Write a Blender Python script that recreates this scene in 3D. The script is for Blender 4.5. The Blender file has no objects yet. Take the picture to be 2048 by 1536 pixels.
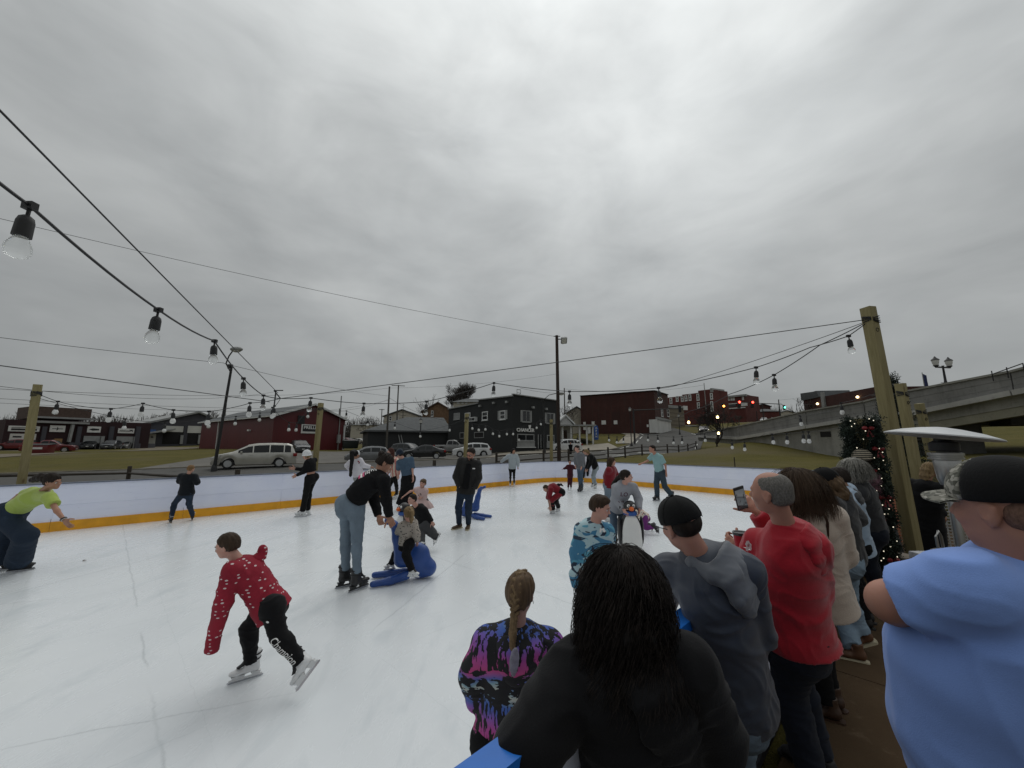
import bpy,bmesh,math,random
import numpy as np
from mathutils import Vector,Matrix
from mathutils.bvhtree import BVHTree
random.seed(7);RNG=np.random.default_rng(11)
SC=bpy.context.scene
COL=SC.collection
R=math.radians
# ------------------ camera
FPX,CX,CY=769.0,1024.0,768.0
PITCH=R(9.02);CAMZ=1.85
cam_d=bpy.data.cameras.new('camera');cam=bpy.data.objects.new('camera',cam_d);COL.objects.link(cam)
cam.location=(0,0,CAMZ);cam.rotation_euler=(R(90)+PITCH,0,0)
cam_d.sensor_width=36;cam_d.lens=FPX/2048*36;cam_d.clip_start=0.05;cam_d.clip_end=3000
SC.camera=cam
# ------------------ sky
world=bpy.data.worlds.new('World');SC.world=world;world.use_nodes=True
wn=world.node_tree;wn.nodes.clear()
def _n(t,typ,**kw):
 n=t.nodes.new(typ)
 for k,v in kw.items():setattr(n,k,v)
 return n
def _math(t,op,a,b=None,clamp=False):
 n=t.nodes.new('ShaderNodeMath');n.operation=op;n.use_clamp=clamp
 for i,v in enumerate((a,b)):
  if v is None: continue
  if isinstance(v,(int,float)):n.inputs[i].default_value=v
  else:t.links.new(v,n.inputs[i])
 return n.outputs[0]
SUN_EL,SUN_AZ=R(60),R(15)
def build_sky():
 t=wn
 tc=_n(t,'ShaderNodeTexCoord');sep=_n(t,'ShaderNodeSeparateXYZ');t.links.new(tc.outputs['Generated'],sep.inputs[0])
 zc=_math(t,'MAXIMUM',sep.outputs[2],0.0)
 def noise(scale,detail,rough,off,dist=0.0,flat=2.0):
  m=_n(t,'ShaderNodeMapping');m.inputs['Location'].default_value=off;m.inputs['Scale'].default_value=(1,1,flat);t.links.new(tc.outputs['Generated'],m.inputs[0])
  n=_n(t,'ShaderNodeTexNoise');n.inputs['Scale'].default_value=scale;n.inputs['Detail'].default_value=detail
  n.inputs['Roughness'].default_value=rough;n.inputs['Distortion'].default_value=dist
  t.links.new(m.outputs[0],n.inputs['Vector']); return n.outputs['Fac']
 n1=noise(1.3,3,0.5,(3.1,7.7,0),0.3,1.6);n2=noise(3.1,5,0.52,(1.4,2.2,4),0.5,2.0);n3=noise(7.5,4,0.5,(8,3,1),0.4,2.6)
 c=_math(t,'ADD',_math(t,'MULTIPLY',n1,0.75),_math(t,'ADD',_math(t,'MULTIPLY',n2,0.70),_math(t,'MULTIPLY',n3,0.22)))
 c=_math(t,'ADD',_math(t,'MULTIPLY',_math(t,'SUBTRACT',c,0.835),0.95),1.0)
 lum=_math(t,'ADD',_math(t,'MULTIPLY',_math(t,'POWER',zc,1.15),0.33),0.285)
 sd=Vector((math.sin(SUN_AZ)*math.cos(SUN_EL),math.cos(SUN_AZ)*math.cos(SUN_EL),math.sin(SUN_EL)))
 dot=_n(t,'ShaderNodeVectorMath',operation='DOT_PRODUCT');t.links.new(tc.outputs['Generated'],dot.inputs[0]);dot.inputs[1].default_value=sd
 lobe=_math(t,'POWER',_math(t,'MAXIMUM',dot.outputs['Value'],0.0),6.0)
 lum=_math(t,'ADD',lum,_math(t,'MULTIPLY',lobe,0.40))
 lum=_math(t,'MULTIPLY',_math(t,'MULTIPLY',lum,c),10.0)
 hue=_n(t,'ShaderNodeMix',data_type='RGBA');t.links.new(_math(t,'MULTIPLY',n2,1.0),hue.inputs[0])
 hue.inputs[6].default_value=(0.955,1.0,1.01,1);hue.inputs[7].default_value=(0.975,1.0,0.985,1)
 vm=_n(t,'ShaderNodeVectorMath',operation='SCALE');t.links.new(hue.outputs[2],vm.inputs[0]);t.links.new(lum,vm.inputs['Scale'])
 sky=_n(t,'ShaderNodeTexSky',sky_type='NISHITA',sun_disc=False,sun_elevation=SUN_EL,sun_rotation=SUN_AZ)
 mix=_n(t,'ShaderNodeMix',data_type='RGBA');mix.inputs[0].default_value=0.97
 t.links.new(sky.outputs[0],mix.inputs[6]);t.links.new(vm.outputs[0],mix.inputs[7])
 bg=_n(t,'ShaderNodeBackground');bg.inputs[1].default_value=0.1;t.links.new(mix.outputs[2],bg.inputs[0])
 out=_n(t,'ShaderNodeOutputWorld');t.links.new(bg.outputs[0],out.inputs[0])
build_sky()
sun_d=bpy.data.lights.new('sun','SUN');sun_d.energy=0.55;sun_d.angle=R(50);sun_d.color=(1,0.97,0.93)
sun=bpy.data.objects.new('sun',sun_d);COL.objects.link(sun);sun.rotation_euler=(R(90)-SUN_EL,0,-SUN_AZ+R(180))
sun.location=(0,0,60)
SC.view_settings.view_transform='Standard';SC.view_settings.look='None';SC.view_settings.exposure=0.0
SC.view_settings.gamma=1;SC.view_settings.use_curve_mapping=False
# ------------------ geometry of the place
CT,ST=math.cos(PITCH),math.sin(PITCH)
def W(px,py,Z):
 """the point of the place that lies Z metres deep behind a pixel of the photograph"""
 u=(px-CX)/FPX;v=(py-CY)/FPX
 return Vector((u*Z,Z*(CT+v*ST),CAMZ+Z*(ST-v*CT)))
def G(px,py,z=0.0):
 v=(py-CY)/FPX
 return W(px,py,(z-CAMZ)/(ST-v*CT))
def ZG(px,py,z=0.0):
 v=(py-CY)/FPX
 return (z-CAMZ)/(ST-v*CT)
def HZ(py,Z):
 return CAMZ+Z*(ST-(py-CY)/FPX*CT)
_tp=[]
def _t(px,py,Z):p=W(px,py,Z);_tp.append((p.x,p.y,p.z))
for a in ((510,936,28),(700,925,36),(846,918,40),(942,914,47),(1139,902,54),(400,897,72),(544,899,55),(690,900,66),
(180,898,72),(20,900,62),(100,905,56),(1025,903,48),(896,905,60),(1163,868,90),(1313,868,78),(1405,866,80),
(1216,917,40),(1393,902,56),(1436,904,45),(1600,930,26),(1688,915,32),(1480,882,42),(1480,850,90),(1330,889,60),
(1560,842,95),(1980,850,42),(2100,905,22),(1850,915,24),(800,880,100),(300,885,110),(1100,865,100)):
 _t(*a)
for x,y in ((0,0),(3,0),(6,0),(10,0),(3,4),(6,4),(10,5),(14,6),(9,8),(12,11),(14,9),(-6,2),(-8,8),(0,10),(5,12),(-12,0),(0,-20),(20,-20),(-20,-20),(-4,14)):
 _tp.append((x,y,-0.06))
for x,y,z in ((-13,8,-.15),(-8,16,-.1),(2,22,-.06),(9,17,-.06),(13,13,0),(-22,22,-.2),(-6,26,0),(2.8,32,.15),(-45,18,0),(-80,30,.5),(-120,90,2),
(60,20,3),(120,60,6),(100,150,9),(-150,160,3),(0,170,4),(30,160,7),(60,-40,1),(-60,-40,-.3)):
 _tp.append((x,y,z))
_tp=np.array(_tp)
def _phi(d2): return 0.5*d2*np.log(np.maximum(d2,1e-9))
def _tps():
 n=len(_tp);d2=((_tp[:,None,:2]-_tp[None,:,:2])**2).sum(-1)
 A=np.zeros((n+3,n+3));A[:n,:n]=_phi(d2)+np.eye(n)*6.0
 A[:n,n]=1;A[:n,n+1:]=_tp[:,:2];A[n,:n]=1;A[n+1:,:n]=_tp[:,:2].T
 return np.linalg.solve(A,np.concatenate([_tp[:,2],np.zeros(3)]))
_tw=_tps()
def TZA(xy):
 xy=np.asarray(xy,float);d2=((xy[:,None,:]-_tp[None,:,:2])**2).sum(-1)
 return _phi(d2)@_tw[:-3]+_tw[-3]+xy@_tw[-2:]
def TZ(x,y): return float(TZA([(x,y)])[0])
# ------------------ materials
MATS={}
class NB:
 """small node builder for a Principled material"""
 def __init__(s,name):
  s.m=bpy.data.materials.new(name);s.m.use_nodes=True ;s.t=s.m.node_tree;s.t.nodes.clear()
  s.out=s.t.nodes.new('ShaderNodeOutputMaterial');s.p=s.t.nodes.new('ShaderNodeBsdfPrincipled')
  s.t.links.new(s.p.outputs[0],s.out.inputs[0]);s.tc=s.t.nodes.new('ShaderNodeTexCoord')
 def set(s,**kw):
  for k,v in kw.items():
   k=k.replace('_',' ');i=s.p.inputs[k]
   if hasattr(v,'is_output') or isinstance(v,bpy.types.NodeSocket):s.t.links.new(v,i)
   else:i.default_value=(*v,1) if isinstance(v,tuple) and len(v)==3 and i.type=='RGBA' else v
 def vec(s,scale=(1,1,1),rot=(0,0,0),loc=(0,0,0),src='Object'):
  m=s.t.nodes.new('ShaderNodeMapping');m.inputs['Scale'].default_value=scale;m.inputs['Rotation'].default_value=rot;m.inputs['Location'].default_value=loc
  s.t.links.new(s.tc.outputs[src],m.inputs[0]); return m.outputs[0]
 def noise(s,scale=5,detail=3,rough=.5,vec=None,dist=0.0):
  n=s.t.nodes.new('ShaderNodeTexNoise');n.inputs['Scale'].default_value=scale;n.inputs['Detail'].default_value=detail
  n.inputs['Roughness'].default_value=rough;n.inputs['Distortion'].default_value=dist
  s.t.links.new(vec if vec is not None else s.tc.outputs['Object'],n.inputs['Vector']); return n.outputs['Fac']
 def voro(s,scale=5,vec=None,feature='F1',out='Distance',rand=1.0):
  n=s.t.nodes.new('ShaderNodeTexVoronoi');n.feature=feature;n.inputs['Scale'].default_value=scale;n.inputs['Randomness'].default_value=rand
  s.t.links.new(vec if vec is not None else s.tc.outputs['Object'],n.inputs['Vector']); return n.outputs[out]
 def wave(s,scale=5,dist=0,vec=None,direction='X',det=2):
  n=s.t.nodes.new('ShaderNodeTexWave');n.bands_direction=direction;n.inputs['Scale'].default_value=scale;n.inputs['Distortion'].default_value=dist;n.inputs['Detail'].default_value=det
  s.t.links.new(vec if vec is not None else s.tc.outputs['Object'],n.inputs['Vector']); return n.outputs['Fac']
 def ramp(s,fac,stops,interp='LINEAR'):
  r=s.t.nodes.new('ShaderNodeValToRGB');r.color_ramp.interpolation=interp;e=r.color_ramp.elements
  while len(e)>1:e.remove(e[-1])
  e[0].position=stops[0][0];e[0].color=(*stops[0][1],1)
  for p,c in stops[1:]:
   x=e.new(p);x.color=(*c,1)
  s.t.links.new(fac,r.inputs[0]); return r.outputs[0]
 def step(s,fac,a,b):
  n=s.t.nodes.new('ShaderNodeMapRange');n.inputs['From Min'].default_value=a;n.inputs['From Max'].default_value=b
  s.t.links.new(fac,n.inputs['Value']); return n.outputs[0]
 def mix(s,fac,a,b,mode='MIX'):
  n=s.t.nodes.new('ShaderNodeMix');n.data_type='RGBA';n.blend_type=mode
  for i,v in ((0,fac),(6,a),(7,b)):
   if isinstance(v,(int,float)):n.inputs[i].default_value=v
   elif isinstance(v,tuple):n.inputs[i].default_value=(*v,1)
   else:s.t.links.new(v,n.inputs[i])
  return n.outputs[2]
 def math(s,op,a,b=None,clamp=False): return _math(s.t,op,a,b,clamp)
 def sep(s,src='Object',vec=None):
  n=s.t.nodes.new('ShaderNodeSeparateXYZ');s.t.links.new(vec if vec is not None else s.tc.outputs[src],n.inputs[0]); return n.outputs
 def bump(s,h,strength=.3,dist=.01):
  b=s.t.nodes.new('ShaderNodeBump');b.inputs['Strength'].default_value=strength;b.inputs['Distance'].default_value=dist
  s.t.links.new(h,b.inputs['Height']);s.t.links.new(b.outputs[0],s.p.inputs['Normal'])
def mat(name,col=(.5,.5,.5),rough=.6,metal=0.0,var=.15,scale=6.0,bump=.15,bscale=None,spec=.5,bdist=.01,emit=None,es=1.0,stretch=(1,1,1)):
 if name in MATS: return MATS[name]
 b=NB(name);v=b.vec(stretch)
 n=b.noise(scale,5,.6,v)
 dark=tuple(max(0,c*(1-var)) for c in col);lite=tuple(min(1,c*(1+var)) for c in col)
 b.set(Base_Color=b.ramp(n,[(.3,dark),(.7,lite)]),Roughness=rough,Metallic=metal)
 b.p.inputs['Specular IOR Level'].default_value=spec
 if bump:b.bump(b.noise(bscale or scale*6,4,.6,v),bump,bdist)
 if emit:b.set(Emission_Color=emit,Emission_Strength=es)
 MATS[name]=b.m; return b.m
 # ------------------ mesh helper
def link_mesh(name,verts,faces,m,parent=None,smooth=False,loc=None):
 me=bpy.data.meshes.new(name);me.from_pydata(verts,[],faces);me.update()
 if smooth:me.polygons.foreach_set('use_smooth',[True]*len(me.polygons))
 o=bpy.data.objects.new(name,me);COL.objects.link(o)
 if m:me.materials.append(m)
 if parent:o.parent=parent
 if loc is not None:o.location=loc
 return o
def wloc(o):
 l=Vector((0,0,0))
 while o is not None:l+=o.location;o=o.parent
 return l
class MB:
 def __init__(s):s.v=[];s.f=[]
 def add(s,vs,fs):
  k=len(s.v);s.v+=[tuple(v) for v in vs];s.f+=[tuple(i+k for i in f) for f in fs]
 def box(s,c,size,rz=0.0,M=None):
  x,y,z=(d/2 for d in size);ca,sa=math.cos(rz),math.sin(rz)
  vs=[(a*x,b*y,d*z) for a in (-1,1) for b in (-1,1) for d in (-1,1)]
  if M is not None:vs=[M@Vector(v)+Vector(c) for v in vs]
  else:vs=[(c[0]+v[0]*ca-v[1]*sa,c[1]+v[0]*sa+v[1]*ca,c[2]+v[2]) for v in vs]
  s.add(vs,[(0,1,3,2),(4,6,7,5),(0,4,5,1),(2,3,7,6),(0,2,6,4),(1,5,7,3)]); return s
 def hexa(s,p):
  s.add(p,[(3,2,1,0),(4,5,6,7),(0,1,5,4),(1,2,6,5),(2,3,7,6),(3,0,4,7)]); return s
 def quad(s,a,b,c,d):s.add([a,b,c,d],[(0,1,2,3)]); return s
 def beam(s,a,b,w,h=None,up=(0,0,1)):
  a=Vector(a);b=Vector(b);h=h or w;d=(b-a);L=d.length;d.normalize()
  u=Vector(up);r=d.cross(u)
  if r.length<1e-4:r=d.cross(Vector((0,1,0)))
  r.normalize();u=r.cross(d)
  p=[a-r*w/2-u*h/2,a+r*w/2-u*h/2,b+r*w/2-u*h/2,b-r*w/2-u*h/2]
  s.hexa(p+[q+u*h for q in p]); return s
 def tube(s,pts,r,n=6,cap=True):
  pts=[Vector(p) for p in pts];rs=r if isinstance(r,(list,tuple)) else [r]*len(pts)
  k=len(s.v);up=Vector((0.13,0.21,1)).normalized()
  for i,p in enumerate(pts):
   d=(pts[min(i+1,len(pts)-1)]-pts[max(i-1,0)])
   d=d.normalized() if d.length>1e-9 else Vector((0,0,1))
   a=d.cross(up)
   if a.length<.05:a=d.cross(Vector((1,0,0)))
   a.normalize();b=a.cross(d)
   for j in range(n):
    t=2*math.pi*j/n;s.v.append(tuple(p+(a*math.cos(t)+b*math.sin(t))*rs[i]))
  for i in range(len(pts)-1):
   for j in range(n):
    q=k+i*n+j;q2=k+i*n+(j+1)%n;s.f.append((q,q2,q2+n,q+n))
  if cap:s.f.append(tuple(k+j for j in reversed(range(n))));s.f.append(tuple(k+(len(pts)-1)*n+j for j in range(n)))
  return s
 def lathe(s,prof,n=16,c=(0,0,0),M=None):
  k=len(s.v);c=Vector(c)
  for r_,z in prof:
   for j in range(n):
    t=2*math.pi*j/n;p=Vector((r_*math.cos(t),r_*math.sin(t),z))
    s.v.append(tuple((M@p if M is not None else p)+c))
  for i in range(len(prof)-1):
   for j in range(n):
    q=k+i*n+j;q2=k+i*n+(j+1)%n;s.f.append((q,q2,q2+n,q+n))
  s.f.append(tuple(k+j for j in reversed(range(n))));s.f.append(tuple(k+(len(prof)-1)*n+j for j in range(n)))
  return s
 def sphere(s,c,r,n=10,m=6):
  rr=r if isinstance(r,(tuple,list)) else (r,r,r);k=len(s.v)
  for i in range(m+1):
   a=math.pi*i/m
   for j in range(n):
    t=2*math.pi*j/n;s.v.append((c[0]+rr[0]*math.sin(a)*math.cos(t),c[1]+rr[1]*math.sin(a)*math.sin(t),c[2]-rr[2]*math.cos(a)))
  for i in range(m):
   for j in range(n):
    q=k+i*n+j;q2=k+i*n+(j+1)%n;s.f.append((q,q2,q2+n,q+n))
  return s
 def prism(s,poly,d,M=None):
  """extrude a polygon (list of 3-D points) along vector d"""
  n=len(poly);d=Vector(d);a=[Vector(p) for p in poly];b=[p+d for p in a]
  s.add(a+b,[tuple(reversed(range(n))),tuple(range(n,2*n))]+[(i,(i+1)%n,(i+1)%n+n,i+n) for i in range(n)]); return s
 def build(s,name,m,parent=None,smooth=False,local=False,bevel=0.0):
  v=s.v
  if parent is not None and not local:
   l=wloc(parent);v=[(a-l.x,b-l.y,c-l.z) for a,b,c in v]
  me=bpy.data.meshes.new(name);me.from_pydata(v,[],s.f)
  bm=bmesh.new();bm.from_mesh(me)
  bmesh.ops.recalc_face_normals(bm,faces=bm.faces)
  if bevel:bmesh.ops.bevel(bm,geom=[e for e in bm.edges if len(e.link_faces)==2 and e.calc_face_angle(0)>.5],offset=bevel,segments=2,affect='EDGES',profile=.6)
  bm.to_mesh(me);bm.free()
  if smooth:me.polygons.foreach_set('use_smooth',[True]*len(me.polygons))
  if smooth=='auto' or bevel:
   me.polygons.foreach_set('use_smooth',[True]*len(me.polygons));me.set_sharp_from_angle(angle=R(40))
  o=bpy.data.objects.new(name,me);COL.objects.link(o)
  if m:me.materials.append(m)
  if parent is not None:o.parent=parent
  return o
def tag(o,label=None,cat=None,group=None,kind=None):
 if label:o['label']=label
 if cat:o['category']=cat
 if group:o['group']=group
 if kind:o['kind']=kind
 return o
def thing(name,label,cat,loc=(0,0,0),rz=0.0,group=None):
 o=bpy.data.objects.new(name,None);o.empty_display_size=.2;COL.objects.link(o);o.location=loc;o.rotation_euler=(0,0,rz)
 return tag(o,label,cat,group)
def copy_tree(o,parent=None,children=None):
 c=o.copy();COL.objects.link(c)
 if parent is not None:c.parent=parent
 for ch in list(o.children):copy_tree(ch,c)
 return c
def text_mesh(body,size=1.0,depth=.01,bold=False):
 """flat lettering as verts/faces in the xz plane, centred"""
 cu=bpy.data.curves.new('lettering','FONT');cu.body=body;cu.size=size;cu.extrude=depth;cu.align_x='CENTER';cu.align_y='CENTER';cu.resolution_u=3
 if bold:cu.offset=size*.018
 o=bpy.data.objects.new('lettering',cu);COL.objects.link(o);bpy.context.view_layer.update()
 dg=bpy.context.evaluated_depsgraph_get();me=bpy.data.meshes.new_from_object(o.evaluated_get(dg))
 v=[tuple(x.co) for x in me.vertices];f=[tuple(p.vertices) for p in me.polygons]
 bpy.data.objects.remove(o);bpy.data.meshes.remove(me);bpy.data.curves.remove(cu)
 return v,f
 # == setting
def mk_ground_mat():
 b=NB('winter_grass');n1=b.noise(.35,4,.6);n2=b.noise(9,5,.7,b.vec((1,1,1)));n3=b.noise(.08,3,.5)
 c=b.ramp(n1,[(.3,(.056,.052,.013)),(.5,(.078,.072,.016)),(.72,(.112,.092,.028))])
 c2=b.mix(b.step(n2,.35,.75),c,(.125,.106,.036));c3=b.mix(b.step(n3,.52,.66),c2,(.11,.095,.055))
 b.set(Base_Color=c3,Roughness=.95);b.p.inputs['Specular IOR Level'].default_value=.1;b.bump(b.noise(14,4,.7),.8,.06); return b.m
def mk_asphalt(name,col,spot):
 b=NB(name);n=b.noise(.25,4,.6);f=b.noise(60,3,.7);p=b.noise(1.3,5,.65,None,.6)
 c=b.mix(b.step(n,.35,.7),col,tuple(x*1.35 for x in col));c=b.mix(b.math('MULTIPLY',f,.25),c,(.2,.2,.19));c=b.mix(b.step(p,.58,.66),c,spot)
 b.set(Base_Color=c,Roughness=.9);b.p.inputs['Specular IOR Level'].default_value=.2;b.bump(f,.5,.01); return b.m
M_GRASS=mk_ground_mat()
M_ASPH=mk_asphalt('asphalt',(.062,.060,.056),(.045,.044,.042))
M_LOT=mk_asphalt('worn_lot',(.135,.112,.078),(.09,.08,.06))
M_LOT2=mk_asphalt('grey_lot',(.115,.108,.096),(.07,.068,.062))
M_CONC=mat('concrete_pavement',(.26,.235,.19),.9,var=.18,scale=1.2,bump=.3,bscale=30)
M_KERB=mat('kerb_concrete',(.22,.20,.165),.9,var=.25,scale=2)
M_PAINT=mat('road_paint',(.62,.62,.58),.8,var=.25,scale=3)
M_YPAINT=mat('yellow_road_paint',(.5,.36,.06),.8,var=.25,scale=3)
def build_ground():
 xs=np.concatenate([np.arange(-400,-60,20),np.arange(-60,70,1.25),np.arange(70,420,20)]);ys=np.concatenate([np.arange(-120,-10,10),np.arange(-10,100,1.25),np.arange(100,720,20)])
 X,Y=np.meshgrid(xs,ys,indexing='ij');XY=np.stack([X.ravel(),Y.ravel()],1);Z=TZA(XY)
 far=np.maximum(0,np.hypot(XY[:,0],XY[:,1])-150);base=TZA(XY*np.minimum(1,150/np.maximum(1,np.hypot(XY[:,0],XY[:,1])))[:,None])
 Z=np.where(far>0,np.clip(base,-1,9)*np.exp(-far/400)+4*(1-np.exp(-far/200)),np.clip(Z,-1.5,12))
 nx,ny=X.shape;v=np.column_stack([XY,Z]);f=[]
 idx=np.arange(nx*ny).reshape(nx,ny)
 f=np.stack([idx[:-1,:-1],idx[1:,:-1],idx[1:,1:],idx[:-1,1:]],-1).reshape(-1,4)
 o=link_mesh('ground',v.tolist(),f.tolist(),M_GRASS,smooth=True);o['kind']='structure'
build_ground()
def gz(x,y,off=0.0): return min(max(TZ(x,y),-1.5),12)+off
def resample(pl,step):
 pl=[Vector((p[0],p[1])) for p in pl];out=[]
 for a,b in zip(pl,pl[1:]):
  k=max(1,int((b-a).length/step));out+=[a.lerp(b,i/k) for i in range(k)]
 out.append(pl[-1]); return out
def ribbon(name,A,B,off,m,n=8,k=60,kind='structure'):
 """a sheet laid on the terrain between two plan polylines"""
 def at(pl,t):
  L=[0]
  for a,b in zip(pl,pl[1:]):L.append(L[-1]+math.dist(a,b))
  d=t*L[-1]
  for i in range(len(pl)-1):
   if d<=L[i+1] or i==len(pl)-2:
    s=(d-L[i])/max(1e-9,L[i+1]-L[i]); return (pl[i][0]+(pl[i+1][0]-pl[i][0])*s,pl[i][1]+(pl[i+1][1]-pl[i][1])*s)
 P=[]
 for i in range(k+1):
  a,b=at(A,i/k),at(B,i/k)
  for j in range(n+1):P.append((a[0]+(b[0]-a[0])*j/n,a[1]+(b[1]-a[1])*j/n))
 P=np.array(P);Z=np.clip(TZA(P),-1.5,12)+off
 f=[(i*(n+1)+j,(i+1)*(n+1)+j,(i+1)*(n+1)+j+1,i*(n+1)+j+1) for i in range(k) for j in range(n)]
 bmv=np.column_stack([P,Z]).tolist();o=link_mesh(name,bmv,f,m,smooth=True);o.data.update()
 if o.data.polygons[0].normal.z<0:o.data.flip_normals()
 o['kind']=kind; return o
def kerb(pl,w=.16,h=.12,name='kerb'):
 mb=MB();P=resample(pl,2.5)
 for a,b in zip(P,P[1:]):
  mb.beam((a.x,a.y,gz(a.x,a.y,h/2-.02)),(b.x,b.y,gz(b.x,b.y,h/2-.02)),w,h+.1)
 o=mb.build(name,M_KERB);o['kind']='structure'; return o
ROADN=[(-70,-8),(-45,6),(-24,20),(-6,28),(3,34.2),(10.5,40.8),(19,48.5),(27.5,57),(36,72),(40,95),(40,150)]
ROADF=[(-76,0),(-50,14),(-29,26),(-13,34.5),(-3,40),(4,45.5),(11.5,53),(19,62),(25,76),(29,97),(29,150)]
ribbon('road',ROADN,ROADF,.07,M_ASPH,10,90)
kerb(ROADF[:6])
kerb([(5.5,47.3),(11.8,53.6),(19.2,62.2)])
def rp(t,s):
 i=min(int(t),len(ROADN)-2);q=t-i
 a=Vector(ROADN[i]).lerp(Vector(ROADN[i+1]),q);b=Vector(ROADF[i]).lerp(Vector(ROADF[i+1]),q); return tuple(a.lerp(b,s))
for s0,tr,m,nm in ((.06,[(x*.5,x*.5+.28) for x in range(6,17)],M_PAINT,'white_road_line'),(.93,[(x*.5,x*.5+.3) for x in range(8,18)],M_PAINT,'white_road_line'),
(.5,[(1.0,1.4)],M_PAINT,'white_road_line')):
 for t0,t1 in tr:
  k=8 if t1-t0<1 else 60;ts=[t0+(t1-t0)*i/k for i in range(k+1)]
  ribbon(nm,[rp(t,s0) for t in ts],[rp(t,s0+.014) for t in ts],.085,m,1,k)
ribbon('white_road_line',[rp(5.3,.05),rp(5.3,.48)],[rp(5.36,.05),rp(5.36,.48)],.085,M_PAINT,1,10)
ribbon('white_road_line',[rp(6.15,.05),rp(6.15,.48)],[rp(6.2,.05),rp(6.2,.48)],.085,M_PAINT,1,10)
ribbon('gravel_lot',[(-62,8.2),(-49,15),(-40,20.4)],[(-92,52),(-70,56),(-60,56)],.05,M_LOT,14,24)
ribbon('garage_forecourt',[(-105,66),(-80,60),(-60,58),(-52,60)],[(-120,80),(-95,82),(-75,84),(-62,78)],.06,M_LOT,10,30)
ribbon('parking_lot',[(-27,28.2),(-13,35),(-3,40.4),(2.2,44.6)],[(-34,50),(-22,60),(-10,58.5),(-.8,47.4)],.055,M_LOT2,14,30)
ribbon('lawn_drive',[(-27,52),(-22,58)],[(-18,95),(-12,95)],.05,M_LOT2,6,20)
ribbon('sidewalk',[(-3,40.6),(2.4,44.8),(7,49.3)],[(-1.5,46.5),(.8,47.8),(6.7,53.2)],.075,M_CONC,6,20)
ribbon('corner_lot',[(4.5,46.8),(11,53.2),(16,59)],[(5.5,53.5),(8,62),(16,64.5)],.065,M_CONC,8,20)
ribbon('sidewalk',[(19.2,62.4),(25.2,76.3),(29.2,97)],[(17,63),(23,78),(25,98)],.11,M_CONC,4,20)
# == the rink
LW0,LW1=(-21.0,-2.1),(1.05,19.45)
EW0,EW1=(4.75,19.05),(10.1,12.75)
NW0,NW1=(10.2,11.2),(-12.0,-10.5)
def bez(a,c,b,n): return [tuple(Vector(a)*(1-t)**2+Vector(c)*2*t*(1-t)+Vector(b)*t*t) for t in [i/n for i in range(n+1)]]
CORN=bez(LW1,(2.75,21.15),EW0,6);CORN2=bez(EW1,(10.78,11.95),NW0,3)
def mk_ice():
 b=NB('ice');n1=b.noise(.5,4,.55);n2=b.noise(3.2,5,.65,b.vec((1,.35,1),(0,0,R(44))),.3);n3=b.noise(120,2,.6)
 c=b.ramp(n1,[(.3,(.70,.735,.755)),(.7,(.80,.83,.845))]);c=b.mix(b.step(n2,.52,.78),c,(.60,.645,.67));c=b.mix(b.math('MULTIPLY',n3,.10),c,(.5,.53,.55))
 def crack(sc,rot,off,wd,den):
  w=b.noise(2.2,6,.7,b.vec((1,1,1),(0,0,0),(off,0,0)));s=b.sep(vec=b.vec((1,1,1),(0,0,rot),(off,off*2,0)))
  x=b.math('ADD',s[0],b.math('MULTIPLY',w,.10));m=b.math('ABSOLUTE',b.math('SUBTRACT',b.math('FRACT',b.math('MULTIPLY',x,sc)),.5))
  keep=b.step(b.noise(.45,2,.5,b.vec((1,1,1),(0,0,0),(off*3,5,0))),den,den+.06)
  return b.math('MULTIPLY',b.math('SUBTRACT',1.0,b.step(m,0,wd),True),keep)
 k=b.math('MAXIMUM',crack(.28,R(-46),1.3,.0042,.40),b.math('MAXIMUM',crack(.2,R(12),4.7,.0034,.46),crack(.33,R(70),8.1,.0036,.46)))
 seam=b.math('MAXIMUM',crack(.41,R(44),2.2,.003,.35),crack(.82,R(-46),6.0,.003,.35))
 c=b.mix(b.math('MULTIPLY',k,.42),c,(.33,.36,.37));c=b.mix(b.math('MULTIPLY',seam,.26),c,(.38,.42,.43))
 sm=b.noise(.9,5,.7,b.vec((1,.5,1),(0,0,R(40)),(3,9,0)),.8);c=b.mix(b.math('MULTIPLY',b.step(sm,.58,.72),.33),c,(.47,.51,.53))
 b.set(Base_Color=c,Roughness=b.math('ADD',b.math('MULTIPLY',n2,.22),.16));b.p.inputs['Specular IOR Level'].default_value=.38
 h=b.math('ADD',b.math('MULTIPLY',n3,.12),b.math('MULTIPLY',b.noise(7,3,.55,b.vec((1,.3,1),(0,0,R(44)))),1.0));b.bump(h,.10,.004); return b.m
M_ICE=mk_ice()
ICEP=[LW0]+CORN+CORN2+[NW1]
_mb=MB();_mb.prism([(x,y,-.05) for x,y in ICEP],(0,0,.05));ice=_mb.build('ice',M_ICE);ice['kind']='structure'
M_BOARD=NB('board_plastic')
def _bd():
 b=M_BOARD;n=b.noise(1.1,4,.6);s=b.noise(5,5,.7,b.vec((.25,.25,3)))
 c=b.ramp(n,[(.3,(.76,.80,.96)),(.7,(.84,.87,.99))]);c=b.mix(b.math('MULTIPLY',b.step(s,.55,.8),.35),c,(.62,.65,.80))
 sc=b.noise(30,3,.6,b.vec((.4,.4,2.0)));c=b.mix(b.math('MULTIPLY',b.step(sc,.68,.72),.4),c,(.36,.37,.45))
 b.set(Base_Color=c,Roughness=.42);b.bump(b.noise(2.5,3,.5),.25,.02); return b.m
M_BOARD=_bd()
M_KICK=mat('kick_yellow',(.78,.36,.009),.5,var=.18,scale=3,bump=.05)
M_CAPB=mat('blue_cap_plastic',(.012,.14,.52),.35,var=.1,bump=.03)
M_CAPG=mat('slate_cap',(.13,.15,.20),.5,var=.15,bump=.05)
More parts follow.
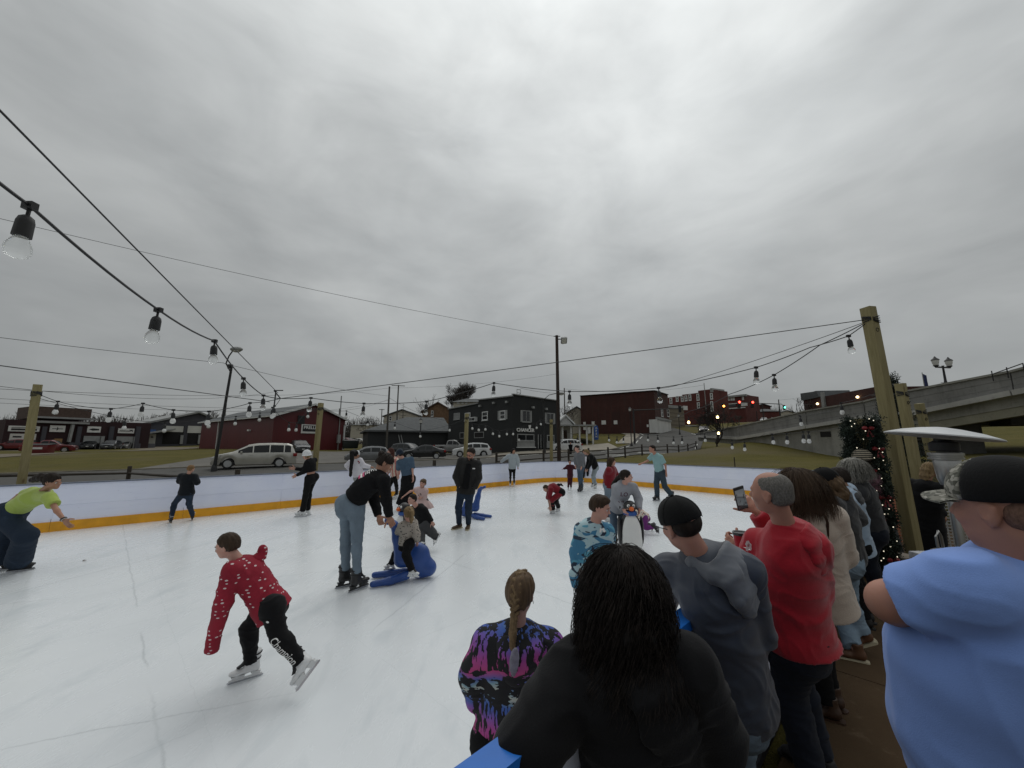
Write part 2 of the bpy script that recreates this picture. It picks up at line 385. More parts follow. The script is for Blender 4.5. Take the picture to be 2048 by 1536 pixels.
M_DARKM=mat('dark_steel',(.03,.03,.032),.45,.6,var=.2)
def rink_boards():
 root=thing('rink_boards','white hockey-style boards with a yellow kick strip running round the ice rink','rink boards',(0,0,0))
 pl=[LW0]+CORN+CORN2+[NW1]
 segs=[]
 for a,b in zip(pl,pl[1:]):
  L=math.dist(a,b);k=max(1,round(L/2.25))
  for i in range(k):segs.append((Vector(a).lerp(Vector(b),i/k),Vector(a).lerp(Vector(b),(i+1)/k)))
 cap=MB();capn=MB()
 for a,b in segs:
  d=(b-a);L=d.length;d/=L;inn=Vector((d.y,-d.x))
  def bx(mb,z0,z1,o0,o1,e=.004):
   p=[a+d*e+inn*o0,b-d*e+inn*o0,b-d*e+inn*o1,a+d*e+inn*o1]
   mb.hexa([(q.x,q.y,z0) for q in p]+[(q.x,q.y,z1) for q in p])
  mb=MB();bx(mb,.0,.545,-.05,-.012)
  p=[(a+d*.004),(b-d*.004)]
  for (z0,o0,z1,o1) in ((.56,.004,1.0,-.012),(.545,-.012,.56,.004)):
   q=[p[0]+inn*o0,p[1]+inn*o0,p[1]+inn*-.05,p[0]+inn*-.05];q2=[p[0]+inn*o1,p[1]+inn*o1,p[1]+inn*-.05,p[0]+inn*-.05]
   mb.hexa([(w.x,w.y,z0) for w in q]+[(w.x,w.y,z1) for w in q2])
  mb.build('board_panel',M_BOARD,root)
  kb=MB();bx(kb,.0,.205,-.011,.014,.002);kb.build('kick_plate',M_KICK,root)
  jb=MB();e=a+inn*-.004;jb.box((e.x,e.y,.62),(.016,.014,.70),math.atan2(d.y,d.x));jb.build('joint_strip',M_BOARD,root)
  near=(a.y-1.23-.979*a.x)<1.0
  c2=(capn if near else cap);bx(c2,1.001,1.03 if not near else 1.045,-.075,.018,0.0)
  if near:
   fr=MB();q=a-inn*.10;fr.box((q.x,q.y,.5),(.05,.05,1.0),math.atan2(d.y,d.x));q2=b-inn*.10
   fr.beam((q.x,q.y,.15),(q2.x,q2.y,.15),.04);fr.beam((q.x,q.y,.85),(q2.x,q2.y,.85),.04);fr.build('support_frame',M_DARKM,root)
  else:
   fr=MB();q=a-inn*.12;fr.box((q.x,q.y,.45),(.05,.12,.9),math.atan2(d.y,d.x));fr.build('support_frame',M_DARKM,root)
 cap.build('cap_rail',M_CAPG,root);capn.build('cap_rail',M_CAPB,root)
rink_boards()
def nw(s,o,z=0.0):
 d=Vector((.7146,.6996));n=Vector((.6996,-.7146));p=Vector((0,1.23))+d*s+n*o; return (p.x,p.y,z)
def mk_mat():
 b=NB('brown_matting');n=b.noise(1.2,4,.6);f=b.noise(160,2,.7);s=b.noise(4,5,.7)
 c=b.ramp(n,[(.3,(.074,.048,.027)),(.7,(.108,.072,.042))]);c=b.mix(b.math('MULTIPLY',f,.35),c,(.03,.02,.012));c=b.mix(b.step(s,.6,.72),c,(.12,.085,.055))
 b.set(Base_Color=c,Roughness=.95);b.p.inputs['Specular IOR Level'].default_value=.12;b.bump(f,.6,.006); return b.m
M_MAT=mk_mat()
for i in range(9):
 mb=MB();a0,a1=-6+i*2.4+.006,-6+(i+1)*2.4-.006
 if a1>13:a1=13
 j=RNG.uniform(-.02,.02,4)
 P=[nw(a0,.12),nw(a1,.12),nw(a1,2.10+j[0]*.6),nw(a0,2.10+j[1]*.6)]
 mb.prism([(p[0],p[1],-.045) for p in P],(0,0,.018));o=mb.build('path',M_MAT);o['kind']='structure'
def mk_gravelbase():
 b=NB('muddy_gravel');n=b.noise(2.5,6,.75,None,.4);v=b.voro(26);f=b.noise(45,4,.7)
 c=b.ramp(n,[(.3,(.045,.038,.030)),(.55,(.10,.09,.075)),(.75,(.19,.18,.16))]);c=b.mix(b.step(v,.0,.35),(.22,.21,.195),c);c=b.mix(b.step(f,.6,.7),c,(.30,.29,.27))
 b.set(Base_Color=c,Roughness=.95);b.bump(b.math('ADD',v,f),.9,.03); return b.m
M_GRAV=mk_gravelbase()
mb=MB();P=[nw(-6,2.11),nw(16,2.11),nw(16,9),nw(-6,9)]
n=60;g=[]
for i in range(n+1):
 for j in range(25):
  p=Vector(P[0]).lerp(Vector(P[1]),i/n).lerp(Vector(P[3]).lerp(Vector(P[2]),i/n),j/24)
  g.append((p.x,p.y,-.045+RNG.uniform(-.012,.012)-(.03 if j<1 else 0)))
f=[(i*25+j,i*25+j+1,(i+1)*25+j+1,(i+1)*25+j) for i in range(n) for j in range(24)]
o=link_mesh('gravel_ground',g,f,M_GRAV,smooth=True);o.data.update()
if o.data.polygons[0].normal.z<0:o.data.flip_normals()
o['kind']='structure'
def gravel():
 mb=MB()
 for i in range(4200):
  s=RNG.uniform(-1,9);o_=2.16+RNG.uniform(0,1)**1.3*3.0;p=nw(s,o_);r=.008+RNG.uniform(0,1)**3*.032
  M=Matrix.Rotation(RNG.uniform(0,6.28),3,'Z')@Matrix.Rotation(RNG.uniform(-.5,.5),3,'X')
  vs=[(a*r*RNG.uniform(.7,1.4),b*r*RNG.uniform(.7,1.2),c*r*RNG.uniform(.35,.7)) for a,b,c in ((1,0,0),(0,1,0),(-1,0,0),(0,-1,0),(.2,.1,1),(0,0,-1))]
  k=len(mb.v);mb.v+=[tuple(M@Vector(v)+Vector((p[0],p[1],-.038))) for v in vs]
  mb.f+=[tuple(k+q for q in t) for t in ((0,1,4),(1,2,4),(2,3,4),(3,0,4),(1,0,5),(2,1,5),(3,2,5),(0,3,5))]
 b=NB('gravel_stone');n=b.noise(7,4,.6);b.set(Base_Color=b.ramp(n,[(.3,(.07,.066,.06)),(.5,(.19,.18,.165)),(.72,(.36,.35,.33))]),Roughness=.9)
 o=mb.build('gravel',b.m);tag(o,'loose grey limestone gravel beside the brown matting',None,None,'stuff')
gravel()
M_LEAF=mat('dead_leaf',(.10,.06,.025),.8)
for (px,py,lab) in ((1780,1373,'small dead leaf lying on the brown matting'),(168,1122,'small dark scrap lying on the ice near the girl in the green tee')):
 p=G(px,py,-.02 if py>1200 else .004);mb=MB()
 mb.add([(p.x-.03,p.y,p.z+.01),(p.x,p.y-.014,p.z+.004),(p.x+.035,p.y+.01,p.z+.012),(p.x+.005,p.y+.02,p.z+.006),(p.x,p.y,p.z+.02)],[(0,1,4),(1,2,4),(2,3,4),(3,0,4)])
 tag(mb.build('dead_leaf' if py>1200 else 'scrap',M_LEAF),lab,'leaf' if py>1200 else 'scrap')
 # == buildings
class Wall:
 """vertical wall between two plan points, A left and B right as seen from the rink"""
 def __init__(s,A,B):
  s.A=Vector((A[0],A[1]));s.B=Vector((B[0],B[1]));s.d=(s.B-s.A);s.L=s.d.length;s.d/=s.L
  s.n=Vector((s.d.y,-s.d.x))
  if s.n.dot(-s.A)<0:s.n=-s.n
 def at(s,t,z,o=0.0):p=s.A+s.d*t+s.n*o; return (p.x,p.y,z)
 def px(s,px,py):
  u=(px-CX)/FPX;v=(py-CY)/FPX;D=Vector((u,CT+v*ST,ST-v*CT))
  k=s.A.dot(s.n)/(D.x*s.n.x+D.y*s.n.y);p=D*k
  return ((Vector((p.x,p.y))-s.A).dot(s.d),p.z+CAMZ)
 def rect(s,x0,y0,x1,y1):
  ym,xm=(y0+y1)/2,(x0+x1)/2;a,b=s.px(x0,ym)[0],s.px(x1,ym)[0]; return (min(a,b),max(a,b),s.px(xm,y1)[1],s.px(xm,y0)[1])
 def box(s,mb,t0,t1,z0,z1,o0,o1):
  mb.hexa([s.at(t0,z0,o0),s.at(t1,z0,o0),s.at(t1,z0,o1),s.at(t0,z0,o1),s.at(t0,z1,o0),s.at(t1,z1,o0),s.at(t1,z1,o1),s.at(t0,z1,o1)])
 def text(s,mb,body,t,z,size,o=.02,depth=.01,bold=True,sx=1.0):
  v,f=text_mesh(body,size,depth,bold)
  mb.add([s.at(t+x*sx,z+y,o+w) for x,y,w in v],f)
def pxy(px,Z):p=W(px,880,Z); return (p.x,p.y)
def brick(name,c1,c2,mortar,sc=1.0,rot=0.0):
 b=NB(name);v=b.vec((1,1,1),(0,0,rot));t=b.t.nodes.new('ShaderNodeTexBrick');s=b.sep(vec=v)
 cb=b.t.nodes.new('ShaderNodeCombineXYZ');b.t.links.new(s[0],cb.inputs[0]);b.t.links.new(s[2],cb.inputs[1]);b.t.links.new(cb.outputs[0],t.inputs[0])
 t.inputs['Scale'].default_value=1.0/sc;t.inputs['Brick Width'].default_value=.24;t.inputs['Row Height'].default_value=.085;t.inputs['Mortar Size'].default_value=.008
 t.inputs['Color1'].default_value=(*c1,1);t.inputs['Color2'].default_value=(*c2,1);t.inputs['Mortar'].default_value=(*mortar,1)
 n=b.noise(.3,5,.6);c=b.mix(b.step(n,.3,.75),t.outputs[0],tuple(x*.55 for x in c1));n2=b.noise(1.1,4,.7,b.vec((1,1,.3)))
 c=b.mix(b.math('MULTIPLY',b.step(n2,.5,.8),.35),c,tuple(x*1.9 for x in c1));b.set(Base_Color=c,Roughness=.9);b.bump(t.outputs['Fac'],.3,-.01); return b.m
def siding(name,col,rib=.3,rough=.5,axis=0):
 b=NB(name);s=b.sep();h=b.math('ADD',s[0],s[1]);w=b.math('FRACT',b.math('DIVIDE',h,rib)) if axis==0 else b.math('FRACT',b.math('DIVIDE',s[2],rib))
 e=b.math('LESS_THAN',w,.12);n=b.noise(.4,4,.6,b.vec((1,1,.3)))
 c=b.ramp(n,[(.3,tuple(x*.82 for x in col)),(.7,tuple(x*1.15 for x in col))]);c=b.mix(b.math('MULTIPLY',e,.35),c,tuple(x*.6 for x in col))
 b.set(Base_Color=c,Roughness=rough);b.bump(w if axis else e,.5,.02); return b.m
M_REDMETAL=siding('red_metal_siding',(.085,.008,.010));M_BLACKSID=siding('charcoal_siding',(.018,.020,.021),.25,.7)
M_MAROON=brick('maroon_brick',(.036,.012,.014),(.026,.010,.013),(.03,.02,.02));M_BLUEGREY=siding('slate_block',(.055,.055,.066),.4,.8)
M_BRICKD=brick('dark_red_brick',(.062,.017,.013),(.047,.013,.010),(.045,.03,.025),1,R(-43));M_BRICKR=brick('red_brick',(.125,.025,.021),(.10,.02,.018),(.12,.07,.06))
M_BLKWALL=mat('black_painted_block',(.012,.0135,.0138),.8,var=.2,scale=.8,bump=.2,bscale=12)
M_ROOFG=mat('grey_shingle_roof',(.085,.09,.092),.9,var=.2,scale=2,bump=.5,bscale=9);M_ROOFD=mat('dark_metal_roof',(.05,.056,.058),.55,var=.2,scale=.6)
M_TRIMW=mat('white_trim',(.55,.56,.55),.55,var=.12,scale=2,bump=.05);M_TRIMG=mat('grey_trim',(.25,.255,.25),.6,var=.15,scale=2)
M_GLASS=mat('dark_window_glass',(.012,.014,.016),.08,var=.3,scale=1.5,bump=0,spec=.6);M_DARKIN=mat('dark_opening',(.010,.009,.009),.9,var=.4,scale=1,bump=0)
M_DOORW=siding('white_garage_door',(.52,.52,.48),.5,.6,2);M_CREAM=mat('cream_siding',(.42,.39,.33),.8,var=.12,scale=1.5);M_TAN=mat('tan_siding',(.30,.24,.16),.8,var=.15,scale=1.5)
M_WHITESID=siding('white_clapboard',(.55,.55,.53),.14,.6,2);M_SIGNW=mat('white_sign',(.60,.60,.58),.5,var=.12,scale=3,bump=0);M_INK=mat('black_lettering',(.015,.015,.017),.6,bump=0)
M_BLUES=mat('blue_sign',(.03,.09,.26),.5,var=.15);M_LETW=mat('white_lettering',(.72,.72,.70),.5,var=.05,bump=0);M_BRNROOF=mat('brown_shingle',(.075,.05,.04),.9,var=.25,scale=3,bump=.4,bscale=10)
M_TANHOUSE=mat('brown_gable_siding',(.16,.095,.052),.85,var=.3,scale=1.6,bump=.3)
def bld(name,label,wallA,cat='building'): return thing(name,label,cat,(wallA[0],wallA[1],gz(*wallA)))
def win(w,r,root,rows=1,cols=1,fr=.09,mt=None,glass=None,sill=True,name='window'):
 """a window: frame with bars, its pane and sill as sub-parts"""
 t0,t1,z0,z1=r;mb=MB();f=fr
 w.box(mb,t0,t1,z0,z0+f,.0,.07);w.box(mb,t0,t1,z1-f,z1,.0,.07);w.box(mb,t0,t0+f,z0+f,z1-f,.0,.07);w.box(mb,t1-f,t1,z0+f,z1-f,.0,.07)
 for i in range(1,cols):t=t0+(t1-t0)*i/cols;w.box(mb,t-f*.35,t+f*.35,z0+f,z1-f,.01,.06)
 for i in range(1,rows):z=z0+(z1-z0)*i/rows;w.box(mb,t0+f,t1-f,z-f*.35,z+f*.35,.01,.062)
 o=mb.build(name,mt or M_TRIMW,root)
 p=MB();w.box(p,t0+f,t1-f,z0+f,z1-f,.004,.02);p.build('pane',glass or M_GLASS,o)
 if sill:q=MB();w.box(q,t0-.06,t1+.06,z0-.09,z0-.003,.0,.13);q.build('sill',mt or M_TRIMW,o)
 return o
def gutter(w,t0,t1,z,root,m=None,d=.14):
 mb=MB();w.box(mb,t0,t1,z-d,z,.0,.14); return mb.build('gutter',m or M_TRIMW,root)
def flatbox(root,pts,z0,z1,mw,mr,name='wall',par=.0):
 """walls round a plan polygon, with a roof slab a little below the wall top"""
 mb=MB();n=len(pts)
 for i in range(n):
  a,b=Vector(pts[i]),Vector(pts[(i+1)%n]);mb.quad((a.x,a.y,z0),(b.x,b.y,z0),(b.x,b.y,z1),(a.x,a.y,z1))
 o=mb.build(name,mw,root);r=MB();r.prism([(p[0],p[1],z1-par-.2) for p in pts],(0,0,.19));r.build('roof',mr,root); return o
 # ---- red metal building
A,K,B_=pxy(400,72),pxy(544,55),pxy(688,66)
back=(A[0]+B_[0]-K[0],A[1]+B_[1]-K[1])
root=bld('metal_building','long dark red metal building with a white trimmed gable end',K)
zb=.3;ze=HZ(829,55);apx=pxy(622,60.5);za=HZ(808.5,60.5)+.05
ws,wg=Wall(A,K),Wall(K,B_)
mid=Vector(K).lerp(Vector(B_),.5);midb=Vector(A).lerp(Vector(back),.5)
mb=MB();mb.quad(ws.at(0,zb),ws.at(ws.L,zb),ws.at(ws.L,ze),ws.at(0,ze));mb.add([wg.at(0,zb),wg.at(wg.L,zb),wg.at(wg.L,ze),(mid.x,mid.y,za),wg.at(0,ze)],[(0,1,2,3,4)])
mb.quad((B_[0],B_[1],zb),(back[0],back[1],zb),(back[0],back[1],ze),(B_[0],B_[1],ze));mb.add([(back[0],back[1],zb),(A[0],A[1],zb),(A[0],A[1],ze),(midb.x,midb.y,za),(back[0],back[1],ze)],[(0,1,2,3,4)])
mb.build('wall',M_REDMETAL,root)
dv=(Vector(K)-Vector(A)).normalized()*.5;dg=(Vector(B_)-Vector(K)).normalized()*.5
def V3(p,z): return (p[0],p[1],z)
mb=MB()
for e0,e1,sgn in ((A,K,-1),(back,B_,1)):
 a=Vector(e0)-dv+dg*sgn;b=Vector(e1)+dv+dg*sgn;m0=midb-dv;m1=mid+dv
 mb.hexa([V3(a,ze-.15),V3(b,ze-.15),V3(m1,za+.06),V3(m0,za+.06),V3(a,ze-.07),V3(b,ze-.07),V3(m1,za+.14),V3(m0,za+.14)])
roof=mb.build('roof',M_ROOFD,root)
mb=MB()
a=Vector(K)+dv*1.02-dg;b=Vector(B_)+dv*1.02+dg;m1=mid+dv*1.02
mb.beam(V3(a,ze-.2),V3(m1,za+.02),.1,.3);mb.beam(V3(m1,za+.02),V3(b,ze-.2),.1,.3);mb.build('rake_trim',M_TRIMW,roof)
a0=Vector(A)-dg*1.05-dv;b0=Vector(K)-dg*1.05+dv;mb=MB();mb.beam(V3(a0,ze-.2),V3(b0,ze-.2),.14,.18);mb.build('gutter',M_TRIMW,roof)
t,z=ws.px(436,870);mb=MB();ws.box(mb,t-.12,t+.12,zb,ze-.25,.02,.16);mb.build('downspout',M_TRIMW,root)
mb=MB();wg.box(mb,wg.L-.28,wg.L-.04,zb,ze-.9,.02,.2);wg.box(mb,wg.L-.28,wg.L+.5,ze-1.1,ze-.9,.02,.2);mb.build('downspout',M_TRIMW,root)
t0,t1,z0,z1=wg.rect(602,849,634,867);mb=MB();wg.box(mb,t0,t1,z0,z1,.02,.1);sg=mb.build('sign',M_SIGNW,root);sg['label']='white framed banner sign with dark field'
mb=MB();wg.box(mb,t0+.2,t1-.12,z0+.3,z1-.15,.1,.112);mb.build('panel',M_INK,sg)
mb=MB();wg.text(mb,'PRELLIS',(t0+t1)/2+.2,z1-.5,.62,.125,.008,True,1.2);wg.text(mb,'HEATING & COOLING',(t0+t1)/2,z0+.13,.24,.112,.008);mb.build('lettering',M_LETW,sg)
t0,t1,z0,z1=wg.rect(595,831,609,848);mb=MB()
for k in range(4):zz=z0+(z1-z0)*k/4;wg.box(mb,t0,t1,zz+.03,zz+(z1-z0)/4-.03,.03,.12)
mb.build('shutter_vent',M_BLACKSID,root)
t,z=wg.px(676,880);mb=MB();wg.box(mb,t-.28,t+.28,z-.5,z+.9,.02,.3);wg.box(mb,t-.06,t+.06,z+.9,z+7.5,.03,.15);wg.box(mb,t-.06,t+.06,z-2,z-.5,.03,.15);mb.build('meter_box',M_TRIMG,root)
mb=MB();t,z=ws.px(500,861);ws.box(mb,t-.35,t+.35,z-.1,z+.15,.02,.3);mb.build('wall_light',M_TRIMW,root)
# ---- garage row on the left
zg=.7
GL,GR=pxy(4,60),pxy(298,76);wrow=Wall(GL,GR);dep=wrow.n*-14
ztop=HZ(838,60);root=bld('garage_row','long low maroon brick garage with white roller doors and sign boards',GL)
pts=[GL,GR,(GR[0]+dep.x,GR[1]+dep.y),(GL[0]+dep.x,GL[1]+dep.y)]
mb=MB()
for i in range(4):
 a,b=pts[i],pts[(i+1)%4];h= lambda p:(HZ(838,60) if p in (pts[0],pts[3]) else HZ(846,76));mb.quad(V3(a,zg-.6),V3(b,zg-.6),V3(b,h(b)),V3(a,h(a)))
mb.quad(*[V3(p,HZ(838,60)-.02 if p in (pts[0],pts[3]) else HZ(846,76)-.02) for p in pts]);mb.build('wall',M_MAROON,root)
u0,u1=wrow.px(72,820)[0],wrow.px(189,825)[0];zu0=wrow.px(130,838)[1];zu1=wrow.px(130,814.5)[1]
mb=MB();wrow.box(mb,u0,u1,zu0,zu1,-9,-1.2);mb.build('upper_storey',M_BRNROOF,root)
mb=MB();wrow.box(mb,u0,u1+1,zu0+.05,zu0+.35,-1.18,-.9);wrow.box(mb,u0,u1-.5,zu0-.8,zu0-.45,.02,.5);mb.build('eave_trim',M_TRIMG,root)
def panel(w,px0,py0,px1,py1,m,name,root,o0=.01,o1=.06):
 r=w.rect(px0,py0,px1,py1);mb=MB();w.box(mb,*r,o0,o1); return mb.build(name,m,root),r
for (x0,y0,x1,y1,ttl) in ((16,852,79,863,'SERVICE CENTER'),(99,851,130,864,None),(174,853,201,865,None),(235.5,857,268,866.5,None)):
 s,r=panel(wrow,x0,y0,x1,y1,M_SIGNW,'sign',root,.02,.14);mb=MB();tc,zc=(r[0]+r[1])/2,(r[2]+r[3])/2;hw,hh=(r[1]-r[0])/2,(r[3]-r[2])/2
 if ttl:wrow.box(mb,tc-hw*.82,tc+hw*.82,zc-hh*.62,zc+hh*.05,.14,.155);wrow.box(mb,tc-hw*.82,tc+hw*.82,zc+hh*.3,zc+hh*.5,.14,.155)
 elif x0<150:wrow.box(mb,tc-hw*.7,tc+hw*.7,zc-hh*.1,zc+hh*.08,.14,.155);mb.add([wrow.at(tc-hw*.15,zc-hh*.6,.15),wrow.at(tc+hw*.15,zc-hh*.1,.15),wrow.at(tc-hw*.05,zc+hh*.6,.15)],[(0,1,2)])
 elif x0<220:mb.add([wrow.at(tc-hw*.8,zc,.15),wrow.at(tc-hw*.2,zc-hh*.4,.15),wrow.at(tc+hw*.75,zc-hh*.25,.15),wrow.at(tc+hw*.75,zc+hh*.25,.15),wrow.at(tc-hw*.2,zc+hh*.4,.15)],[(0,1,2,3,4)])
 else:wrow.box(mb,tc-hw*.85,tc+hw*.55,zc-hh*.25,zc+hh*.1,.14,.155);mb.add([wrow.at(tc+hw*.3,zc+hh*.4,.15),wrow.at(tc+hw*.85,zc-hh*.4,.15),wrow.at(tc+hw*.75,zc+hh*.6,.15)],[(0,1,2)])
 mb.build('emblem',M_INK,s)
d,r=panel(wrow,18,867.5,71,889,M_DOORW,'garage_door',root)
mb=MB();wrow.box(mb,r[0]+.3,r[0]+1.2,r[2]+1.1,r[2]+1.35,.065,.08);mb.build('window',M_GLASS,d)
for x0,x1,y0,dr in ((163,201,872,.45),(229,267,873,.5)):
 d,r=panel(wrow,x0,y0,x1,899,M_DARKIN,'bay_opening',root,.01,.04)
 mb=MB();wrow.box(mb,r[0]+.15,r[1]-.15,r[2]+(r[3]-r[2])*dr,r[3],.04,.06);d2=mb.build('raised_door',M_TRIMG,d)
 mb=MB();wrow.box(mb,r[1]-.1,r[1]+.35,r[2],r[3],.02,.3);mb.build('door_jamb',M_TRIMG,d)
for x in (85,155,220,273):panel(wrow,x-4.5,853,x+4.5,899,M_BLUEGREY,'pilaster',root,.01,.35)
panel(wrow,134,885,160,899,M_BLUEGREY,'block_wall',root,.02,.8)
mb=MB();t,z=wrow.px(141,870);t2,z2=wrow.px(136,884);mb.beam(wrow.at(t,wrow.px(141,849)[1],.25),wrow.at(t2,z2,.3),.35,.35);mb.build('downspout',M_TRIMG,root)
mb=MB();wrow.box(mb,wrow.px(104,880)[0],wrow.px(119,880)[0],HZ(887,63),HZ(877,63),.5,1.2);tag(mb.build('crate',mat('cardboard',(.25,.15,.07),.9)),'tan box standing against the maroon garage wall behind the red cars','box')
wl=Wall(pxy(273,74),pxy(312,78));mb=MB();wl.box(mb,0,wl.L,.6,HZ(887,76),-.3,0);tag(mb.build('retaining_wall',M_BLUEGREY),'low grey block wall beside the maroon garage row','wall')
# ---- grey gable garage
A2,B2=pxy(283,82),pxy(420,92);wgg=Wall(A2,B2);root=bld('gable_garage','slate gable-fronted garage with two half-open white bay doors',A2)
zz0=1.0;t1_,zr1=wgg.px(283,849);ta,zap=wgg.px(397,826.5);t2_,zr2=wgg.px(425,838);dp=wgg.n*-22
front=[wgg.at(0,zz0),wgg.at(wgg.L,zz0),wgg.at(wgg.L,zr2),wgg.at(ta,zap),wgg.at(0,zr1)]
mb=MB();mb.prism(front,(dp.x,dp.y,0));mb.build('wall',M_BLUEGREY,root)
mb=MB();mb.prism([wgg.at(-.7,zr1-.2,.6),wgg.at(ta,zap+.05,.6),wgg.at(wgg.L+.6,zr2-.2,.6),wgg.at(wgg.L+.6,zr2+.15,.6),wgg.at(ta,zap+.45,.6),wgg.at(-.7,zr1+.2,.6)],(dp.x*1.05,dp.y*1.05,0));mb.build('roof',M_TRIMG,root)
mb=MB();mb.prism([wgg.at(.1,zr1-2.1,2.4),wgg.at(ta*.52,zr1-1.0,2.4),wgg.at(ta*.52,zr1-.7,2.4),wgg.at(.1,zr1-1.8,2.4)],tuple(-wgg.n.to_3d()*2.3));mb.build('porch_roof',M_TRIMG,root)
panel(wgg,287,859,311,866,M_BLUES,'sign',root,.1,.25);d,r=panel(wgg,282,868,311,887.5,M_DOORW,'garage_door',root)
for q in (.2,.65):mb=MB();wgg.box(mb,r[0]+(r[1]-r[0])*q,r[0]+(r[1]-r[0])*(q+.18),r[2]+1.3,r[2]+1.55,.065,.08);mb.build('window',M_GLASS,d)
for x0,x1,ym in ((326,366.5,864),(375,402,866)):
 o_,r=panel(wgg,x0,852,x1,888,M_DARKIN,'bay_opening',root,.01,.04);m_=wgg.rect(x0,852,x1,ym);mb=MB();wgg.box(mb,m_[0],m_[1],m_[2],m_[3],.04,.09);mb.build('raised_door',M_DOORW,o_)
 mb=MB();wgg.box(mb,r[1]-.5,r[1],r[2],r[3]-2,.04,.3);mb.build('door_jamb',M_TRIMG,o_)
 # ---- low charcoal shed with hipped grey roof
A3,B3=pxy(735,57),pxy(897,62);w3=Wall(A3,B3);root=bld('low_garage','low charcoal garage with a grey hipped shingle roof beside the black tavern',A3)
ze3=HZ(860.5,58);d3=w3.n*-12;ztop3=HZ(835,66)
mb=MB();w3.box(mb,0,w3.L,.2,ze3,-12,0);mb.build('wall',M_BLACKSID,root)
mb=MB();e=.5;C4=[w3.at(-e,ze3,e),w3.at(w3.L+e,ze3,e),w3.at(w3.L+e,ze3,-12-e),w3.at(-e,ze3,-12-e)];Rr=[w3.at(6.3,ztop3,-5.5),w3.at(w3.L+e,ztop3+.1,-5.5)]
mb.add([*C4,*Rr,*[(p[0],p[1],p[2]-.25) for p in C4]],[(0,1,5,4),(2,3,4,5),(3,0,4),(1,2,5),(6,7,1,0),(9,6,0,3),(7,8,2,1),(8,9,3,2)]);mb.build('roof',M_ROOFG,root)
mb=MB()
for q in (.40,.43):mb.beam(w3.at(w3.L*q,.7,1.2),w3.at(w3.L*q-.5,3.4,.1),.09)
tag(mb.build('ladder_rails',M_TRIMG),'pair of grey poles leaning on the charcoal garage wall','poles')
# ---- black two-storey tavern
A4,K4,B4=pxy(896,60),pxy(1025,48),pxy(1119,53.5);wl4,wf4=Wall(A4,K4),Wall(K4,B4)
root=bld('tavern','black two-storey corner tavern with white lettering over the window',K4)
bk=(A4[0]+B4[0]-K4[0],A4[1]+B4[1]-K4[1]);zk=HZ(789.5,48);zl=wl4.px(960,800)[1];ts=wl4.px(957,805)[0];zlow=wl4.px(930,811)[1]
mb=MB()
mb.add([wl4.at(0,.2),wl4.at(wl4.L,.2),wl4.at(wl4.L,zk-.1),wl4.at(ts,zl),wl4.at(ts,zlow),wl4.at(0,zlow-.25)],[(0,1,2,3,4,5)])
mb.add([wf4.at(0,.2),wf4.at(wf4.L,.2),wf4.at(wf4.L,wf4.px(1115,802)[1]),wf4.at(0,zk+.15)],[(0,1,2,3)])
mb.quad(V3(B4,.2),V3(bk,.2),V3(bk,zlow),V3(B4,zk-.3));mb.quad(V3(bk,.2),V3(A4,.2),V3(A4,zlow-.25),V3(bk,zlow))
mb.quad(V3(K4,zk-.4),V3(B4,zk-.4),V3(bk,zlow-.5),V3(A4,zlow-.5));mb.build('wall',M_BLKWALL,root)
mb=MB();mb.beam(wl4.at(ts,zl+.06,.03),wl4.at(wl4.L,zk-.04,.03),.35,.16);mb.beam(wl4.at(0,zlow-.19,.03),wl4.at(ts,zlow+.06,.03),.35,.16);mb.beam(wf4.at(-.05,zk+.2,.03),wf4.at(wf4.L,wf4.px(1115,802)[1]+.05,.03),.35,.12);mb.build('coping',M_TRIMG,root)
for x0,y0,x1,y1,rows,mt in ((908,826,920,839,3,M_TRIMG),(930,825.5,941,841,2,M_TRIMW),(964.5,823,976,840.5,2,M_TRIMW),(1000,821,1011,839,2,M_TRIMW)):
 win(wl4,wl4.rect(x0,y0,x1,y1),root,rows,1,.13,mt,M_TRIMG if mt is M_TRIMG else None)
r=wl4.rect(1000,821,1011,839)
for a in (r[0]-.42,r[1]+.06):
 mb=MB();wl4.box(mb,a,a+.36,r[2],r[3],.01,.06);mb.build('shutter',M_TRIMG,root)
mb=MB();r=wl4.rect(943,834.5,955,843);wl4.box(mb,*r,.02,.45);ac=mb.build('air_conditioner',M_TRIMW,root);mb=MB();wl4.box(mb,r[0]+.12,r[0]+.5,r[2]+.12,r[3]-.12,.45,.465);wl4.box(mb,r[0]+.62,r[1]-.1,r[2]+.12,r[3]-.12,.45,.465);mb.build('grille',M_INK,ac)
for x0,y0,x1,y1 in ((920,865,929,877),(949,864,968,876)):win(wl4,wl4.rect(x0,y0,x1,y1),root,1,1,.08,M_TRIMG,M_DARKIN,False)
for x,y in ((989,806),(1015,804),(961.5,812)):mb=MB();t,z=wl4.px(x,y);wl4.box(mb,t-.16,t+.16,z-.14,z+.14,.01,.3);mb.build('wall_light',M_TRIMG,root)
for x,y in ((1064.5,815),(1091,818)):mb=MB();t,z=wf4.px(x,y);wf4.box(mb,t-.16,t+.16,z-.14,z+.14,.01,.3);mb.build('wall_light',M_TRIMG,root)
for x0,y0,x1,y1 in ((1044,821,1060,844),(1092.5,826,1107,847)):
 r=wf4.rect(x0,y0,x1,y1);win(wf4,r,root,1,2,.1,M_TRIMG)
 for a in (r[0]-.28,r[1]+.04):mb=MB();wf4.box(mb,a,a+.24,r[2],r[3],.01,.06);mb.build('shutter',M_TRIMG,root)
r=wf4.rect(1034,868,1068,882);win(wf4,r,root,1,2,.12,M_TRIMG)
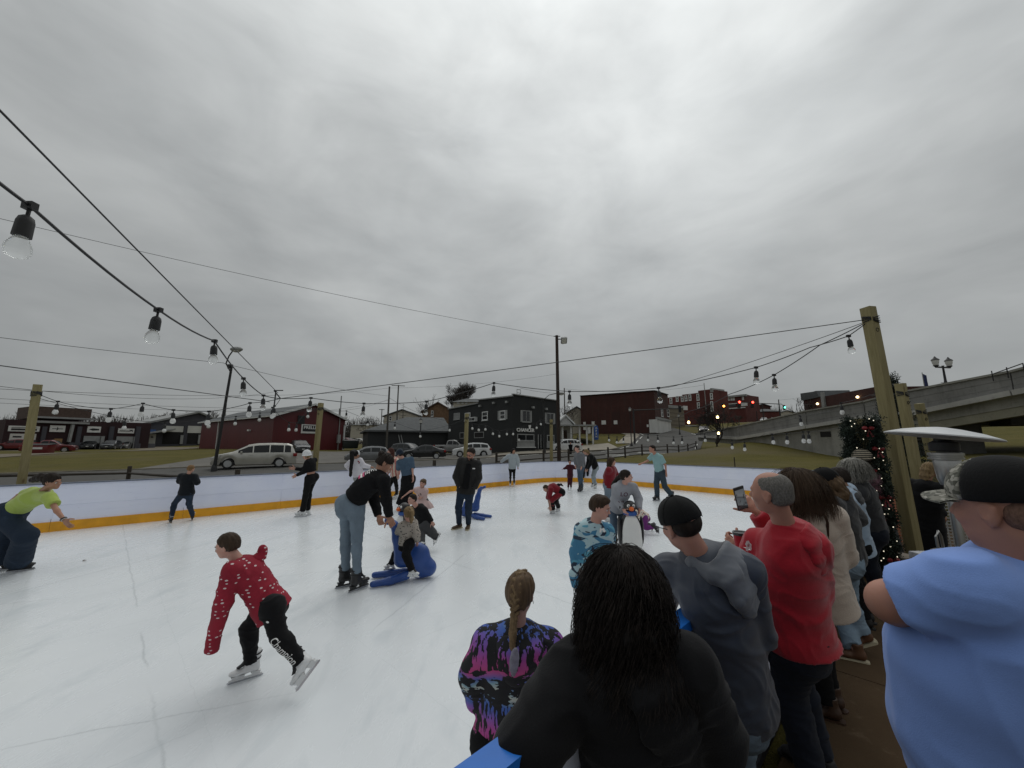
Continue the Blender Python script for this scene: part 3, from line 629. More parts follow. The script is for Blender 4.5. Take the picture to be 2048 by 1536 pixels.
mb=MB();q=wf4.rect(1034,883,1069,894);wf4.box(mb,q[0],q[1],q[2],q[3],.01,.06);mb.build('panel',M_TRIMG,root);mb=MB();wf4.box(mb,q[0]-.1,q[1]+.15,q[2]-.1,q[2],.01,.14);mb.build('ledge',M_TRIMW,root)
mb=MB();p=wf4.rect(1035,877.5,1039,882);wf4.box(mb,*p,.075,.085);mb.build('poster',M_SIGNW,root)
d,r=panel(wf4,1075,869,1087,897,M_GLASS,'door',root,.01,.05);mb=MB()
for a,b in ((r[0],r[0]+.12),(r[1]-.12,r[1]),((r[0]+r[1])/2-.04,(r[0]+r[1])/2+.04)):wf4.box(mb,a,b,r[2],r[3],.05,.09)
mb.build('frame',M_TRIMG,d)
mb=MB();wf4.box(mb,r[0]-.5,r[1]+.5,r[2]-.35,r[2]-.15,.02,.9);wf4.box(mb,r[0]-.8,r[1]+.8,r[2]-.8,r[2]-.36,.02,1.4);mb.build('step',M_CONC,root)
r=wf4.rect(1093.5,870,1108,884);win(wf4,r,root,1,1,.12,M_TRIMG);q=wf4.rect(1093,885,1109,896);mb=MB();wf4.box(mb,q[0],q[1],q[2],q[3],.01,.06);mb.build('panel',M_TRIMG,root)
mb=MB();t,z=wf4.px(1050.5,860.5);wf4.text(mb,'CHANCER',t,z,.62,.06,.04,True,1.05);t2,z2=wf4.px(1058.8,855.5)
mb.add([wf4.at(t2-.24,z2+.35,.07),wf4.at(t2+.24,z2+.35,.07),wf4.at(t2+.13,z2-.1,.07),wf4.at(t2-.13,z2-.1,.07)],[(0,1,2,3)]);mb.build('lettering',M_LETW,root)
mb=MB();rb=(Vector(wf4.at(1.0,0))+Vector((0,0,0)));t,_=wf4.px(1040,780);P0=wf4.at(t,zk-.6,-.6);P1=wf4.at(t+.65,0,-.6)
for a,b in (((P0[0],P0[1],zk-.5),(P0[0],P0[1],zk+1.0)),((P0[0],P0[1],zk+1.0),(P1[0],P1[1],zk+.98)),((P1[0],P1[1],zk+.98),(P1[0],P1[1],zk+.55)),((P0[0],P0[1],zk+.55),(P1[0],P1[1],zk+.55)),((P0[0],P0[1],zk-.1),(P1[0],P1[1],zk+.55))):mb.beam(a,b,.06)
mb.build('roof_bracket',M_TRIMG,root)
# ---- houses behind
def house(label,pxa,pxb,Z,ybase,yeave,yridge,mw,mr,gable=True,dz=8,name='house',wins=()):
 a,b=pxy(pxa,Z),pxy(pxb,Z);w=Wall(a,b);root=bld(name,label,a);z0=HZ(ybase,Z)-1;ze_,zr_=HZ(yeave,Z),HZ(yridge,Z)
 d=w.n*-dz
 if gable:
  mb=MB();mb.prism([w.at(0,z0),w.at(w.L,z0),w.at(w.L,ze_),w.at(w.L/2,zr_-.2),w.at(0,ze_)],(d.x,d.y,0));mb.build('wall',mw,root)
  mb=MB();mb.prism([w.at(-.4,ze_-.2,.4),w.at(w.L/2,zr_-.2,.4),w.at(w.L+.4,ze_-.2,.4),w.at(w.L+.4,ze_+.1,.4),w.at(w.L/2,zr_+.1,.4),w.at(-.4,ze_+.1,.4)],(d.x*1.1,d.y*1.1,0));mb.build('roof',mr,root)
 else:
  mb=MB();w.box(mb,0,w.L,z0,ze_,-dz,0);mb.build('wall',mw,root);mb=MB();e=.5
  c=[w.at(-e,ze_,e),w.at(w.L+e,ze_,e),w.at(w.L+e,ze_,-dz-e),w.at(-e,ze_,-dz-e),w.at(w.L*.3,zr_,-dz/2),w.at(w.L*.7,zr_,-dz/2)]
  mb.add(c,[(0,1,5,4),(2,3,4,5),(3,0,4),(1,2,5),(3,2,1,0)]);mb.build('roof',mr,root)
 for q in wins:win(w,w.rect(*q),root,2,1,.14)
 return root,w
r_,w_=house('brown steep-gabled house behind the charcoal garage',843,905,86,850,823,803,M_TANHOUSE,M_BRNROOF,True,14,wins=((862,821,867,833),))
house('pale house with a broad grey roof above the black tavern',905,966,80,840,803,789,M_CREAM,M_ROOFG,False,12,wins=((914,803,919,807),(923,803,927,807),(931,802,935,807)))
house('cream house with dark gable roof left of the brick building',1143,1166,92,868,821,812,M_CREAM,M_ROOFD,True,10)
house('grey-roofed bungalow behind the parked hatchback',700,770,120,870,850,845,M_CREAM,M_ROOFG,False,10)
r_,w_=house('dark-roofed house with cream gable behind the bare poles',766,838,100,860,832,818,M_CREAM,M_ROOFD,True,12,wins=((778,832,784,842),(792,832,797,842)))
house('small house with a pale metal roof behind the maroon garages',245,300,110,870,845,836,M_BRNROOF,M_TRIMG,False,12)
r_,w_=house('white porch house with a pale shingled gable beside the tavern',1118,1146,66,892,848,829,M_WHITESID,M_TRIMW,True,9)
mb=MB();w_.box(mb,-.5,w_.L+3.4,HZ(853,65),HZ(850,65),-1,3);mb.build('porch_roof',M_TRIMG,r_)
for q in (.2,1.6,3.0,4.2,5.2):mb=MB();w_.box(mb,q,q+.25,HZ(890,65)-.8,HZ(853,65),2.3,2.55);mb.build('porch_post',M_TRIMW,r_)
mb=MB();w_.box(mb,.6,1.4,HZ(888,65)-.5,HZ(860,65),.01,.05);mb.build('door',M_BRNROOF,r_)
# ---- big windowless brick block with a white corner shopfront
A5,K5,B5=pxy(1163,90),pxy(1313.5,78),pxy(1341,88);w5,w5b=Wall(A5,K5),Wall(K5,B5);root=bld('brick_block','large dark red brick block with a white corner shopfront and blind side wall',K5)
bk=(A5[0]+B5[0]-K5[0],A5[1]+B5[1]-K5[1]);zt,ztA,ztB=HZ(779,78),HZ(790,90),HZ(787.5,88)
mb=MB();mb.quad(w5.at(0,2),w5.at(w5.L,2),w5.at(w5.L,zt),w5.at(0,ztA));mb.quad(w5b.at(0,2),w5b.at(w5b.L,2),w5b.at(w5b.L,ztB),w5b.at(0,zt));mb.quad(V3(A5,2),V3(bk,2),V3(bk,ztA),V3(A5,ztA));mb.quad(V3(K5,zt-.3),V3(B5,ztB-.3),V3(bk,ztA-.3),V3(A5,ztA-.3));mb.build('wall',M_BRICKD,root)
mb=MB();mb.beam(w5.at(0,ztA,.02),w5.at(w5.L,zt,.02),.4,.15);mb.beam(w5b.at(0,zt,.02),w5b.at(w5b.L,ztB,.02),.4,.15);mb.build('coping',M_DARKIN,root)
sf,r=panel(w5,1300,839,1314,865.5,M_WHITESID,'shopfront',root,.01,.35);win(w5,w5.rect(1302.5,847,1311,860),sf,1,1,.1,M_TRIMW,None,False)
r=w5b.rect(1314,839,1343,865.5);mb=MB();w5b.box(mb,-.35,w5b.L+.1,HZ(866,79),HZ(839,79),.01,.3);sf=mb.build('shopfront',M_WHITESID,root)
for a in (.12,.42,.7):win(w5b,(w5b.L*a,w5b.L*a+2.2,HZ(862,80),HZ(845,80)),sf,1,2,.12,M_TRIMW,None,False)
mb=MB();w5b.box(mb,0,w5b.L,HZ(839,79)+.02,HZ(834,79),.01,.5);mb.build('cornice',M_TRIMG,root)
for x0,x1 in ((1322,1326),(1334,1338)):win(w5b,w5b.rect(x0,818,x1,833),root,2,1,.12)
for x0,y0,x1,y1,m in ((1203.5,841,1212,849,M_SIGNW),(1228,841,1235,848.5,M_SIGNW),(1167,844,1172,860,M_SIGNW),(1184,843,1189.5,858,M_SIGNW),(1176,852,1181.5,867,M_SIGNW),(1294,849,1297.5,854,M_SIGNW)):panel(w5,x0,y0,x1,y1,m,'notice_board',root,.02,.1)
mb=MB();t,z=w5.px(1232,835);w5.box(mb,t-.9,t+.9,z-1.6,z+1.2,.005,.03);mb.build('bricked_window',brick('old_brick',(.05,.016,.014),(.04,.013,.011),(.04,.025,.02)),root)
p=pxy(1193,84);zb_=HZ(880,84);mb=MB();mb.box((p[0],p[1],zb_+1.7),(3.2,.25,3.4),R(-40));mb.box((p[0]-1.1,p[1]+.9,zb_+1.7),(.3,.3,3.6));sgn=mb.build('feather_flag',mat('blue_banner',(.02,.08,.30),.6,var=.3,scale=1));
p=W(1193,880,70);root2=thing('feather_flag','tall blue banner with white lettering beside the brick block','banner',p);bpy.data.objects.remove(sgn)
mb=MB();prof=[(-.36,0),(.36,.05),(.40,2.1),(.22,2.62),(-.2,2.68),(-.38,2.3)];mb.prism([(p.x+x*1.05,p.y,p.z+z) for x,z in prof],(0,.06,0));mb.build('banner',mat('blue_banner',(.02,.08,.30)),root2)
mb=MB();mb.tube([(p.x-.42,p.y+.03,p.z-.4),(p.x-.42,p.y+.03,p.z+2.5)],.03,5);mb.build('pole',M_DARKM,root2)
mb=MB()
for k,ch in enumerate('OPEN'):
 v,f=text_mesh(ch,.5,.01,True);mb.add([(p.x+x*.9,p.y-.03-w,p.z+2.1-k*.5+y) for x,y,w in v],f)
mb.build('lettering',M_LETW,root2)
# ---- beige annexe, brick complex, farther blocks
w6=Wall(pxy(1340,96),pxy(1372,100));root=bld('beige_annexe','narrow beige stone-faced building between the two brick blocks',w6.A);mb=MB();w6.box(mb,0,w6.L,3,HZ(811,98),-8,0);mb.build('wall',mat('beige_block',(.19,.165,.125),.9,var=.12,scale=1),root);mb=MB();w6.box(mb,-.2,w6.L+.2,HZ(816,98),HZ(811,98)+.1,.0,.3);mb.build('cornice',M_TRIMG,root);panel(w6,1366,812,1372,820,M_SIGNW,'sign',root,.02,.3)
for k in range(5):mb=MB();z=HZ(858-k*8,98);w6.box(mb,0,w6.L,z,z+.12,.0,.06);mb.build('course',mat('beige_block_dark',(.13,.11,.085),.9),root)
w7,w7b=Wall(pxy(1336,118),pxy(1429,106)),Wall(pxy(1429,106),pxy(1454,124));root=bld('brick_school','red brick three-storey block with tall white-silled windows',w7.A)
z7=HZ(776,106);stp=[(0,w7.px(1364,790)[0],HZ(789,112)),(w7.px(1364,790)[0],w7.px(1396,780)[0],HZ(784.5,110)),(w7.px(1396,780)[0],w7.L,z7)]
for a,b,z in stp:mb=MB();w7.box(mb,a,b,4,z,-9,0);mb.build('wall',M_BRICKR,root)
mb=MB();mb.quad(w7b.at(0,4),w7b.at(w7b.L,4),w7b.at(w7b.L,w7b.px(1454,787)[1]),w7b.at(0,z7));mb.build('wall',M_BRICKR,root)
mb=MB();mb.beam(w7b.at(-.1,z7-.3,.2),w7b.at(w7b.L,w7b.px(1454,787)[1]-.3,.2),.6,1.1);mb.build('cornice',M_TRIMG,root)
mb=MB();mb.beam(w7b.at(0,w7b.px(1431,798)[1],.1),w7b.at(w7b.L,w7b.px(1452,808)[1],.1),.4,.5);mb.build('string_course',M_TRIMG,root)
for x,y0,y1 in ((1342,796,807),(1354.5,792,803),(1364.5,791.5,803),(1372,791,802),(1380,788.5,801),(1396,787.5,801),(1423,786,798.5),(1397,804.5,816.5),(1424,802.5,823)):win(w7,w7.rect(x-2.7,y0,x+2.7,y1),root,2,1,.22,M_TRIMW)
w8,w8b=Wall(pxy(1452,132),pxy(1497,126)),Wall(pxy(1497,126),pxy(1519,150));root=bld('brick_hotel','farther red brick block with a pale cornice behind the traffic lights',w8.A);z8=HZ(789,128)
mb=MB();w8.box(mb,0,w8.L,5,z8,-10,0);mb.quad(w8b.at(0,5),w8b.at(w8b.L,5),w8b.at(w8b.L,w8b.px(1518,802)[1]),w8b.at(0,z8));mb.build('wall',M_BRICKR,root)
mb=MB();w8.box(mb,-.3,w8.L+.2,z8-.5,z8+.1,.0,.6);mb.beam(w8b.at(0,z8-.2,.3),w8b.at(w8b.L,w8b.px(1518,802)[1]-.2,.3),.6,.7);mb.build('cornice',M_TRIMG,root)
mb=MB();w8.box(mb,0,w8.L,HZ(807,129),HZ(805.5,129),.0,.3);w8.box(mb,0,w8.L,HZ(816.5,129),HZ(814.5,129),.0,.3);mb.build('string_course',M_TRIMW,root)
for x,y0,y1 in ((1453.5,795,801),(1457.5,795,801),(1463,794.5,800.5),(1467.5,794.5,800.5),(1486,793,799.5)):win(w8,w8.rect(x-1.9,y0,x+1.9,y1),root,2,1,.25)
panel(w8,1483,805.5,1495,812,M_SIGNW,'sign',root,.02,.3);panel(w8,1455,807.5,1472,813.5,M_GLASS,'window',root,.02,.1)
w9=Wall(pxy(1616,120),pxy(1764,92));root=bld('brick_hall','long dark red brick hall with a slate mansard corner beyond the bridge',w9.A)
mb=MB();w9.box(mb,0,w9.L*.36,3,HZ(792,112),-12,0);w9.box(mb,w9.L*.36,w9.L,3,HZ(781,100),-12,0);mb.build('wall',M_BRICKD,root)
t0=w9.L*.36;mb=MB();mb.prism([w9.at(-.4,HZ(793,112),.4),w9.at(t0,HZ(789,108),.4),w9.at(t0-2,HZ(786.5,108),.4),w9.at(t0*.72,HZ(776.5,110),.4),w9.at(t0*.58,HZ(779,112),.4),w9.at(-.4,HZ(779,114),.4)],tuple(-w9.n.to_3d()*9));mb.build('roof',M_ROOFD,root)
mb=MB();w9.box(mb,w9.px(1648,800)[0]-.5,w9.px(1648,800)[0]+.7,3,HZ(782,110),.02,.5);mb.build('chimney',M_TRIMG,root)
M_LAMPW=mat('lamp_glow_warm',(.9,.8,.6),.5,bump=0,emit=(1,.78,.42),es=5.0)
for x,y in ((1637,807.5),(1717.5,794)):mb=MB();p=w9.at(w9.px(x,y)[0],w9.px(x,y)[1],.3);mb.sphere(p,.32,8,5);mb.build('wall_lamp',M_LAMPW,root)
for i,(x0,x1,Z,yb,ye,yr,mw,mr,lab) in enumerate(((1518,1548,170,838,812,806,M_BRICKD,M_ROOFD,'small far brick house right of the mast arm'),(1536,1566,150,840,822,815,M_BRICKR,M_ROOFG,'low red brick house behind the signal pole'),(1560,1600,160,840,826,820,M_CREAM,M_ROOFD,'far pale house left of the brick hall'),(1392,1402,95,862,852,848,M_TAN,M_ROOFG,'small tan kiosk behind the oncoming car'))):
 house(lab,x0,x1,Z,yb,ye,yr,mw,mr,i%2==0,9)
def treeline(name,label,px0,px1,Z,y0,ytop,n):
 mb=MB()
 for i in range(n):
  x=px0+(px1-px0)*RNG.random();zz=Z*RNG.uniform(.92,1.15);h=HZ(ytop+RNG.uniform(0,12),zz);p=W(x,y0,zz);b=p.z-2
  for k in range(9):
   a=Vector((p.x+RNG.normal(0,.3),p.y,b));q=Vector((p.x+RNG.normal(0,2.2),p.y+RNG.normal(0,2),b+(h-b)*RNG.uniform(.6,1)));m_=a.lerp(q,.55)+Vector((RNG.normal(0,.5),0,0))
   mb.tube([a,m_,q],[.16,.09,.03],3,False)
 o=mb.build(name,M_BARK);tag(o,label,'trees',None,'stuff')
M_BARK=mat('bare_bark',(.055,.047,.042),.95,var=.3,scale=6)
treeline('bare_woods','far bare winter woods on the skyline behind the maroon garages',-60,420,170,868,822,150)
treeline('bare_woods','far bare winter woods behind the grey bungalow',680,860,150,868,828,90)
treeline('bare_woods','far bare winter woods on the hill behind the signal lights',1500,1640,190,845,806,60)
# ---- the overpass
def mk_conc(name,col,streak=1.0):
 b=NB(name);n=b.noise(.5,5,.65);s=b.noise(1.4,5,.7,b.vec((1,1,.18)));p=b.noise(3.5,5,.75,None,.8)
 c=b.ramp(n,[(.3,tuple(x*.8 for x in col)),(.7,tuple(x*1.2 for x in col))]);c=b.mix(b.math('MULTIPLY',b.step(s,.48,.75),.55*streak),c,tuple(x*.42 for x in col));c=b.mix(b.math('MULTIPLY',b.step(p,.56,.64),.5),c,tuple(x*.6 for x in col))
 b.set(Base_Color=c,Roughness=.95);b.bump(b.noise(20,4,.6),.3,.02); return b.m
M_BRC=mk_conc('weathered_concrete',(.25,.245,.22));M_BRP=mk_conc('parapet_concrete',(.20,.198,.19),1.3);M_BRL=mk_conc('pale_spalled_concrete',(.36,.355,.335),.5)
root=thing('overpass_bridge','old concrete overpass climbing to the right with a plank-marked parapet','bridge',W(1600,880,33))
BP=[(1392,58,868,872,878),(1480,42,853,876,881),(1618,34.5,822.5,853,864),(1738,29.5,803,834,845),(1827,26.3,782,827,840),(2048,21,741,783,800),(2400,16,650,715,740),(2900,12.5,520,620,650)]
def bpt(i):x,Z,yt,yb,yc=BP[i]; return pxy(x,Z),HZ(yt,Z),HZ(yb,Z)
for i in range(len(BP)-1):
 (a,at,ab),(b,bt,bb)=bpt(i),bpt(i+1);w=Wall(a,b);mb=MB()
 k=max(1,int(w.L/6.5))
 for j in range(k):
  f0,f1=j/k,(j+1)/k;l= lambda u,v,f:u+(v-u)*f;t0,t1=w.L*f0+.03,w.L*f1-.03
  za0,za1=l(at,bt,f0),l(at,bt,f1);zb0,zb1=l(ab,bb,f0),l(ab,bb,f1);n_=3
  mb=MB()
  for q in range(n_):
   g0,g1=q/n_,(q+1)/n_;o_=RNG.uniform(-.012,.02)
   u=[l(zb0,za0,g0)+.012,l(zb1,za1,g0)+.012,l(zb1,za1,g1),l(zb0,za0,g1)]
   mb.hexa([w.at(t0,u[0],-.35),w.at(t1,u[1],-.35),w.at(t1,u[1],o_),w.at(t0,u[0],o_),w.at(t0,u[3],-.35),w.at(t1,u[2],-.35),w.at(t1,u[2],o_),w.at(t0,u[3],o_)])
  mb.build('parapet_panel',M_BRP,root)
  mb=MB();mb.beam(w.at(t0,za0+.05,-.15),w.at(t1,za1+.05,-.15),.5,.12);mb.build('coping',M_BRC,root)
  mb=MB();mb.beam(w.at(t0,zb0-.02,.02),w.at(t1,zb1-.02,.02),.42,.3);mb.build('ledge',M_BRL,root)
 mb=MB();mb.hexa([w.at(0,ab-.75,-9),w.at(w.L,bb-.75,-9),w.at(w.L,bb-.75,-.3),w.at(0,ab-.75,-.3),w.at(0,ab-.1,-9),w.at(w.L,bb-.1,-9),w.at(w.L,bb-.1,-.3),w.at(0,ab-.1,-.3)]);mb.build('deck',M_BRC,root)
 if i>=3:
  mb=MB();mb.hexa([w.at(0,ab-1.25,-.75),w.at(w.L,bb-1.25,-.75),w.at(w.L,bb-1.25,-.35),w.at(0,ab-1.25,-.35),w.at(0,ab-.16,-.75),w.at(w.L,bb-.16,-.75),w.at(w.L,bb-.16,-.35),w.at(0,ab-.16,-.35)]);mb.build('girder',mk_conc('girder_concrete',(.23,.22,.17),.3) if i==3 else bpy.data.materials['girder_concrete'],root)
(a,_,ab),(m1,_,mb1),(b,_,bb)=bpt(1),bpt(2),bpt(3)
mb=MB();L3=[(a,ab),(m1,mb1),(b,bb)]
for (p,zp),(q,zq) in zip(L3,L3[1:]):
 w=Wall(p,q);mb.hexa([w.at(0,-1,-8.5),w.at(w.L,-1,-8.5),w.at(w.L,-1,-.25),w.at(0,-1,-.25),w.at(0,zp-.25,-8.5),w.at(w.L,zq-.25,-8.5),w.at(w.L,zq-.25,-.25),w.at(0,zp-.25,-.25)])
mb.build('abutment',M_BRC,root)
w=Wall(m1,b);r=w.rect(1636,863,1657,874);mb=MB();w.box(mb,*r,-.24,-.22);mb.build('drain_opening',M_DARKIN,root)
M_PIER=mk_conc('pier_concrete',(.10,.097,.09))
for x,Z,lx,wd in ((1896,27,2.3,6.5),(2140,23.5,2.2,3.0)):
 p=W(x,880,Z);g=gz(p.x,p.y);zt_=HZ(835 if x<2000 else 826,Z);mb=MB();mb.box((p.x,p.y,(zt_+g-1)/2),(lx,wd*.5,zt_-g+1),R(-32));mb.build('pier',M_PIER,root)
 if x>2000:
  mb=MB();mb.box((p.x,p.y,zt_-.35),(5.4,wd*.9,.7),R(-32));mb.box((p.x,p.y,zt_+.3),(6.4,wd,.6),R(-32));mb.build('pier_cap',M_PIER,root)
mb=MB();p0=W(1985,752,22);p1=W(2048,738,20);mb.tube([p0+Vector((0,0,.1)),p1+Vector((0,0,.3))],.03,5);
for q in (0,.5,1):c=p0.lerp(p1,q);mb.tube([c+Vector((0,0,-.3)),c+Vector((0,0,.3))],.025,5)
mb.build('hand_rail',M_DARKM,root)
# == vehicles
def paint(name,col,metal=.3,rough=.28):
 if name in MATS: return MATS[name]
 b=NB(name);n=b.noise(2.0,4,.6);b.set(Base_Color=b.ramp(n,[(.3,tuple(c*.88 for c in col)),(.7,tuple(c*1.08 for c in col))]),Metallic=metal,Roughness=rough);b.p.inputs['Coat Weight'].default_value=.4;MATS[name]=b.m; return b.m
M_TYRE=mat('tyre_rubber',(.014,.014,.015),.85,var=.2,bump=.2);M_RIM=mat('alloy_rim',(.45,.46,.47),.35,.8,var=.1);M_CGLASS=mat('car_glass',(.008,.010,.011),.12,var=.2,bump=0,spec=.35)
M_BLKTRIM=mat('black_trim',(.016,.016,.017),.55,var=.2);M_HEADL=mat('headlamp_glass',(.55,.57,.58),.12,.2,var=.2,bump=0);M_TAIL=mat('tail_lamp_red',(.22,.008,.008),.2,var=.2,bump=0);M_PLATE=mat('number_plate',(.5,.5,.48),.5,bump=0)
CARS={
'van':dict(L=5.1,w=1.96,top=[(0,.55),(.03,.78),(.25,.92),(.75,1.03),(1.15,1.13),(2.05,1.62),(2.6,1.72),(3.5,1.75),(4.5,1.72),(4.75,1.62),(5.0,1.05),(5.08,.8),(5.1,.5)],belt=1.05,gx=(1.45,4.72),ws=(1.2,2.1),rg=(4.72,4.95),wh=(.95,4.0),wr=.34,rw=.80,pil=(2.35,3.35,4.25)),
'hatch':dict(L=4.0,w=1.68,top=[(0,.5),(.03,.68),(.3,.82),(.9,.98),(1.7,1.42),(2.3,1.5),(3.1,1.47),(3.5,1.38),(3.85,1.0),(3.97,.75),(4.0,.45)],belt=.96,gx=(1.2,3.55),ws=(.95,1.75),rg=(3.5,3.82),wh=(.75,3.25),wr=.30,rw=.78,pil=(2.2,3.05)),
'sedan':dict(L=4.6,w=1.78,top=[(0,.5),(.03,.68),(.35,.82),(1.2,.96),(2.0,1.38),(2.5,1.46),(3.1,1.42),(3.9,1.08),(4.45,1.02),(4.57,.8),(4.6,.45)],belt=.96,gx=(1.55,3.75),ws=(1.25,2.05),rg=(3.2,3.9),wh=(.85,3.6),wr=.32,rw=.76,pil=(2.5,3.25)),
'suv':dict(L=4.6,w=1.84,top=[(0,.6),(.03,.82),(.3,.98),(1.05,1.1),(1.8,1.58),(2.4,1.68),(3.5,1.66),(4.15,1.55),(4.45,1.12),(4.57,.85),(4.6,.55)],belt=1.08,gx=(1.3,4.2),ws=(1.1,1.85),rg=(4.12,4.45),wh=(.85,3.65),wr=.36,rw=.79,pil=(2.35,3.3)),
'pickup':dict(L=5.4,w=1.95,top=[(0,.65),(.03,.9),(.4,1.05),(1.5,1.12),(2.1,1.65),(2.5,1.78),(3.2,1.76),(3.45,1.62),(3.55,1.12),(3.7,1.08),(5.3,1.08),(5.38,.95),(5.4,.6)],belt=1.12,gx=(1.75,3.42),ws=(1.55,2.2),rg=(3.42,3.52),wh=(1.0,4.2),wr=.38,rw=.82,pil=(2.65,)),
}
def interp(pl,x):
 for (a,b),(c,d) in zip(pl,pl[1:]):
  if x<=c: return b+(d-b)*max(0,(x-a))/max(1e-6,c-a)
 return pl[-1][1]
def car(kind,m,name,label,p,rz,lights_on=False,group=None):
 K=CARS[kind];L,w=K['L'],K['w']/2;root=thing(name,label,'car' if kind in ('sedan','hatch') else {'van':'minivan','suv':'SUV','pickup':'pickup truck'}[kind],p,rz,group)
 xs=sorted(set([i*L/44 for i in range(45)]+[x for x,_ in K['top']]))
 def sec(x):
  zt=interp(K['top'],x);e=min(1,(min(x,L-x)/.45));wv=w*(.80+.20*math.sin(math.pi/2*max(0,e)));zb=.26
  for wx in K['wh']:
   d=abs(x-wx);r=K['wr']+.07
   if d<r:zb=max(zb,K['wr']+math.sqrt(r*r-d*d))
  zb=min(zb,zt-.08);bel=min(K['belt'],zt-.03);green=max(0,min(1,(zt-K['belt'])/.45));wr_=wv*(.93-(.93-K['rw'])*green)
  zm=zb+(bel-zb)*.55
  return [(wv*.95,zb),(wv,zm),(wv*.97,bel),(wr_*1.02,zt-.07*green-.02),(wr_*.9,zt),(0,zt+.02+.01*green)]
 mb=MB();V=[];n=6
 for x in xs:
  s=sec(x);V+=[(L/2-x,y,z) for y,z in s]+[(L/2-x,-y,z) for y,z in reversed(s[:-1])]
 N=11;F=[]
 for i in range(len(xs)-1):
  for j in range(N-1):q=i*N+j;F.append((q,q+1,q+N+1,q+N))
  F.append((i*N+N-1,i*N,(i+1)*N,(i+1)*N+N-1))
 F+=[tuple(range(N)),tuple(reversed([(len(xs)-1)*N+j for j in range(N)]))]
 mb.add(V,F);body=mb.build('body',m,root,'auto',True)
 def sidept(x,t,sg,o=.008):
  s=sec(x);a,b=s[2],s[3]; return (L/2-x,sg*(a[0]+(b[0]-a[0])*t+o),a[1]+(b[1]-a[1])*t)
 cuts=[K['gx'][0]]+list(K['pil'])+[K['gx'][1]]
 for sg in (1,-1):
  for a,b in zip(cuts,cuts[1:]):
   a,b=a+.035,b-.035;k=6;mb=MB();top=[];bot=[]
   for i in range(k+1):
    x=a+(b-a)*i/k;s=sec(x);hgt=s[3][1]-s[2][1]
    if hgt<.1: continue
    bot.append(sidept(x,.06,sg));top.append(sidept(x,.93,sg))
   if len(bot)<2: continue
   k=len(bot);mb.add(bot+top,[(i,i+1,k+i+1,k+i) for i in range(k-1)]);mb.build('window',M_CGLASS,root,False,True)
 for nm,(a,b) in (('windscreen',K['ws']),('rear_window',K['rg'])):
  mb=MB();k=6;P=[]
  for i in range(k+1):
   x=a+.06+(b-a-.12)*i/k;s=sec(x)
   d=1 if nm=='windscreen' else -1
   for q in (-.88,-.45,0,.45,.88):P.append((L/2-x+d*.012,q*s[3][0]*.98,s[4][1]+.014+(.018*(1-abs(q)))))
  mb.add(P,[(i*5+j,i*5+j+1,(i+1)*5+j+1,(i+1)*5+j) for i in range(k) for j in range(4)]);mb.build(nm,M_CGLASS,root,True,True)
 RX=Matrix.Rotation(R(90),3,'X')
 for wx in K['wh']:
  for sg in (1,-1):
   c=Vector((L/2-wx,sg*(w-.12),K['wr']));r=K['wr']
   mb=MB();mb.lathe([(r*.6,-.10),(r*.95,-.105),(r,-.07),(r,.07),(r*.95,.105),(r*.6,.10)],20,c,RX);t=mb.build('wheel',M_TYRE,root,'auto',True)
   mb=MB();mb.lathe([(r*.66,-.015),(r*.66,.015)],18,c+Vector((0,sg*.085,0)),RX)
   rim=mb.build('rim_well',M_BLKTRIM,t,False,True);mb=MB()
   for k in range(6):
    an=k*math.pi/3;d=Vector((math.cos(an),0,math.sin(an)));mb.beam(c+d*.02+Vector((0,sg*.104,0)),c+d*r*.64+Vector((0,sg*.106,0)),r*.2,.02,(0,1,0))
   mb.lathe([(r*.6,-.01),(r*.68,-.01),(r*.68,.012),(r*.6,.012)],18,c+Vector((0,sg*.104,0)),RX);mb.build('rim',M_RIM,t,False,True)
 for sg in (1,-1):
  x=.16;s=sec(x);mb=MB();zt=interp(K['top'],.22);mb.prism([(L/2-.03,sg*w*.48,zt-.22),(L/2-.05,sg*w*.84,zt-.20),(L/2-.50,sg*(w*.97),zt-.06),(L/2-.46,sg*(w*.93),zt+.0),(L/2-.09,sg*w*.55,zt-.09)],(.02,sg*.02,.012))
  mb.build('headlight',M_LAMPH if lights_on else M_HEADL,root,False,True)
  mb=MB();zt=interp(K['top'],L-.08);z0=K['belt']-.02;mb.box((-L/2+.12,sg*w*.86,z0-.12),(.25,w*.26,.24));mb.build('tail_light',M_TAIL,root,False,True,.03)
  mb=MB();x=K['gx'][0]+.22;mb.box((L/2-x,sg*(w+.09),K['belt']+.06),(.12,.2,.14));mb.build('mirror',m,root,False,True,.03)
  for hx in K['pil'][:2]:mb=MB();mb.box((L/2-hx+.12-.0,sg*(w*1.0+.012),K['belt']-.12),(.2,.03,.035));mb.build('door_handle',m,root,False,True)
 mb=MB();zt=interp(K['top'],.06);mb.box((L/2-.0,0,zt-.14),(.05,w*.9,.12));mb.box((L/2-.01,0,.40),(.06,w*1.3,.14));mb.build('grille',M_BLKTRIM,root,False,True)
 mb=MB();mb.box((L/2+.022,0,.52),(.01,.32,.12));mb.box((-L/2-.012,0,.72),(.01,.32,.12));mb.build('number_plate',M_PLATE,root,False,True)
 mb=MB();mb.box((0,0,.3),(L*.9,w*1.7,.16));mb.build('underbody',M_BLKTRIM,root,False,True)
 return root
M_LAMPH=mat('headlamp_lit',(.9,.9,.85),.3,bump=0,emit=(1,.95,.82),es=6.0)
def carat(kind,m,label,px,base,Z,deg,name=None,**kw):
 p=W(px,base,Z);g=gz(p.x,p.y,.07); return car(kind,m,name or {'van':'minivan','suv':'parked_suv','pickup':'pickup_truck'}.get(kind,'parked_car'),label,(p.x,p.y,g if abs(g-p.z)>.35 else p.z),R(deg),**kw)
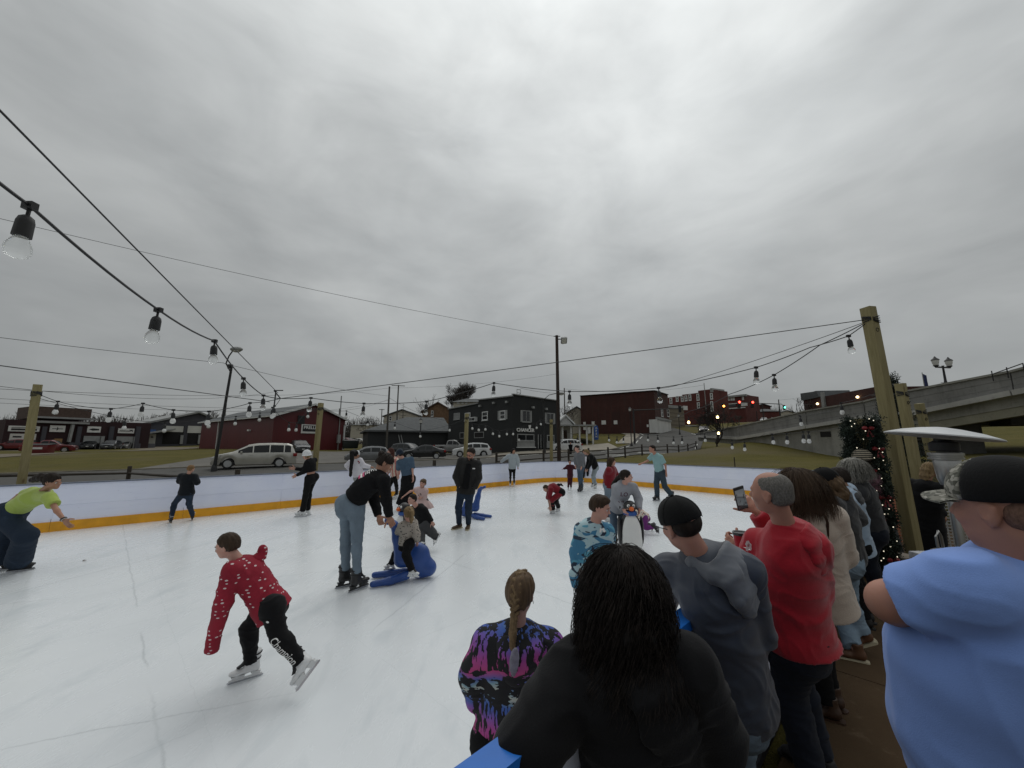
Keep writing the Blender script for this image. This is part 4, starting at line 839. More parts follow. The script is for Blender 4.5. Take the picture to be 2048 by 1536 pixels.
P_SIL=paint('silver_paint',(.46,.45,.41),.55);P_GREY=paint('grey_paint',(.17,.175,.18),.5);P_BLK=paint('black_paint',(.012,.013,.015),.2,.2);P_WHT=paint('white_paint',(.60,.61,.61),.0);P_DKG=paint('dark_grey_paint',(.045,.05,.055),.4);P_RED=paint('dark_red_paint',(.12,.008,.012),.2);P_PEW=paint('pewter_paint',(.22,.22,.215),.5)
carat('van',P_SIL,'silver minivan parked along the far kerb beside the street lamp',510,935,28.0,180+33)
carat('hatch',P_GREY,'grey hatchback parked at the edge of the lot in front of the charcoal garage',735,925,36,180+24)
carat('suv',P_DKG,'dark SUV parked nose-out against the red metal building',598,906,51,-50)
carat('suv',P_DKG,'dark grey SUV parked behind the black sedan',816,906,48.5,-25)
carat('sedan',P_BLK,'black sedan parked facing the hatchback',846,918,40,180+14)
carat('pickup',P_PEW,'pewter pickup truck parked behind the white crossover',908,906,53,-8)
carat('suv',P_WHT,'white crossover parked in front of the black tavern wall',943,914,46,180+12)
carat('suv',P_WHT,'white SUV pulled up before the white porch house',1130,903,53,180+18)
carat('suv',P_RED,'dark red SUV parked farthest left before the garage door',34,900,61,180+20)
carat('pickup',P_RED,'dark red pickup parked beside the red dumpster',98,905,56,35)
carat('sedan',P_BLK,'black car parked in the first open garage bay',178,898.5,68,-50)
carat('suv',P_DKG,'dark SUV parked between the two open garage bays',222,899,69,-60)
carat('hatch',P_PEW,'grey hatchback parked in the second open garage bay',250,898.5,73,-60)
carat('sedan',P_RED,'red sedan parked by the corner of the metal building',692,893,82,150)
carat('sedan',P_SIL,'silver sedan parked in the back lot behind the metal building',716,890,86,170)
carat('sedan',P_BLK,'dark car coming down the hill with its headlights on',1407,866,80,-112,'oncoming_car',lights_on=True)
carat('suv',P_WHT,'small far white SUV at the top of the hill road',1528,840,125,180+50)
carat('suv',P_SIL,'small far silver SUV next to the signal pole',1548,838,125,180+50)
p=W(78,909,51);root=thing('dumpster','red steel dumpster with a white label on the gravel lot','dumpster',p,R(15));mb=MB();mb.hexa([(-1.1,-.6,0),(1.1,-.6,0),(1.1,.6,0),(-1.1,.6,0),(-1.25,-.7,1.2),(1.25,-.7,1.2),(1.25,.7,1.35),(-1.25,.7,1.35)]);mb.build('bin',P_RED,root,False,True,.03);mb=MB();mb.box((.2,-.67,.85),(1.0,.02,.3));mb.build('label',M_SIGNW,root,False,True);mb=MB();mb.box((0,0,1.33),(2.5,1.4,.06),M=Matrix.Rotation(R(6),3,'X'));mb.build('lid',M_BLKTRIM,root,False,True)
p=W(700,897,64);root=thing('dumpster','dark green dumpster beside the red metal building downspout','dumpster',p,R(30));mb=MB();mb.hexa([(-1.1,-.7,0),(1.1,-.7,0),(1.1,.7,0),(-1.1,.7,0),(-1.25,-.8,1.2),(1.25,-.8,1.2),(1.25,.8,1.35),(-1.25,.8,1.35)]);mb.build('bin',mat('dark_green_steel',(.012,.018,.016),.6),root,False,True,.03);mb=MB();mb.box((0,0,1.33),(2.5,1.6,.06),M=Matrix.Rotation(R(5),3,'X'));mb.build('lid',M_BLKTRIM,root,False,True)
# == fence of split rails beside the road
M_RAIL=mat('weathered_rail',(.040,.033,.027),.95,var=.35,scale=5,bump=.5,bscale=25,stretch=(1,1,.3))
def fence(label,posts,h=1.15,rails=(.5,.92),group=None):
 p0=posts[0];root=thing('rail_fence',label,'fence',(p0[0],p0[1],gz(p0[0],p0[1])))
 P=[(x,y,gz(x,y)) for x,y in posts]
 for x,y,z in P:mb=MB();mb.box((x,y,z+h/2-.2),(.15,.13,h+.4),R(40));mb.build('post',M_RAIL,root,False,False,.02)
 for a,b in zip(P,P[1:]):
  for r in rails:
   m=Vector(a).lerp(Vector(b),.5);s=RNG.uniform(-.05,.02);mb=MB();mb.tube([(a[0],a[1],a[2]+r),(m.x,m.y,m.z+r+s),(b[0],b[1],b[2]+r)],[.05,.062,.048],6);mb.build('rail',M_RAIL,root)
def fxy(px,Z):p=W(px,900,Z); return (p.x,p.y)
fence('dark split-rail fence with long sagging rails outside the left boards',[fxy(-260,15.5),fxy(265,17.6),fxy(480,13.6)],1.12,(.42,.80))
fence('low dark rail fence showing just above the boards behind the skaters',[fxy(632,16.5),fxy(760,18.5),fxy(869.5,21),fxy(957,23.5),fxy(1030,26.5)],1.1,(.35,.7))
fence('dark split-rail fence beside the road at the far end of the rink',[(-1.2,30.2),fxy(1087,33.5),fxy(1137,35.5),fxy(1177,37.5),fxy(1216,39),fxy(1250,40),fxy(1284,42),fxy(1335,47),fxy(1357.5,50),fxy(1376,54),fxy(1393,57)],1.2)
p=fxy(1467,24);mb=MB();mb.box((p[0],p[1],gz(*p)+.4),(.05,.04,1.0));tag(mb.build('marker_post',M_RAIL),'thin dark stake standing in the grass behind the rink end','stake')
# == poles and lamps
M_POLEW=mat('grey_utility_pole',(.085,.078,.068),.95,var=.3,scale=3,stretch=(1,1,.1));M_POLEB=mat('brown_utility_pole',(.034,.022,.017),.9,var=.3,scale=3,stretch=(1,1,.1));M_BLKP=mat('black_lamp_paint',(.012,.012,.013),.5,var=.2);M_WIRE=mat('black_cable',(.010,.010,.011),.6,var=.2,bump=0)
M_GLOBE=mat('frosted_lamp_glass',(.55,.55,.52),.25,bump=0,var=.05)
def upole(label,px,ytop,Z,r,m=None,arm=0,name='utility_pole',ybot=None):
 t=W(px,ytop,Z);z0=gz(t.x,t.y)-.3;root=thing(name,label,'pole',(t.x,t.y,z0));mb=MB();mb.tube([(t.x,t.y,z0),(t.x,t.y,t.z)],[r*1.15,r*.85],8);mb.build('shaft',m or M_POLEW,root,'auto')
 if arm:mb=MB();mb.box((t.x,t.y-.1,t.z-.15),(arm,.1,.12),R(20));mb.build('crossarm',m or M_POLEW,root)
 return root,t
root,PT=upole('tall dark brown utility pole with a floodlight behind the far rink corner',1113.5,671,24.5,.115,M_POLEB)
mb=MB();mb.beam(PT+Vector((0,0,-.25)),PT+Vector((.35,-.05,-.25)),.05);mb.build('bracket',M_DARKM,root);mb=MB();mb.box(PT+Vector((.44,-.1,-.35)),(.36,.2,.42),M=Matrix.Rotation(R(35),3,'X')@Matrix.Rotation(R(20),3,'Z'));fl=mb.build('floodlight',M_TRIMG,root,False,False,.03);mb=MB();mb.box(PT+Vector((.43,-.2,-.42)),(.30,.02,.34),M=Matrix.Rotation(R(35),3,'X')@Matrix.Rotation(R(20),3,'Z'));mb.build('lens',M_GLOBE,fl)
mb=MB();mb.tube([PT+Vector((-.2,0,-.05)),PT+Vector((.22,0,-.05))],.03,5);mb.build('insulator',M_DARKM,root)
upole('grey utility pole left of the charcoal garage',779,773,58,.14,None,0);upole('farther pale utility pole with a crossarm behind the charcoal garage',797,770,78,.14,None,2.6)
upole('slim grey pole behind the white porch house',1128.5,776,80,.13);upole('thin far pole between the metal building and the bare woods',679,817,95,.12);upole('thin far pole with a lamp arm by the dark roofed house',764,818,90,.1,M_POLEB,1.2)
upole('thin far pole above the slate gable garage',453,808,110,.12);upole('pale steel flagpole before the red brick block',1408,766,92,.09,M_TRIMG)
def cobra(label,px0,ytop,pxb,ybot,Z,pts,head):
 b=W(pxb,ybot,Z);t=W(px0,ytop,Z);t=Vector((b.x+(t.x-b.x)*.6,b.y,t.z));z0=gz(b.x,b.y)-.2
 root=thing('street_lamp',label,'street lamp',(b.x,b.y,z0));mb=MB();mb.tube([(b.x,b.y,z0),(t.x,t.y,t.z)],[.11,.075],10);mb.build('pole',M_BLKP,root,'auto')
 mb=MB();mb.lathe([(.17,0),(.17,.5),(.12,.7)],12,(b.x,b.y,z0));mb.build('base',M_BLKP,root,'auto')
 P=[t+Vector((0,0,-.6))]+[W(x,y,Z) for x,y in pts];mb=MB();mb.tube(P,.04,7);mb.build('arm',M_BLKP,root,'auto')
 h=W(*head,Z);mb=MB();mb.sphere(h,(.42,.2,.17),14,8);hd=mb.build('lamp_head',M_TRIMG,root,True);mb=MB();mb.sphere(h+Vector((.02,0,-.1)),(.28,.16,.12),12,6);mb.build('lens',M_GLOBE,hd,True)
 mb=MB();mb.box(t+Vector((-.14,-.05,-.15)),(.16,.12,.3));mb.build('junction_box',M_BLKP,root)
cobra('tall black street lamp with a curved arm beside the silver minivan',448,722,428,935,25.5,((452,727),(458,712),(466,701)),(473,698.5))
cobra('black street lamp arching over the front of the tavern',1087,797,1089,905,45.5,((1089,798),(1098,790),(1112,787)),(1122,787))
def acorn(label,px,ytop,Z,double=False,name='lamp_post',zb=None):
 t=W(px,ytop,Z);z0=gz(t.x,t.y)-.1 if zb is None else zb;root=thing(name,label,'lamp post',(t.x,t.y,z0));H=t.z
 mb=MB();mb.lathe([(.2,0),(.2,.35),(.11,.6),(.075,.9),(.055,H-z0-.55),(.09,H-z0-.5)],10,(t.x,t.y,z0));mb.build('shaft',M_BLKP,root,'auto')
 heads=((-.62,-.12),(.62,.12)) if double else ((0,0),)
 if double:mb=MB();mb.beam((t.x-.66,t.y-.12,H-.62),(t.x+.66,t.y+.12,H-.62),.09,.1);mb.beam((t.x-.35,t.y,H-1.75),(t.x+.35,t.y,H-1.75),.03);mb.build('crossarm',M_BLKP,root)
 for dx,dy in heads:
  c=Vector((t.x+dx,t.y+dy,H-.55));mb=MB();mb.lathe([(.10,-.05),(.12,.0),(.17,.02),(.16,.06)],12,c);lh=mb.build('lantern',M_BLKP,root,'auto');mb=MB();mb.lathe([(.24,.42),(.20,.5),(.10,.58),(.02,.72)],12,c);mb.build('lantern_cap',M_BLKP,lh,'auto');mb=MB();mb.lathe([(.13,.06),(.19,.25),(.21,.42)],12,c);mb.build('globe',M_GLOBE,lh,'auto')
acorn('black lamp post standing against the charcoal garage',842,838,46);acorn('black lamp post in front of the big brick block',1259.5,816,60);acorn('small black lamp post beside the beige annexe',1357,829,76)
t=W(1883,770,28.0);acorn('black twin-lantern lamp post standing on the overpass',1883,718,28.0,True,'lamp_post',t.z-.6)
t=W(1844,745,45);root=thing('flag','limp striped flag hanging from a thin pole beyond the overpass','flag',(t.x,t.y,4.5));mb=MB();mb.tube([(t.x,t.y,3.5),(t.x,t.y,t.z)],.04,6);mb.build('pole',M_TRIMG,root)
b=NB('flag_stripes');s=b.sep();w_=b.math('FRACT',b.math('MULTIPLY',b.math('ADD',s[0],b.math('MULTIPLY',s[2],.25)),4.2));top=b.math('GREATER_THAN',s[2],3.55);c=b.mix(b.math('GREATER_THAN',w_,.5),(.42,.40,.40),(.30,.02,.03));b.set(Base_Color=b.mix(top,c,(.03,.04,.12)),Roughness=.8)
V=[];
for i in range(9):
 for j in range(7):V.append((t.x+.05+j*.055*(1+i*.05),t.y+.08*math.sin(j*1.9+i*.3),t.z-.15-i*.22-j*.03))
mb=MB();mb.add(V,[(i*7+j,i*7+j+1,(i+1)*7+j+1,(i+1)*7+j) for i in range(8) for j in range(6)]);mb.build('cloth',b.m,root,True)
M_SIGR=mat('signal_red_lit',(.9,.05,.03),.4,bump=0,emit=(1,.05,.03),es=9);M_SIGG=mat('signal_green_lit',(.1,.8,.5),.4,bump=0,emit=(.1,1,.65),es=7);M_SIGA=mat('signal_amber_lit',(.9,.4,.1),.4,bump=0,emit=(1,.38,.06),es=9)
def signal(label,px,yt,yb,Z,m,slot,root=None,hd=None):
 a,b_=W(px,yt,Z),W(px,yb,Z);h=a.z-b_.z;c=(a+b_)/2;wd=h*.36
 mb=MB();mb.box(c,(wd,wd*.6,h),R(-20));o=mb.build('signal_head',M_BLKP,root);mb=MB()
 for k in range(3):mb.tube([c+Vector((0,-wd*.3,h*(.33-.33*k))),c+Vector((0,-wd*.62,h*(.33-.33*k)-.02))],wd*.4,8)
 mb.build('visor',M_BLKP,o);mb=MB();q=c+Vector((0,-wd*.66,h*(.33-.33*slot)));mb.sphere(q,wd*.42,10,6);mb.build('lens',m,o,True)
t=W(1557,799,108);root=thing('traffic_signal','black mast arm with two red traffic lights at the top of the hill','traffic light',(t.x,t.y,gz(t.x,t.y)));mb=MB();mb.tube([(t.x,t.y,gz(t.x,t.y)-1),t],[.2,.12],8);mb.build('pole',M_BLKP,root);mb=MB();mb.tube([W(1557,808,108),W(1508,806,106),W(1474,804,105)],[.11,.09,.06],6);mb.build('mast_arm',M_BLKP,root)
signal('',1477.5,802,816,104.5,M_SIGR,0,root);signal('',1504,802.5,816,105.5,M_SIGR,0,root);signal('',1568,810,820,108,M_SIGG,1,root);mb=MB();mb.tube([W(1557,808,108),W(1568,811,108)],.05,5);mb.build('bracket',M_BLKP,root)
t=W(1259,818,62);root=thing('traffic_signal','black mast arm with a signal head in front of the big brick block','traffic light',(t.x,t.y,gz(t.x,t.y)));mb=MB();mb.tube([(t.x+.6,t.y,gz(t.x,t.y)-.5),(t.x+.6,t.y,t.z)],[.16,.12],8);mb.build('pole',M_BLKP,root);mb=MB();mb.tube([(t.x+.6,t.y,t.z-.2),W(1368,816.5,66)],[.09,.06],6);mb.build('mast_arm',M_BLKP,root);signal('',1359.5,811,825,65,M_BLKP,0,root)
mb=MB();q=W(1371,816,65.5);mb.box(q,(.7,.05,.7));mb.build('sign',M_SIGNW,root)
t=W(1446,806,98);root=thing('traffic_signal','amber traffic light hanging in front of the red brick block','traffic light',(t.x,t.y,gz(t.x,t.y)));mb=MB();mb.tube([(t.x+.2,t.y+.3,gz(t.x,t.y)),(t.x+.2,t.y+.3,t.z)],.1,6);mb.build('pole',M_BLKP,root);signal('',1446,806,819,98,M_SIGA,1,root)
for x,y0,y1,Z in ((1513,822,842,120),(1524,806,832,122)):upole('small dark sign post near the top of the hill' if x<1520 else 'dark signal pole right of the red traffic lights',x,y0,Z,.12,M_BLKP)
t=W(1592,808,100);upole('thin dark pole beside the left end of the brick hall',1592.5,807,100,.07,M_BLKP)
# == bare trees
def bare_tree(name,label,base,h,spread=.5,depth=6,seed=1,trunk=.18,lean=0.0,first=.3,m=None,updrift=.12,kids=(2,3)):
 rg=np.random.default_rng(seed);tr,br=MB(),MB();base=Vector(base);rmin=base.length*.00020
 def grow(p,d,L,r,k):
  n=3 if k>2 else 2;pts=[p];q=p;dd=d.copy()
  for i in range(n):
   dd=(dd+Vector((rg.normal(0,.14),rg.normal(0,.14),updrift*.5))).normalized();q=q+dd*L/n;pts.append(q)
  (tr if k>=depth-1 else br).tube(pts,[max(rmin*(1 if k else .8),r*(1-.4*i/n)) for i in range(n+1)],6 if k>=depth-1 else (4 if k>2 else 3),False)
  if k==0: return
  nk=int(rg.integers(kids[0],kids[1]+1))
  for j in range(nk):
   a=dd.cross(Vector((rg.normal(),rg.normal(),rg.normal()))).normalized();s=spread*rg.uniform(.6,1.3);nd=(dd*math.cos(s)+a*math.sin(s));nd.z+=updrift;nd.normalize()
   s0=rg.uniform(.55,1.0) if j else 1.0;i=min(n-1,int(s0*n));st=pts[i].lerp(pts[i+1],s0*n-i) if s0<1 else pts[-1]
   grow(st,nd,L*rg.uniform(.66,.86),r*.66*(.85 if j else 1),k-1)
 root=thing(name,label,'tree',base);grow(base,Vector((lean,0,1)).normalized(),h*first,trunk,depth)
 tr.build('trunk',m or M_BARK,root,'auto');br.build('crown',m or M_BARK,root); return root
def treeat(label,px,base,Z,ytop,**kw):
 p=W(px,base,Z);z=min(gz(p.x,p.y),p.z); return bare_tree('bare_tree',label,(p.x,p.y,z),HZ(ytop,Z)-z,**kw)
treeat('tall bare winter tree rising behind the black tavern',919,850,92,742,spread=.40,depth=8,seed=21,trunk=.36,first=.25,updrift=.13,kids=(3,3))
treeat('low spreading bare tree on the lawn beside the overpass',1436,905,44.5,796,spread=.62,depth=8,seed=12,trunk=.24,first=.27,updrift=.03,m=mat('dark_bark',(.022,.018,.016),.95,var=.3),kids=(2,3))
for i,(px,yb,Z,yt,s,lab) in enumerate(((48,880,95,812,2,'bare tree left of the brown upper storey'),(210,880,105,822,3,'small bare tree right of the brown upper storey'),(322,870,120,818,4,'rounded bare tree behind the slate gable garage, leftmost of the trees there'),(378,870,115,810,6,'bare tree above the ridge of the slate gable garage'),(425,870,130,812,7,'bare tree between the slate garage and the red metal building'),(880,860,88,780,8,'broad bare tree left of the tall tree behind the tavern'),(1143,870,88,800,9,'thin bare tree beside the white porch house'),(738,870,100,838,10,'round twiggy tree behind the grey bungalow'),(1606,845,115,790,11,'bare tree at the left end of the brick hall'),(1478,862,85,822,14,'twiggy bare street tree before the farther brick block'),(1400,862,90,828,15,'twiggy bare street tree behind the oncoming car'))):
 treeat(lab,px,yb,Z,yt,spread=.5,depth=6,seed=s,trunk=.16,first=.28,updrift=.1)
 # ---- evergreens: whorled branches carrying needle sprays
M_NEEDLE=NB('spruce_needles');_b=M_NEEDLE;_n1=_b.noise(3.5,4,.6);_b.set(Base_Color=_b.ramp(_n1,[(.3,(.005,.011,.007)),(.7,(.016,.030,.017))]),Roughness=.8);M_NEEDLE=_b.m
def spray(mb,p,d,L,n,rg,wd=.012):
 """a twig with flat needle pairs"""
 side=d.cross(Vector((rg.normal(),rg.normal(),rg.normal()))).normalized()
 for i in range(n):
  q=p+d*L*i/n;s=side if i%2 else -side;s=(s+d*.6+Vector((0,0,rg.normal(0,.35)))).normalized();l=L*.42*(1-i/n*.6);u=d*wd
  mb.add([q-u,q+u,q+s*l],[(0,1,2)])
def conifer(name,label,base,h,r,seed,rings=26,trunk=.12,dens=1.0):
 rg=np.random.default_rng(seed);root=thing(name,label,'tree',base);base=Vector(base);mb=MB();tb=MB();tb.tube([base,base+Vector((0,0,h*.97))],[trunk,.015],7);tb.build('trunk',M_BARK,root)
 for i in range(rings):
  f=i/rings;z=h*(.06+.93*f);R_=r*(1-f)**.85*rg.uniform(.82,1.12)+.06;nb=int((10+14*(1-f))*dens)
  for j in range(nb):
   a=6.283*j/nb+rg.uniform(0,.5);d=Vector((math.cos(a),math.sin(a),-.22+.5*f)).normalized();p=base+Vector((0,0,z));L=R_*rg.uniform(.75,1.12);k=max(4,int(L/.11))
   for q in range(k):
    t=(q+.6)/k;c=p+d*L*t+Vector((0,0,-.10*t*t*L));sd=(d*.8+Vector((rg.normal(0,.5),rg.normal(0,.5),rg.normal(0,.3)))).normalized();spray(mb,c,sd,.17+.10*(1-t),7,rg,.016)
 mb.build('crown',M_NEEDLE,root); return root
p=W(1812,1000,9.2);conifer('christmas_tree','dark spruce Christmas tree standing behind the leaning timber posts',(p.x,p.y,gz(p.x,p.y)),HZ(748,9.2)-gz(p.x,p.y)+.1,.66,3,30,.07)
p=W(805,850,92);conifer('evergreen_tree','dark evergreen beside the dark-roofed house',(p.x,p.y,gz(p.x,p.y)),HZ(803,92)-gz(p.x,p.y),2.4,5,14,.2,.5)
def bush(name,label,c,r,n,seed,m,cat='bush'):
 rg=np.random.default_rng(seed);mb=MB()
 for i in range(n):
  d=Vector((rg.normal(),rg.normal(),rg.normal())).normalized();p=Vector(c)+Vector((d.x*r[0],d.y*r[1],abs(d.z)*r[2]))*rg.uniform(.55,1.0);s=Vector((rg.normal(),rg.normal(),rg.normal())).normalized()*.12;t=s.cross(d).normalized()*.06
  mb.add([p-t,p+t,p+s*1.6],[(0,1,2)])
 tag(mb.build(name,m),label,cat)
p=W(1160,884,66);bush('hedge','low dark clipped hedge in front of the white porch house',(p.x,p.y,p.z-.6),(2.6,1.1,1.3),2600,4,mat('dark_hedge',(.012,.017,.012),.9),'hedge')
# == timber posts round the rink
def mk_timber():
 b=NB('treated_timber');g=b.noise(3,5,.6,b.vec((9,9,.5)),.6);k=b.voro(1.1,b.vec((2.2,2.2,.8)));n=b.noise(.7,3,.5)
 c=b.ramp(g,[(.3,(.175,.140,.060)),(.55,(.235,.195,.092)),(.75,(.285,.24,.125))]);c=b.mix(b.math('SUBTRACT',1.0,b.step(k,.035,.075),True),c,(.10,.055,.018));c=b.mix(b.math('MULTIPLY',n,.35),c,(.20,.19,.085))
 b.set(Base_Color=c,Roughness=.8);b.bump(g,.25,.006); return b.m
M_TIMBER=mk_timber()
def timber(label,base,top,w=.14,rz=0.0,wrap=True):
 base,top=Vector(base),Vector(top);root=thing('timber_post',label,'post',base);d=(top-base).normalized();x=Vector((math.cos(rz),math.sin(rz),0));x=(x-d*x.dot(d)).normalized();y=d.cross(x)
 c= lambda p:[p+(x*a+y*b_)*w/2 for a,b_ in ((-1,-1),(1,-1),(1,1),(-1,1))]
 mb=MB();mb.hexa(c(base)+c(top));mb.build('shaft',M_TIMBER,root,False,False,w*.035)
 if wrap:
  mb=MB();P=[]
  for i in range(29):
   a=i*.9;p=top-d*(.16+.10*(i/28)+.02*math.sin(i*1.7));r=w*.62;q=p+x*max(-r*.9,min(r*.9,r*1.35*math.cos(a)))+y*max(-r*.9,min(r*.9,r*1.35*math.sin(a)));P.append(q)
  mb.tube(P,.009,5);mb.build('cable_wrap',M_WIRE,root,'auto')
  mb=MB();P=[top-d*.40+y*-.075+x*(.03*math.cos(t))+Vector((0,0,.03*math.sin(t))) for t in np.linspace(0,6.28,14)];mb.tube(P,.006,4);mb.build('eye_bolt',M_DARKM,root,'auto')
 return root
def ptop(base,py_top,lean=(0,0)):
 v=(py_top-CY)/FPX;Z=base[1]/(CT+v*ST); return Vector((base[0]+lean[0],base[1]+lean[1],HZ(py_top,Z)))
b0=G(1838,1150,-.05);PMAIN=ptop(b0,615,(-.16,0));timber('tallest timber post wrapped with black cable at the right of the rink',b0,PMAIN,.15,R(14))
b1=W(1851,1030,7.6);b1.z=-.1;P2T=W(1800,767,7.9);timber('second timber post close behind the tallest one',b1,P2T,.14,R(20))
b2=W(1888,1010,9.6);b2.z=-.1;P3T=W(1838,807,9.8);timber('third timber post with a stapled cable before the overpass',b2,P3T,.14,R(10))
bl=W(42,985,8.7);bl.z=-.2;PL=W(76,769,8.9);timber('leaning timber post outside the boards at the far left',bl,PL,.145,R(-40))
def post_at(px,pyt,Z,label,dx=0.0):
 t=W(px,pyt,Z);b=Vector((t.x+dx,t.y,-.1));timber(label,b,t,.14,R(-20)); return t
PA=post_at(642,806,14.2,'timber post behind the woman in the white beanie',-.06);PB=post_at(934,827,17.6,'timber post in front of the white crossover',-.06);PC=post_at(1102.5,839,21.0,'timber post beside the tall brown utility pole',-.04)
# == string lights
M_BULB=NB('clear_bulb_glass');_b=M_BULB
_g=_b.t.nodes.new('ShaderNodeBsdfGlass');_g.inputs['IOR'].default_value=1.18;_g.inputs['Roughness'].default_value=.02;_g.inputs['Color'].default_value=(.93,.94,.93,1)
_tr=_b.t.nodes.new('ShaderNodeBsdfTransparent');_mx=_b.t.nodes.new('ShaderNodeMixShader');_mx.inputs[0].default_value=.55;_b.t.links.new(_tr.outputs[0],_mx.inputs[1]);_b.t.links.new(_g.outputs[0],_mx.inputs[2]);_b.t.links.new(_mx.outputs[0],_b.out.inputs[0]);M_BULB=_b.m
M_BULBF=mat('pale_bulb_glass',(.60,.60,.58),.15,var=.05,bump=0)
M_BULBL=mat('lit_bulb',(.9,.7,.3),.4,bump=0,emit=(1,.72,.30),es=7)
def socket_mb(p,s,tilt):
 M=Matrix.Rotation(tilt,3,'Y');a=MB();a.tube([p,p+M@Vector((0,0,-.05*s))],.008*s,5);a.lathe([(.012*s,-.05*s),(.026*s,-.062*s),(.032*s,-.085*s),(.034*s,-.155*s),(.029*s,-.158*s)],10,p,M)
 a.box(p,(.05*s,.03*s,.034*s))
 g=MB();g.lathe([(.022*s,-.158*s),(.030*s,-.172*s),(.043*s,-.20*s),(.046*s,-.228*s),(.036*s,-.252*s),(.014*s,-.264*s)],12,p,M); return a,g
def strand(label,pts,lamps,r=.008,drop=1.0,near=False,root=None,mats=None,group=None):
 """a cable through 3-D points; lamps are parameters along it (0..1 per segment index)"""
 pts=[Vector(p) for p in pts];root=root or thing('string_light',label,'string lights',pts[0],0,group)
 fine=[]
 for i in range(len(pts)-1):
  p0,p1,p2,p3=pts[max(0,i-1)],pts[i],pts[i+1],pts[min(len(pts)-1,i+2)]
  for k in range(6):
   t=k/6;fine.append(p1.lerp(p2,t)+Vector((0,0,-.06*(p2-p1).length*t*(1-t))))
 fine.append(pts[-1]);mb=MB();mb.tube(fine,r,5);mb.build('cable',M_WIRE,root,'auto')
 for n,(i,t) in enumerate(lamps):
  i=min(i,len(pts)-2);p=pts[i].lerp(pts[i+1],t)+Vector((0,0,-.06*(pts[i+1]-pts[i]).length*t*(1-t)));a,g=socket_mb(p,drop,R(RNG.uniform(-5,5)))
  s=a.build('lamp_socket',M_WIRE,root,'auto');g.build('bulb',(mats[n%len(mats)] if mats else (M_BULB if near else M_BULBF)),s,True)
 return root
NODE=W(561,797,8.0)
def zl(a,b,n): return [1/(1/a+(1/b-1/a)*i/(n-1)) for i in range(n)]
def ppts(px,Z): return [W(x,y,z) for (x,y),z in zip(px,Z)]
strand('nearest string of bulbs, sweeping down from the upper left corner',ppts([(-60,318),(60,412),(317,620),(429,682),(487,757),(527,791),(561,797)],[1.7,2.0,3.2,4.7,6.2,7.3,8.0]),[(1,0),(2,0),(3,0),(4,0),(5,0)],.009,1.1,True)
strand('string of bulbs running from the knot over the rink to the tallest timber post',[NODE]+ppts([(622,796),(728,807),(853,803),(988,766),(1139,783),(1317,776),(1512,735),(1620,695),(1697,672)],[8.3,8.6,8.7,8.4,8.2,7.6,6.9,6.6,6.35])+[PMAIN+Vector((0,0,-.22))],[(1,0),(2,0),(3,0),(4,0),(5,0),(6,0),(7,0),(9,0)],.008,1.15,True)
strand('string of bulbs dropping from the tallest post toward the lawn',[PMAIN+Vector((0,0,-.22))]+ppts([(1640,690),(1548,750),(1460,788),(1380,822),(1330,842)],[6.7,7.4,9,12,15]),[(2,0)],.008,1.2,True)
strand('string of bulbs from the left timber post to the knot over the rink',[PL+Vector((0,0,-.2))]+ppts([(116,803),(160,812),(222,818),(286,807),(347,820),(418,823),(470,814),(500,806),(530,803)],[8.9,8.8,8.7,8.6,8.5,8.4,8.3,8.2,8.1])+[NODE],[(1,0),(3,0),(4,0),(5,0),(6,0),(8,0)],.007,1.15)
strand('low string of bulbs in front of the slate gable garage',[PL+Vector((0,0,-.3))]+ppts([(250,838),(330,845),(420,838),(520,826)],[10,11,12,13])+[PA+Vector((0,0,-.2))],[(1,0),(2,0),(3,0),(3,.5),(4,0)],.006,1.1)
strand('string of bulbs hanging across the front of the red metal building',[PA+Vector((0,0,-.25))]+ppts([(616,820),(594,846),(578,845),(545,815)],[13.6,13,12.6,10])+[NODE],[(1,0),(2,0),(3,0),(4,0)],.006,1.1)
strand('string of bulbs between the post behind the beanie and the post before the crossover',[PA+Vector((0,0,-.25))]+ppts([(693,822),(735,838),(790,845),(840,862),(900,850)],[14.8,15.4,16,16.6,17.2])+[PB+Vector((0,0,-.2))],[(1,0),(2,0),(3,0),(4,0),(5,0)],.006,1.1)
strand('string of bulbs sagging across the black tavern wall',[PB+Vector((0,0,-.2))]+ppts([(944,846),(957,849),(971,848),(985,857),(999,862),(1014,858),(1027,858),(1050,852),(1073,846),(1081,839)],[17.8,18,18.2,18.5,18.8,19.1,19.4,19.9,20.3,20.6])+[PC+Vector((0,0,-.2))],[(i,0) for i in (1,2,3,4,5,6,7,9,10)],.006,1.2)
strand('string of bulbs along the far end boards from the pole to the garland arch',[PC+Vector((0,0,-.25))]+ppts([(1130,862),(1155,872),(1217,870),(1234,874),(1247,873),(1296,869),(1315,871),(1347,874),(1364,873),(1409,868),(1440,876),(1489,884),(1530,868),(1606,864),(1690,853)],[20.6,20.2,19.4,19,18.8,18,17.6,17,16.7,15.8,15,14,13,11.5,9.4])+[W(1762,838,7.0)],[(2,0),(3,0),(4,0),(5,0),(6,0),(7,0),(8,0),(9,0),(10,0),(11,.5),(12,0),(13,.2),(13,.6),(14,0),(14,.15),(15,0),(15,.1)],.006,1.25)
strand('short string of lit bulbs over the small spreading tree',ppts([(1372,828),(1377,834),(1434,824),(1437,856),(1446,850)],[40,40,41,41,41]),[(1,0),(2,0),(3,0)],.012,2.6,False,None,[M_BULBL])
strand('string of bulbs hung along the parapet of the overpass',ppts([(1560,806),(1593,826),(1600,832),(1660,822),(1682,806),(1740,790)],[13,12,11.8,10.6,10,9])+[P2T+Vector((0,0,-.2))],[(2,0),(4,0)],.006,1.15)
